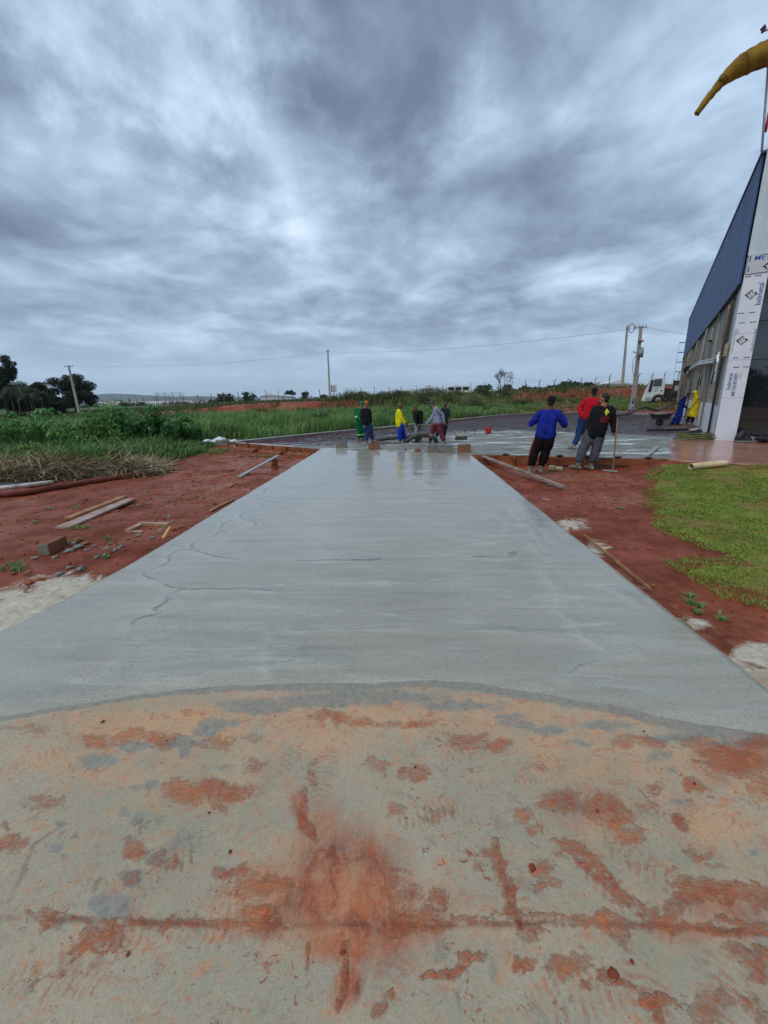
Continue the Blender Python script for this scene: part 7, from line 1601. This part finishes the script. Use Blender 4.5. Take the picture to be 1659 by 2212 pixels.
for i, (x, y, dx, dy, lab) in enumerate(((958, 906, 30, -4, 'tan board on the earth left of the earth lumps beyond the kerb'), (990, 903, 26, 2, 'curved pale board beyond the kerb, right of the tan one'), (1130, 889, 24, 1, 'dark board beyond the kerb behind the red shirted man'), (1290, 877, 40, -1, 'thin board by the far kerb near the striped shirt man'), (1400, 884, 26, -4, 'pale scrap of board near the delivery hose'))):
    q0 = A(x, y, back_y(G(x, 900).x)+2.2); q0.z = tzs(q0.x, q0.y)+.06; q1 = A(x+dx, y+dy, q0.y+.6); q1.z = tzs(q1.x, q1.y)+.1; screed(q0, q1, .25, .04, wood if i % 2 == 0 else woodR, 'plank', lab, 'plank')

# ================================================================== lorry
def lorry():
    b = gpos(1425, 47); W = M('cab_white', srgb(206, 212, 214), .3, srgb(188, 194, 196), 2, spec=.6); Bk = M('chassis_black', (.015, .015, .016), .6); gl = M('window_glass_dark', (.03, .035, .04)); grey = M('plastic_grey', srgb(90, 92, 94), .5)
    sc = .346*47/1514           # metres per pixel of the close-up at the lorry
    u = Vector((math.cos(-.50), math.sin(-.50), 0)); u = Vector((math.cos(math.atan2(b.x, b.y)), -math.sin(math.atan2(b.x, b.y)), 0)); w = Vector((-u.y, u.x, 0))
    t = thing('pump_lorry', 'white cab lorry with pump gear parked below the bank behind the hall', 'lorry', b)
    def L(px, py, dp=0): return b + u*((px-426)*sc*math.cos(math.atan2(b.x, b.y))) + w*dp + Vector((0, 0, (958-py)*sc))
    m = MB(); m.prism([L(235, 900), L(240, 885), L(262, 800), L(312, 690), L(458, 686), L(462, 865), L(430, 868), L(395, 872), L(360, 890), L(345, 915), L(335, 935), L(250, 938), L(235, 930)], w*2.3); body = m.build('cab', W, t, bevel=.05)
    m = MB(); m.prism([L(343, 705, -.01), L(425, 703, -.01), L(425, 778, -.01), L(338, 778, -.01)], w*-.02); m.build('window', gl, body)
    m = MB(); m.prism([L(308, 712, -.012), L(335, 708, -.012), L(325, 830, -.012), L(292, 830, -.012)], w*-.10); m.build('side_mirror', Bk, t)
    m = MB(); m.prism([L(263, 795, .1), L(309, 697, .1), L(306, 690, .1), L(258, 795, .1)], w*2.1); m.build('windscreen', gl, body)
    m = MB(); m.prism([L(233, 905, -.03), L(275, 905, -.03), L(275, 940, -.03), L(233, 940, -.03)], w*2.36); m.build('bumper', W, t, bevel=.03)
    m = MB(); m.prism([L(275, 892, -.02), L(330, 892, -.02), L(325, 936, -.02), L(278, 936, -.02)], w*-.03); m.build('step_panel', M('step_grey', srgb(150, 154, 154), .5), t)
    m = MB(); m.tube([L(425+6, 822, -.02), L(431, 822, -.09)], .07, 10); m.build('filler_cap', Bk, t)
    m = MB(); m.prism([L(362, 792, -.011), L(392, 792, -.011), L(392, 806, -.011), L(362, 806, -.011)], w*-.004); m.build('door_badge', M('badge_green', srgb(130, 160, 150), .5), body); m = MB(); m.prism([L(352, 822, -.011), L(398, 820, -.011), L(398, 827, -.011), L(352, 829, -.011)], w*-.004); m.build('door_badge', M('badge_grey', srgb(130, 130, 140), .5), body)
    m = MB(); m.tube([L(345, 922, -.03), L(352, 895, -.03), L(375, 872, -.03), L(410, 862, -.03), L(445, 872, -.03), L(468, 895, -.03), L(474, 925, -.03)], .06, 6); m.build('wheel_arch', grey, t, True)
    for (px, r) in ((412, 48), (800, 48), (930, 48)):
        for dp in (-.02, 1.95):
            m = MB(); m.tube([L(px, 920, dp), L(px, 920, dp+.32)], r*sc, 24); wh = m.build('wheel', M('rubber', (.02, .02, .02)), t, True, bevel=.03)
            m = MB(); m.tube([L(px, 920, dp-.012), L(px, 920, dp+.02)], r*sc*.5, 16); m.build('rim', M('rim_grey', srgb(150, 150, 148), .5), wh, True); m = MB(); m.tube([L(px, 920, dp-.05), L(px, 920, dp)], r*sc*.18, 10); m.build('hub', Bk, wh, True)
    m = MB(); m.prism([L(455, 858, .4), L(1000, 858, .4), L(1000, 905, .4), L(455, 905, .4)], w*1.5); m.prism([L(500, 890, .1), L(560, 890, .1), L(560, 930, .1), L(500, 930, .1)], w*2.1); m.prism([L(465, 800, .5), L(540, 800, .5), L(540, 858, .5), L(465, 858, .5)], w*1.2); m.build('chassis', Bk, t)
    m = MB(); m.prism([L(545, 725, .3), L(690, 725, .3), L(690, 858, .3), L(545, 858, .3)], w*1.5); m.build('pump_unit', M('pump_dark', (.04, .045, .045), .5), t, bevel=.03)
    m = MB(); m.prism([L(565, 775, .28), L(632, 772, .28), L(636, 832, .28), L(565, 832, .28)], w*-.05); m.build('radiator_grille', M('grille_white', srgb(176, 180, 178), .5, srgb(120, 124, 122), 30), t)
    m = MB(); m.prism([L(536, 714, .2), L(640, 712, .2), L(640, 722, .2), L(536, 724, .2)], w*1.7); m.build('cover_plate', W, t)
    m = MB(); m.tube([L(610, 688, .6), L(700, 688, .6)], .10, 10); m.tube([L(575, 712, .7), L(590, 690, .7), L(620, 690, .7)], .05, 8); m.build('exhaust', M('chrome', (.5, .5, .5), .25, metal=.8), t, True)
    m = MB(); m.prism([L(700, 760, .2), L(960, 740, .2), L(960, 858, .2), L(700, 858, .2)], w*1.9); m.build('hopper', M('hopper_grey', srgb(140, 142, 140), .5, srgb(110, 100, 90), 3), t, bevel=.05)
lorry()
# ================================================================== growing things
def vmat(name, rough=.6, transl=.3):
    n = NT(name); a = n.nt.nodes.new('ShaderNodeAttribute'); a.attribute_name = 'hue'
    nz = n.noise(3.0, 3, .6); c = n.mix(n.rng(nz, .3, .7, 0, .35), a.outputs['Color'], (.045, .065, .02))
    n.fin(c, rough, None, .3); tr = n.nt.nodes.new('ShaderNodeBsdfTranslucent'); ms = n.nt.nodes.new('ShaderNodeMixShader'); ms.inputs[0].default_value = transl
    n.L(c, tr.inputs[0]); n.L(n.b.outputs[0], ms.inputs[1]); n.L(tr.outputs[0], ms.inputs[2]); n.L(ms.outputs[0], n.nt.nodes['Material Output'].inputs[0]); return n.mat
GM = vmat('grass_blades'); SMt = vmat('straw_stalks', .7, .15)
def blades(P, h, w, lean, cols, seed=1, curve=.5):
    r = np.random.default_rng(seed); n = len(P); a = r.random(n)*6.283; d = np.stack([np.cos(a), np.sin(a), 0*a], -1); s = np.stack([-np.sin(a), np.cos(a), 0*a], -1)
    h = np.asarray(h)*np.ones(n); w = np.asarray(w)*np.ones(n); lean = np.asarray(lean)*np.ones(n)*(.4+.9*r.random(n))
    up = np.array([0, 0, 1.])
    m = P + up*(h*.55)[:, None] + d*(lean*h*.25)[:, None]; t = P + up*(h*(1-curve*lean*.45))[:, None] + d*(lean*h)[:, None]
    sw = s*(w*.5)[:, None]
    V = np.stack([P-sw, P+sw, m+sw*.8, m-sw*.8, t+sw*.12, t-sw*.12], 1).reshape(-1, 3)
    b = np.arange(n)*6; F_ = np.concatenate([np.stack([b, b+1, b+2, b+3], -1), np.stack([b+3, b+2, b+4, b+5], -1)])
    return V, F_, np.repeat(cols, 6, axis=0)
def colmix(n, pal, seed):
    r = np.random.default_rng(seed); p = np.array(pal); i = r.integers(0, len(p), n); j = r.integers(0, len(p), n); u = r.random(n)[:, None]; return (p[i]*(1-u)+p[j]*u)*(.8+.4*r.random(n))[:, None]
def grassobj(name, sets, mat, label, cat):
    V = []; F_ = []; C_ = []; o = 0
    for v, f, c in sets: V.append(v); F_.append(f+o); C_.append(c); o += len(v)
    ob = link(name, mesh_np(name, np.concatenate(V), np.concatenate(F_), mat, False, {'hue': np.concatenate(C_)})); return stuff(ob, label, cat)
GREEN = [srgb(98, 146, 72), srgb(124, 166, 88), srgb(76, 120, 58), srgb(148, 176, 106), srgb(88, 136, 76)]
DRY = [srgb(150, 134, 84), srgb(124, 116, 64), srgb(168, 146, 100), srgb(98, 104, 52)]
DARK = [srgb(58, 84, 42), srgb(78, 102, 52), srgb(96, 106, 62), srgb(88, 90, 56), srgb(50, 72, 38)]
def scatter(n, x0, x1, y0, y1, seed): r = np.random.default_rng(seed); return r.uniform(x0, x1, n), r.uniform(y0, y1, n), r
def footY(x, y):
    t = x/np.maximum(y, 6); return np.interp(t, [-1, 0, .45, .75], [42, 44, 52, 56])
def tall():
    sets = []
    # main sea of tall grass between the floor and the bank, in tussocks
    x, y, r = scatter(420000, -48, 36, 11, 50, 5)
    t = x/y; by = back_y(x); f = footY(x, y); ok = (y > by+1.6+.8*fbm(x*.7, y*.7, 3, 1)) & (y < f+1.5) & (t > -1.15) & (t < .42)
    ok &= ~((x > -6.9) & (y < 14.6)); dens = fbm(x*.55, y*.55, 4, 55); keep = r.random(len(x)) < np.clip((dens-.32)*3.2, .12, 1)*np.clip(22/y, .35, 1)
    ok &= keep; ok &= (r.random(len(x)) > sm((t-.22)/.2)*.85); ok &= ~((t < -.47) & (y < 16.5))
    x, y, t, dens = x[ok], y[ok], t[ok], dens[ok]; z = tz(x, y); f = footY(x, y)
    h = (.45+.95*np.clip((dens-.3)*2.2, 0, 1))*(.6+.5*r.random(len(x)))*sm((y-back_y(x)-.8)/3.0+.25)*(1-.35*sm((y-f+4)/4)); h = np.maximum(h, .15); h *= .82*(1-.55*sm((t-.1)/.25))
    c = colmix(len(x), GREEN, 3); dk = (fbm(x*.25, y*.25, 3, 66) > .56)[:, None]; c = np.where(dk, c*.62, c); dr = (r.random(len(x)) < .06+.55*sm((t-.18)/.2))[:, None]; c = np.where(dr, colmix(len(x), DRY, 4), c)
    sets.append(blades(np.stack([x, y, z-.03], -1), h, .016+.0009*y, .75, c, 2)); print('tall', len(x))
    # brownish scrub grass on the bank top and slope
    x, y, r = scatter(150000, -75, 62, 38, 80, 8); f = footY(x, y); t = x/y
    slope = (y > f-.5) & (y < f+4); pk = fbm(x*.35, y*.35, 4, 77); bare = slope & (pk < np.interp(t, [-.7, -.45, -.15, .0, .2, .5], [.40, .52, .55, .36, .42, .56])) 
    ok = (y > f-1) & ~bare & (np.abs(t) < 1.2) & (t < .86); x, y, t, f, slope, pk = x[ok], y[ok], t[ok], f[ok], slope[ok], pk[ok]; z = tz(x, y)
    band = np.exp(-((y-f-4)/2.5)**2); h = (.35+.9*np.clip(pk-.35, 0, 1)*1.6*band*np.interp(t, [-1, -.45, -.1, .15, .3, .6], [.8, .5, 1.5, 1.4, .6, .5]))*(.5+.8*r.random(len(x)))
    c = colmix(len(x), DARK, 6); dr = (r.random(len(x)) < np.interp(t, [-1, -.3, 0, .3, .6], [.15, .25, .3, .55, .65]))[:, None]; c = np.where(dr, colmix(len(x), DRY, 7), c)
    sets.append(blades(np.stack([x, y, z-.03], -1), h, .07, .5, c, 9)); print('bank', len(x))
    # dry strip at right between the kerb and the bank
    x, y, r = scatter(60000, 10, 44, 33, 56, 18); f = footY(x, y); t = x/y; pk = fbm(x*.4, y*.4, 4, 87)
    ok = (y > back_y(x)+3.2) & (y < f+1) & (t > .22) & (t < .8) & (pk > .42); x, y, pk = x[ok], y[ok], pk[ok]; z = tz(x, y); c = colmix(len(x), DRY+[srgb(86, 104, 52)], 16); gr = (fbm(x*.2, y*.2, 3, 37) > .52)[:, None]; c = np.where(gr, colmix(len(x), GREEN, 17)*.9, c)
    sets.append(blades(np.stack([x, y, z-.03], -1), .2+.45*r.random(len(x))*np.clip(pk*2-.5, .2, 1), .05, .6, c, 19))
    grassobj('tall_grass', sets, GM, 'field of tall green grass between the floor and the red bank', 'grass')
tall()
def leftgreen():
    sets = []
    x, y, r = scatter(60000, -22, -6.2, 8.5, 19, 21); t = x/y
    edge = -7.0-.5*(fbm(y*.8, y*0, 3, 4)-.5); pk = fbm(x*.7, y*.7, 4, 41)
    ok = (x < edge) & (y > 9.6+(-x-7)*.10) & (t > -1.25) & (pk > .36); x, y, pk = x[ok], y[ok], pk[ok]; z = tz(x, y); r = np.random.default_rng(3)
    h = (.35+.9*np.clip((pk-.35)*2.4, 0, 1))*(.5+.7*r.random(len(x)))*(1-.75*sm((x+8.8)/2.4)); c = colmix(len(x), GREEN, 23); c = np.where((fbm(x*.6, y*.6, 3, 91) > .55)[:, None], c*.6, c)
    sets.append(blades(np.stack([x, y, z-.03], -1), h, .030, .95, c, 24, .8)); print('left', len(x))
    # sparse fringe creeping onto the dirt
    x, y, r = scatter(26000, -7.6, -3.2, 9.5, 16.5, 27); pk = fbm(x*.8, y*.8, 4, 45); ok = (pk > .56+.10*sm((x+6)/2)) & (y < back_y(x)-.3) & ~((x > -6.2) & (y > 12.5)); x, y = x[ok], y[ok]
    sets.append(blades(np.stack([x, y, tz(x, y)-.01], -1), .05+.12*np.random.default_rng(1).random(len(x)), .014, .8, colmix(len(x), GREEN+DRY, 28), 29))
    grassobj('reed_grass', sets, GM, 'rank green grass and reeds at the left behind the straw', 'grass')
leftgreen()
def straw():
    sets = []; r = np.random.default_rng(31)
    n = 9000; x = r.uniform(-11, -5.9, n); y = r.uniform(7.6, 10.6, n); c0 = GT(100, 1035); cx, cy = c0.x-.2, c0.y+.7
    e = ((x-cx)/2.6)**2+((y-cy)/1.15)**2+.6*(fbm(x*1.5, y*1.5, 3, 9)-.5); ok = e < 1.1; x, y, e = x[ok], y[ok], e[ok]; hh = .38*np.sqrt(np.clip(1.1-e, 0, 1))
    z = tz(x, y)+hh*r.random(len(x))**.5; P = np.stack([x, y, z], -1); m = len(P); a = r.random(m)*6.283; el = r.normal(0, .28, m); L_ = .25+.55*r.random(m); d = np.stack([np.cos(a)*np.cos(el), np.sin(a)*np.cos(el), np.sin(el)], -1)
    s = np.stack([-np.sin(a), np.cos(a), 0*a], -1); w = (.010+.016*r.random(m))[:, None]; q = P+d*L_[:, None]*.5; bend = r.normal(0, .06, (m, 3)); e2 = P+d*L_[:, None]+bend; up = np.array([0, 0, .7])
    V = np.stack([P-s*w*.5, P+s*w*.5, q+(s+up)*w*.5+.0*bend, q-(s)*w*.5, e2+s*w*.2, e2-s*w*.2], 1).reshape(-1, 3); b = np.arange(m)*6; F_ = np.concatenate([np.stack([b, b+1, b+2, b+3], -1), np.stack([b+3, b+2, b+4, b+5], -1)])
    pal = [srgb(176, 156, 122), srgb(142, 122, 92), srgb(116, 96, 74), srgb(194, 178, 150), srgb(98, 90, 60)]; sets.append((V, F_, np.repeat(colmix(m, pal, 33), 6, axis=0)))
    # a body of matted stalks under them
    xs_ = np.linspace(cx-3, cx+3, 60); ys_ = np.linspace(cy-1.5, cy+1.5, 40); X, Y = np.meshgrid(xs_, ys_); e = ((X-cx)/2.6)**2+((Y-cy)/1.15)**2+.6*(fbm(X*1.5, Y*1.5, 3, 9)-.5); Z = tz(X, Y)-.04+.36*np.sqrt(np.clip(1.1-e, 0, 1))+.05*(fbm(X*5, Y*5, 3, 2)-.5)
    V = np.stack([X.ravel(), Y.ravel(), Z.ravel()], -1); nx = 60; i = np.arange(39*59); rr_ = i//59; cc = i % 59; a_ = rr_*nx+cc
    sets.append((V, np.stack([a_, a_+1, a_+1+nx, a_+nx], -1), colmix(len(V), [srgb(84, 66, 48), srgb(62, 48, 36)], 34)))
    x = r.uniform(cx-2.6, cx+2.6, 900); y = r.uniform(cy-1.2, cy+1.4, 900); sets.append(blades(np.stack([x, y, tz(x, y)+.08], -1), .12+.22*r.random(900), .012, 1.1, colmix(900, pal+[srgb(90, 110, 60)], 35), 36))
    o = grassobj('straw_heap', sets, SMt, 'heap of cut dry stalks and straw behind the mud covered pipe', 'straw heap')
straw()
def longleaf(name, base, h, wid, n_st, label, leafn=26, pal=None, seed=1, L_=.26, cat='bush', group=None, nm2='foliage'):
    """bush of upright stems carrying fans of narrow drooping leaves"""
    r = np.random.default_rng(seed); rr = random.Random(seed); t = thing(name, label, cat, base, 0, group); m = MB(); V = []; b = np.array(base)
    for k in range(n_st):
        a = rr.uniform(0, 6.28); q = wid*.5*rr.random()**.6; p0 = Vector(base)+Vector((q*.55*math.cos(a), q*.55*math.sin(a), -.03)); hh = h*rr.uniform(.6, 1.0)*(1-.35*q/(wid*.5)); p1 = p0+Vector((q*.6*math.cos(a), q*.6*math.sin(a), hh)); m.tube([p0, p0.lerp(p1, .5)+Vector((0, 0, .05)), p1], [.014, .011, .006], 5)
        for j in range(leafn):
            u = .18+.82*rr.random(); p = p0.lerp(p1, u)+Vector((rr.uniform(-1, 1), rr.uniform(-1, 1), rr.uniform(-.4, .4)))*.16; aa = rr.uniform(0, 6.28)
            for f_ in range(3):
                ab = aa+(f_-1)*.55; d = Vector((math.cos(ab), math.sin(ab), rr.uniform(-.5, .25))).normalized(); s = d.cross(Vector((0, 0, 1))).normalized(); l = L_*rr.uniform(.6, 1.2); w = l*.13
                q0, q1, q2 = p, p+d*l*.5+Vector((0, 0, .02)), p+d*l-Vector((0, 0, l*.28)); V += [q0, q1+s*w, q2, q1-s*w]
    m.build('stems', M('stem_green', srgb(88, 96, 52), .7, srgb(70, 66, 44)), t, True)
    A_ = np.array([list(v) for v in V])-b; n = len(A_)//4; F_ = np.arange(4*n).reshape(n, 4); link(nm2, mesh_np(nm2, A_, F_, GM, False, {'hue': np.repeat(colmix(n, pal or [srgb(70, 136, 68), srgb(98, 162, 80), srgb(52, 106, 56), srgb(122, 176, 92)], seed), 4, axis=0)}), t)
    return t
def bush_at(x, yb, ytop, wpx, n_st, label, **kw):
    b = GT(x, yb); h = (A(x, ytop, b.y).z-b.z)*1.40; w = wpx/F*b.y; return longleaf('leafy_bush', b, h, w, n_st, label, **kw)
gB = 'leafy bushes at the left edge of the dirt'
bush_at(262, 972, 860, 110, 20, 'tallest leafy bush at left with a forked top shoot', seed=51, leafn=26, group=gB)
bush_at(330, 966, 884, 125, 26, 'broad dark green leafy bush right of the tallest one', seed=52, leafn=28, group=gB, pal=[srgb(58, 122, 62), srgb(84, 146, 72), srgb(42, 92, 48)])
bush_at(205, 985, 902, 110, 18, 'bright green leafy bush left of the tallest one', seed=53, group=gB, pal=[srgb(80, 126, 48), srgb(60, 108, 48), srgb(98, 142, 62)])
bush_at(400, 955, 900, 90, 14, 'lower leafy bush at the right end of the row', seed=54, group=gB)
bush_at(238, 1015, 985, 46, 6, 'small light green plant with lobed leaves beside the straw', seed=55, L_=.2, group=gB, pal=[srgb(96, 150, 62), srgb(112, 166, 72)])
bush_at(120, 975, 895, 120, 16, 'leafy bush behind the left part of the straw', seed=56, group=gB); bush_at(30, 975, 890, 130, 16, 'leafy bush at the left edge of the picture', seed=57, group=gB); bush_at(75, 1010, 965, 60, 8, 'low yellow green clump in front of the left bushes', seed=58, L_=.3, group=gB, pal=[srgb(110, 138, 60), srgb(86, 120, 50)])
bush_at(700, 925, 893, 34, 8, 'dark leafy weed clump at the edge of the tall grass behind the floor', seed=60, pal=[srgb(26, 54, 28), srgb(38, 72, 34)], L_=.4)
# small weeds on the dirt
wd = [(163, 1143, 22), (185, 1140, 16), (105, 1100, 14), (165, 1098, 14), (150, 1172, 26), (172, 1170, 20), (232, 1165, 16), (285, 1150, 16), (350, 1140, 12), (230, 1205, 18), (25, 1225, 40), (40, 1232, 30), (285, 1080, 12), (320, 1062, 12), (1490, 1305, 18), (1505, 1325, 15), (1510, 1310, 12), (1340, 1100, 14), (1505, 1120, 18), (1470, 1350, 14), (1560, 1340, 16), (1490, 1290, 12), (255, 1350, 18), (180, 1360, 20), (215, 1345, 14), (60, 1380, 16), (75, 1130, 12), (1270, 1005+45, 10), (1300, 1028, 8), (410, 1000, 16), (350, 1010, 20), (300, 1020, 22), (240, 1030, 26), (330, 995, 22), (455, 990, 14)]
def wcl(it):
    x, y = it[0], it[1]
    if x > 800: return 'on the near right dirt' if y > 1200 else 'on the far right dirt'
    if y > 1215: return 'on the sand at left'
    if y > 1125: return 'by the rubble at left'
    if y > 1040: return 'around the two planks'
    return 'below the straw and bushes'
wL = clustered(wd, wcl, 'green weed tuft')
for i, (x, y, w) in enumerate(wd):
    b = GT(x, y); n = int(12+w); r = np.random.default_rng(600+i); rad = w/F*b.y*.55; a = r.random(n)*6.28; q = rad*r.random(n)**.6; P = np.stack([q*np.cos(a), q*np.sin(a), 0*a], -1); V, F_, c = blades(P, (.03+.05*r.random(n))*(w/20)**.3, .010, 1.0, colmix(n, GREEN, 700+i), 800+i)
    o = link('weed_tuft', mesh_np('weed_tuft', V, F_, GM, False, {'hue': c})); o.location = b-Vector((0, 0, .01))
    left = x < 800; tag(o, wL[i], 'weed', 'weed tufts on the dirt left of the slab' if left else 'weed tufts on the dirt right of the slab')
def lawn():
    x, y, r = scatter(620000, 2.6, 13, 2.0, 9.2, 91); ins = inpoly(x, y, LAWN); d = polydist(x, y, LAWN); sd_ = np.where(ins, d, -d); pk = fbm(x*2.2, y*2.2, 4, 12)
    ok = (sd_ > -.28+.6*(.62-pk)) & (r.random(len(x)) < np.clip(7.5/(y+1.5), .3, 1)) & (x < 1.05*y+1.2); ok &= (r.random(len(x)) < np.clip((pk-.34)*7, .2, 1))
    x, y, pk = x[ok], y[ok], pk[ok]; z = tz(x, y); big = fbm(x*.5, y*.5, 4, 14)
    c = colmix(len(x), [srgb(146, 168, 66), srgb(124, 150, 58), srgb(166, 182, 84), srgb(100, 128, 50)], 92); br = ((big-.44)*7+r.normal(0, .4, len(x)) > (.22+.35*(y < 5))*1.0)[:, None]; c = np.where(br, colmix(len(x), [srgb(152, 126, 62), srgb(130, 104, 56), srgb(140, 134, 60)], 93), c)
    V = blades(np.stack([x, y, z-.006], -1), (.014+.024*r.random(len(x)))*(.5+.9*pk), .0026+.0007*y, 1.0, c, 94); grassobj('lawn', [V], GM, 'patchy green and brown lawn at the right', 'lawn'); print('lawn', len(x))
lawn()
# shrubs on the top of the bank behind the workers
def scrub():
    rr = random.Random(77); cen = []
    for k in range(150):
        x = rr.choice([rr.uniform(740, 1320), rr.uniform(740, 1000), rr.uniform(-30, 480)]); Y = rr.uniform(46, 58); p = gpos(x, Y)
        s = rr.uniform(.35, .9) if x > 700 else rr.uniform(.25, .6); cen.append((p+Vector((0, 0, s*.5)), (s*1.2, s, s*.8)))
    o = leaf_cloud('bank_scrub', cen, 26000, .16, leafmat('scrub_leaf', srgb(84, 92, 52), srgb(48, 60, 32), .8), seed=78, flat=.8); stuff(o, 'tangled olive scrub growing along the top of the red bank', 'scrub')
scrub()
# what lies behind the camera, mirrored in the glass
def behind():
    m = MB()
    m.box((6, -4.2, -.03), (60, 1.6, .012)); structure(m.build('path', M('path_concrete', srgb(150, 144, 138), .8), None)); m = MB(); m.box((6, -13, -.02), (80, 3.0, .012)); structure(m.build('road', M('road_asphalt', srgb(112, 104, 104), .85), None))
    rr = random.Random(8); cen = []
    for k in range(90): x = rr.uniform(-60, 70); s = rr.uniform(1.5, 3.2); cen.append((Vector((x, -34+rr.uniform(-4, 4), s*.8)), (s*1.5, s, s)))
    o = leaf_cloud('tree_belt', cen, 16000, .8, darkleaf, seed=79); stuff(o, 'dark belt of trees across the road, seen mirrored in the glass', 'woodland')
behind()

def air():
    m = MB(); m.box((600, 2900, 55), (9000, 6800, 330)); 
    mt = bpy.data.materials.new('air'); mt.use_nodes = True; nt = mt.node_tree; nt.nodes.remove(nt.nodes['Principled BSDF'])
    v = nt.nodes.new('ShaderNodeVolumePrincipled'); v.inputs['Density'].default_value = .00011; v.inputs['Color'].default_value = (.72, .84, 1, 1); v.inputs['Anisotropy'].default_value = .1
    nt.links.new(v.outputs[0], nt.nodes['Material Output'].inputs['Volume']); o = m.build('haze', mt, None); o['kind'] = 'stuff'
air()
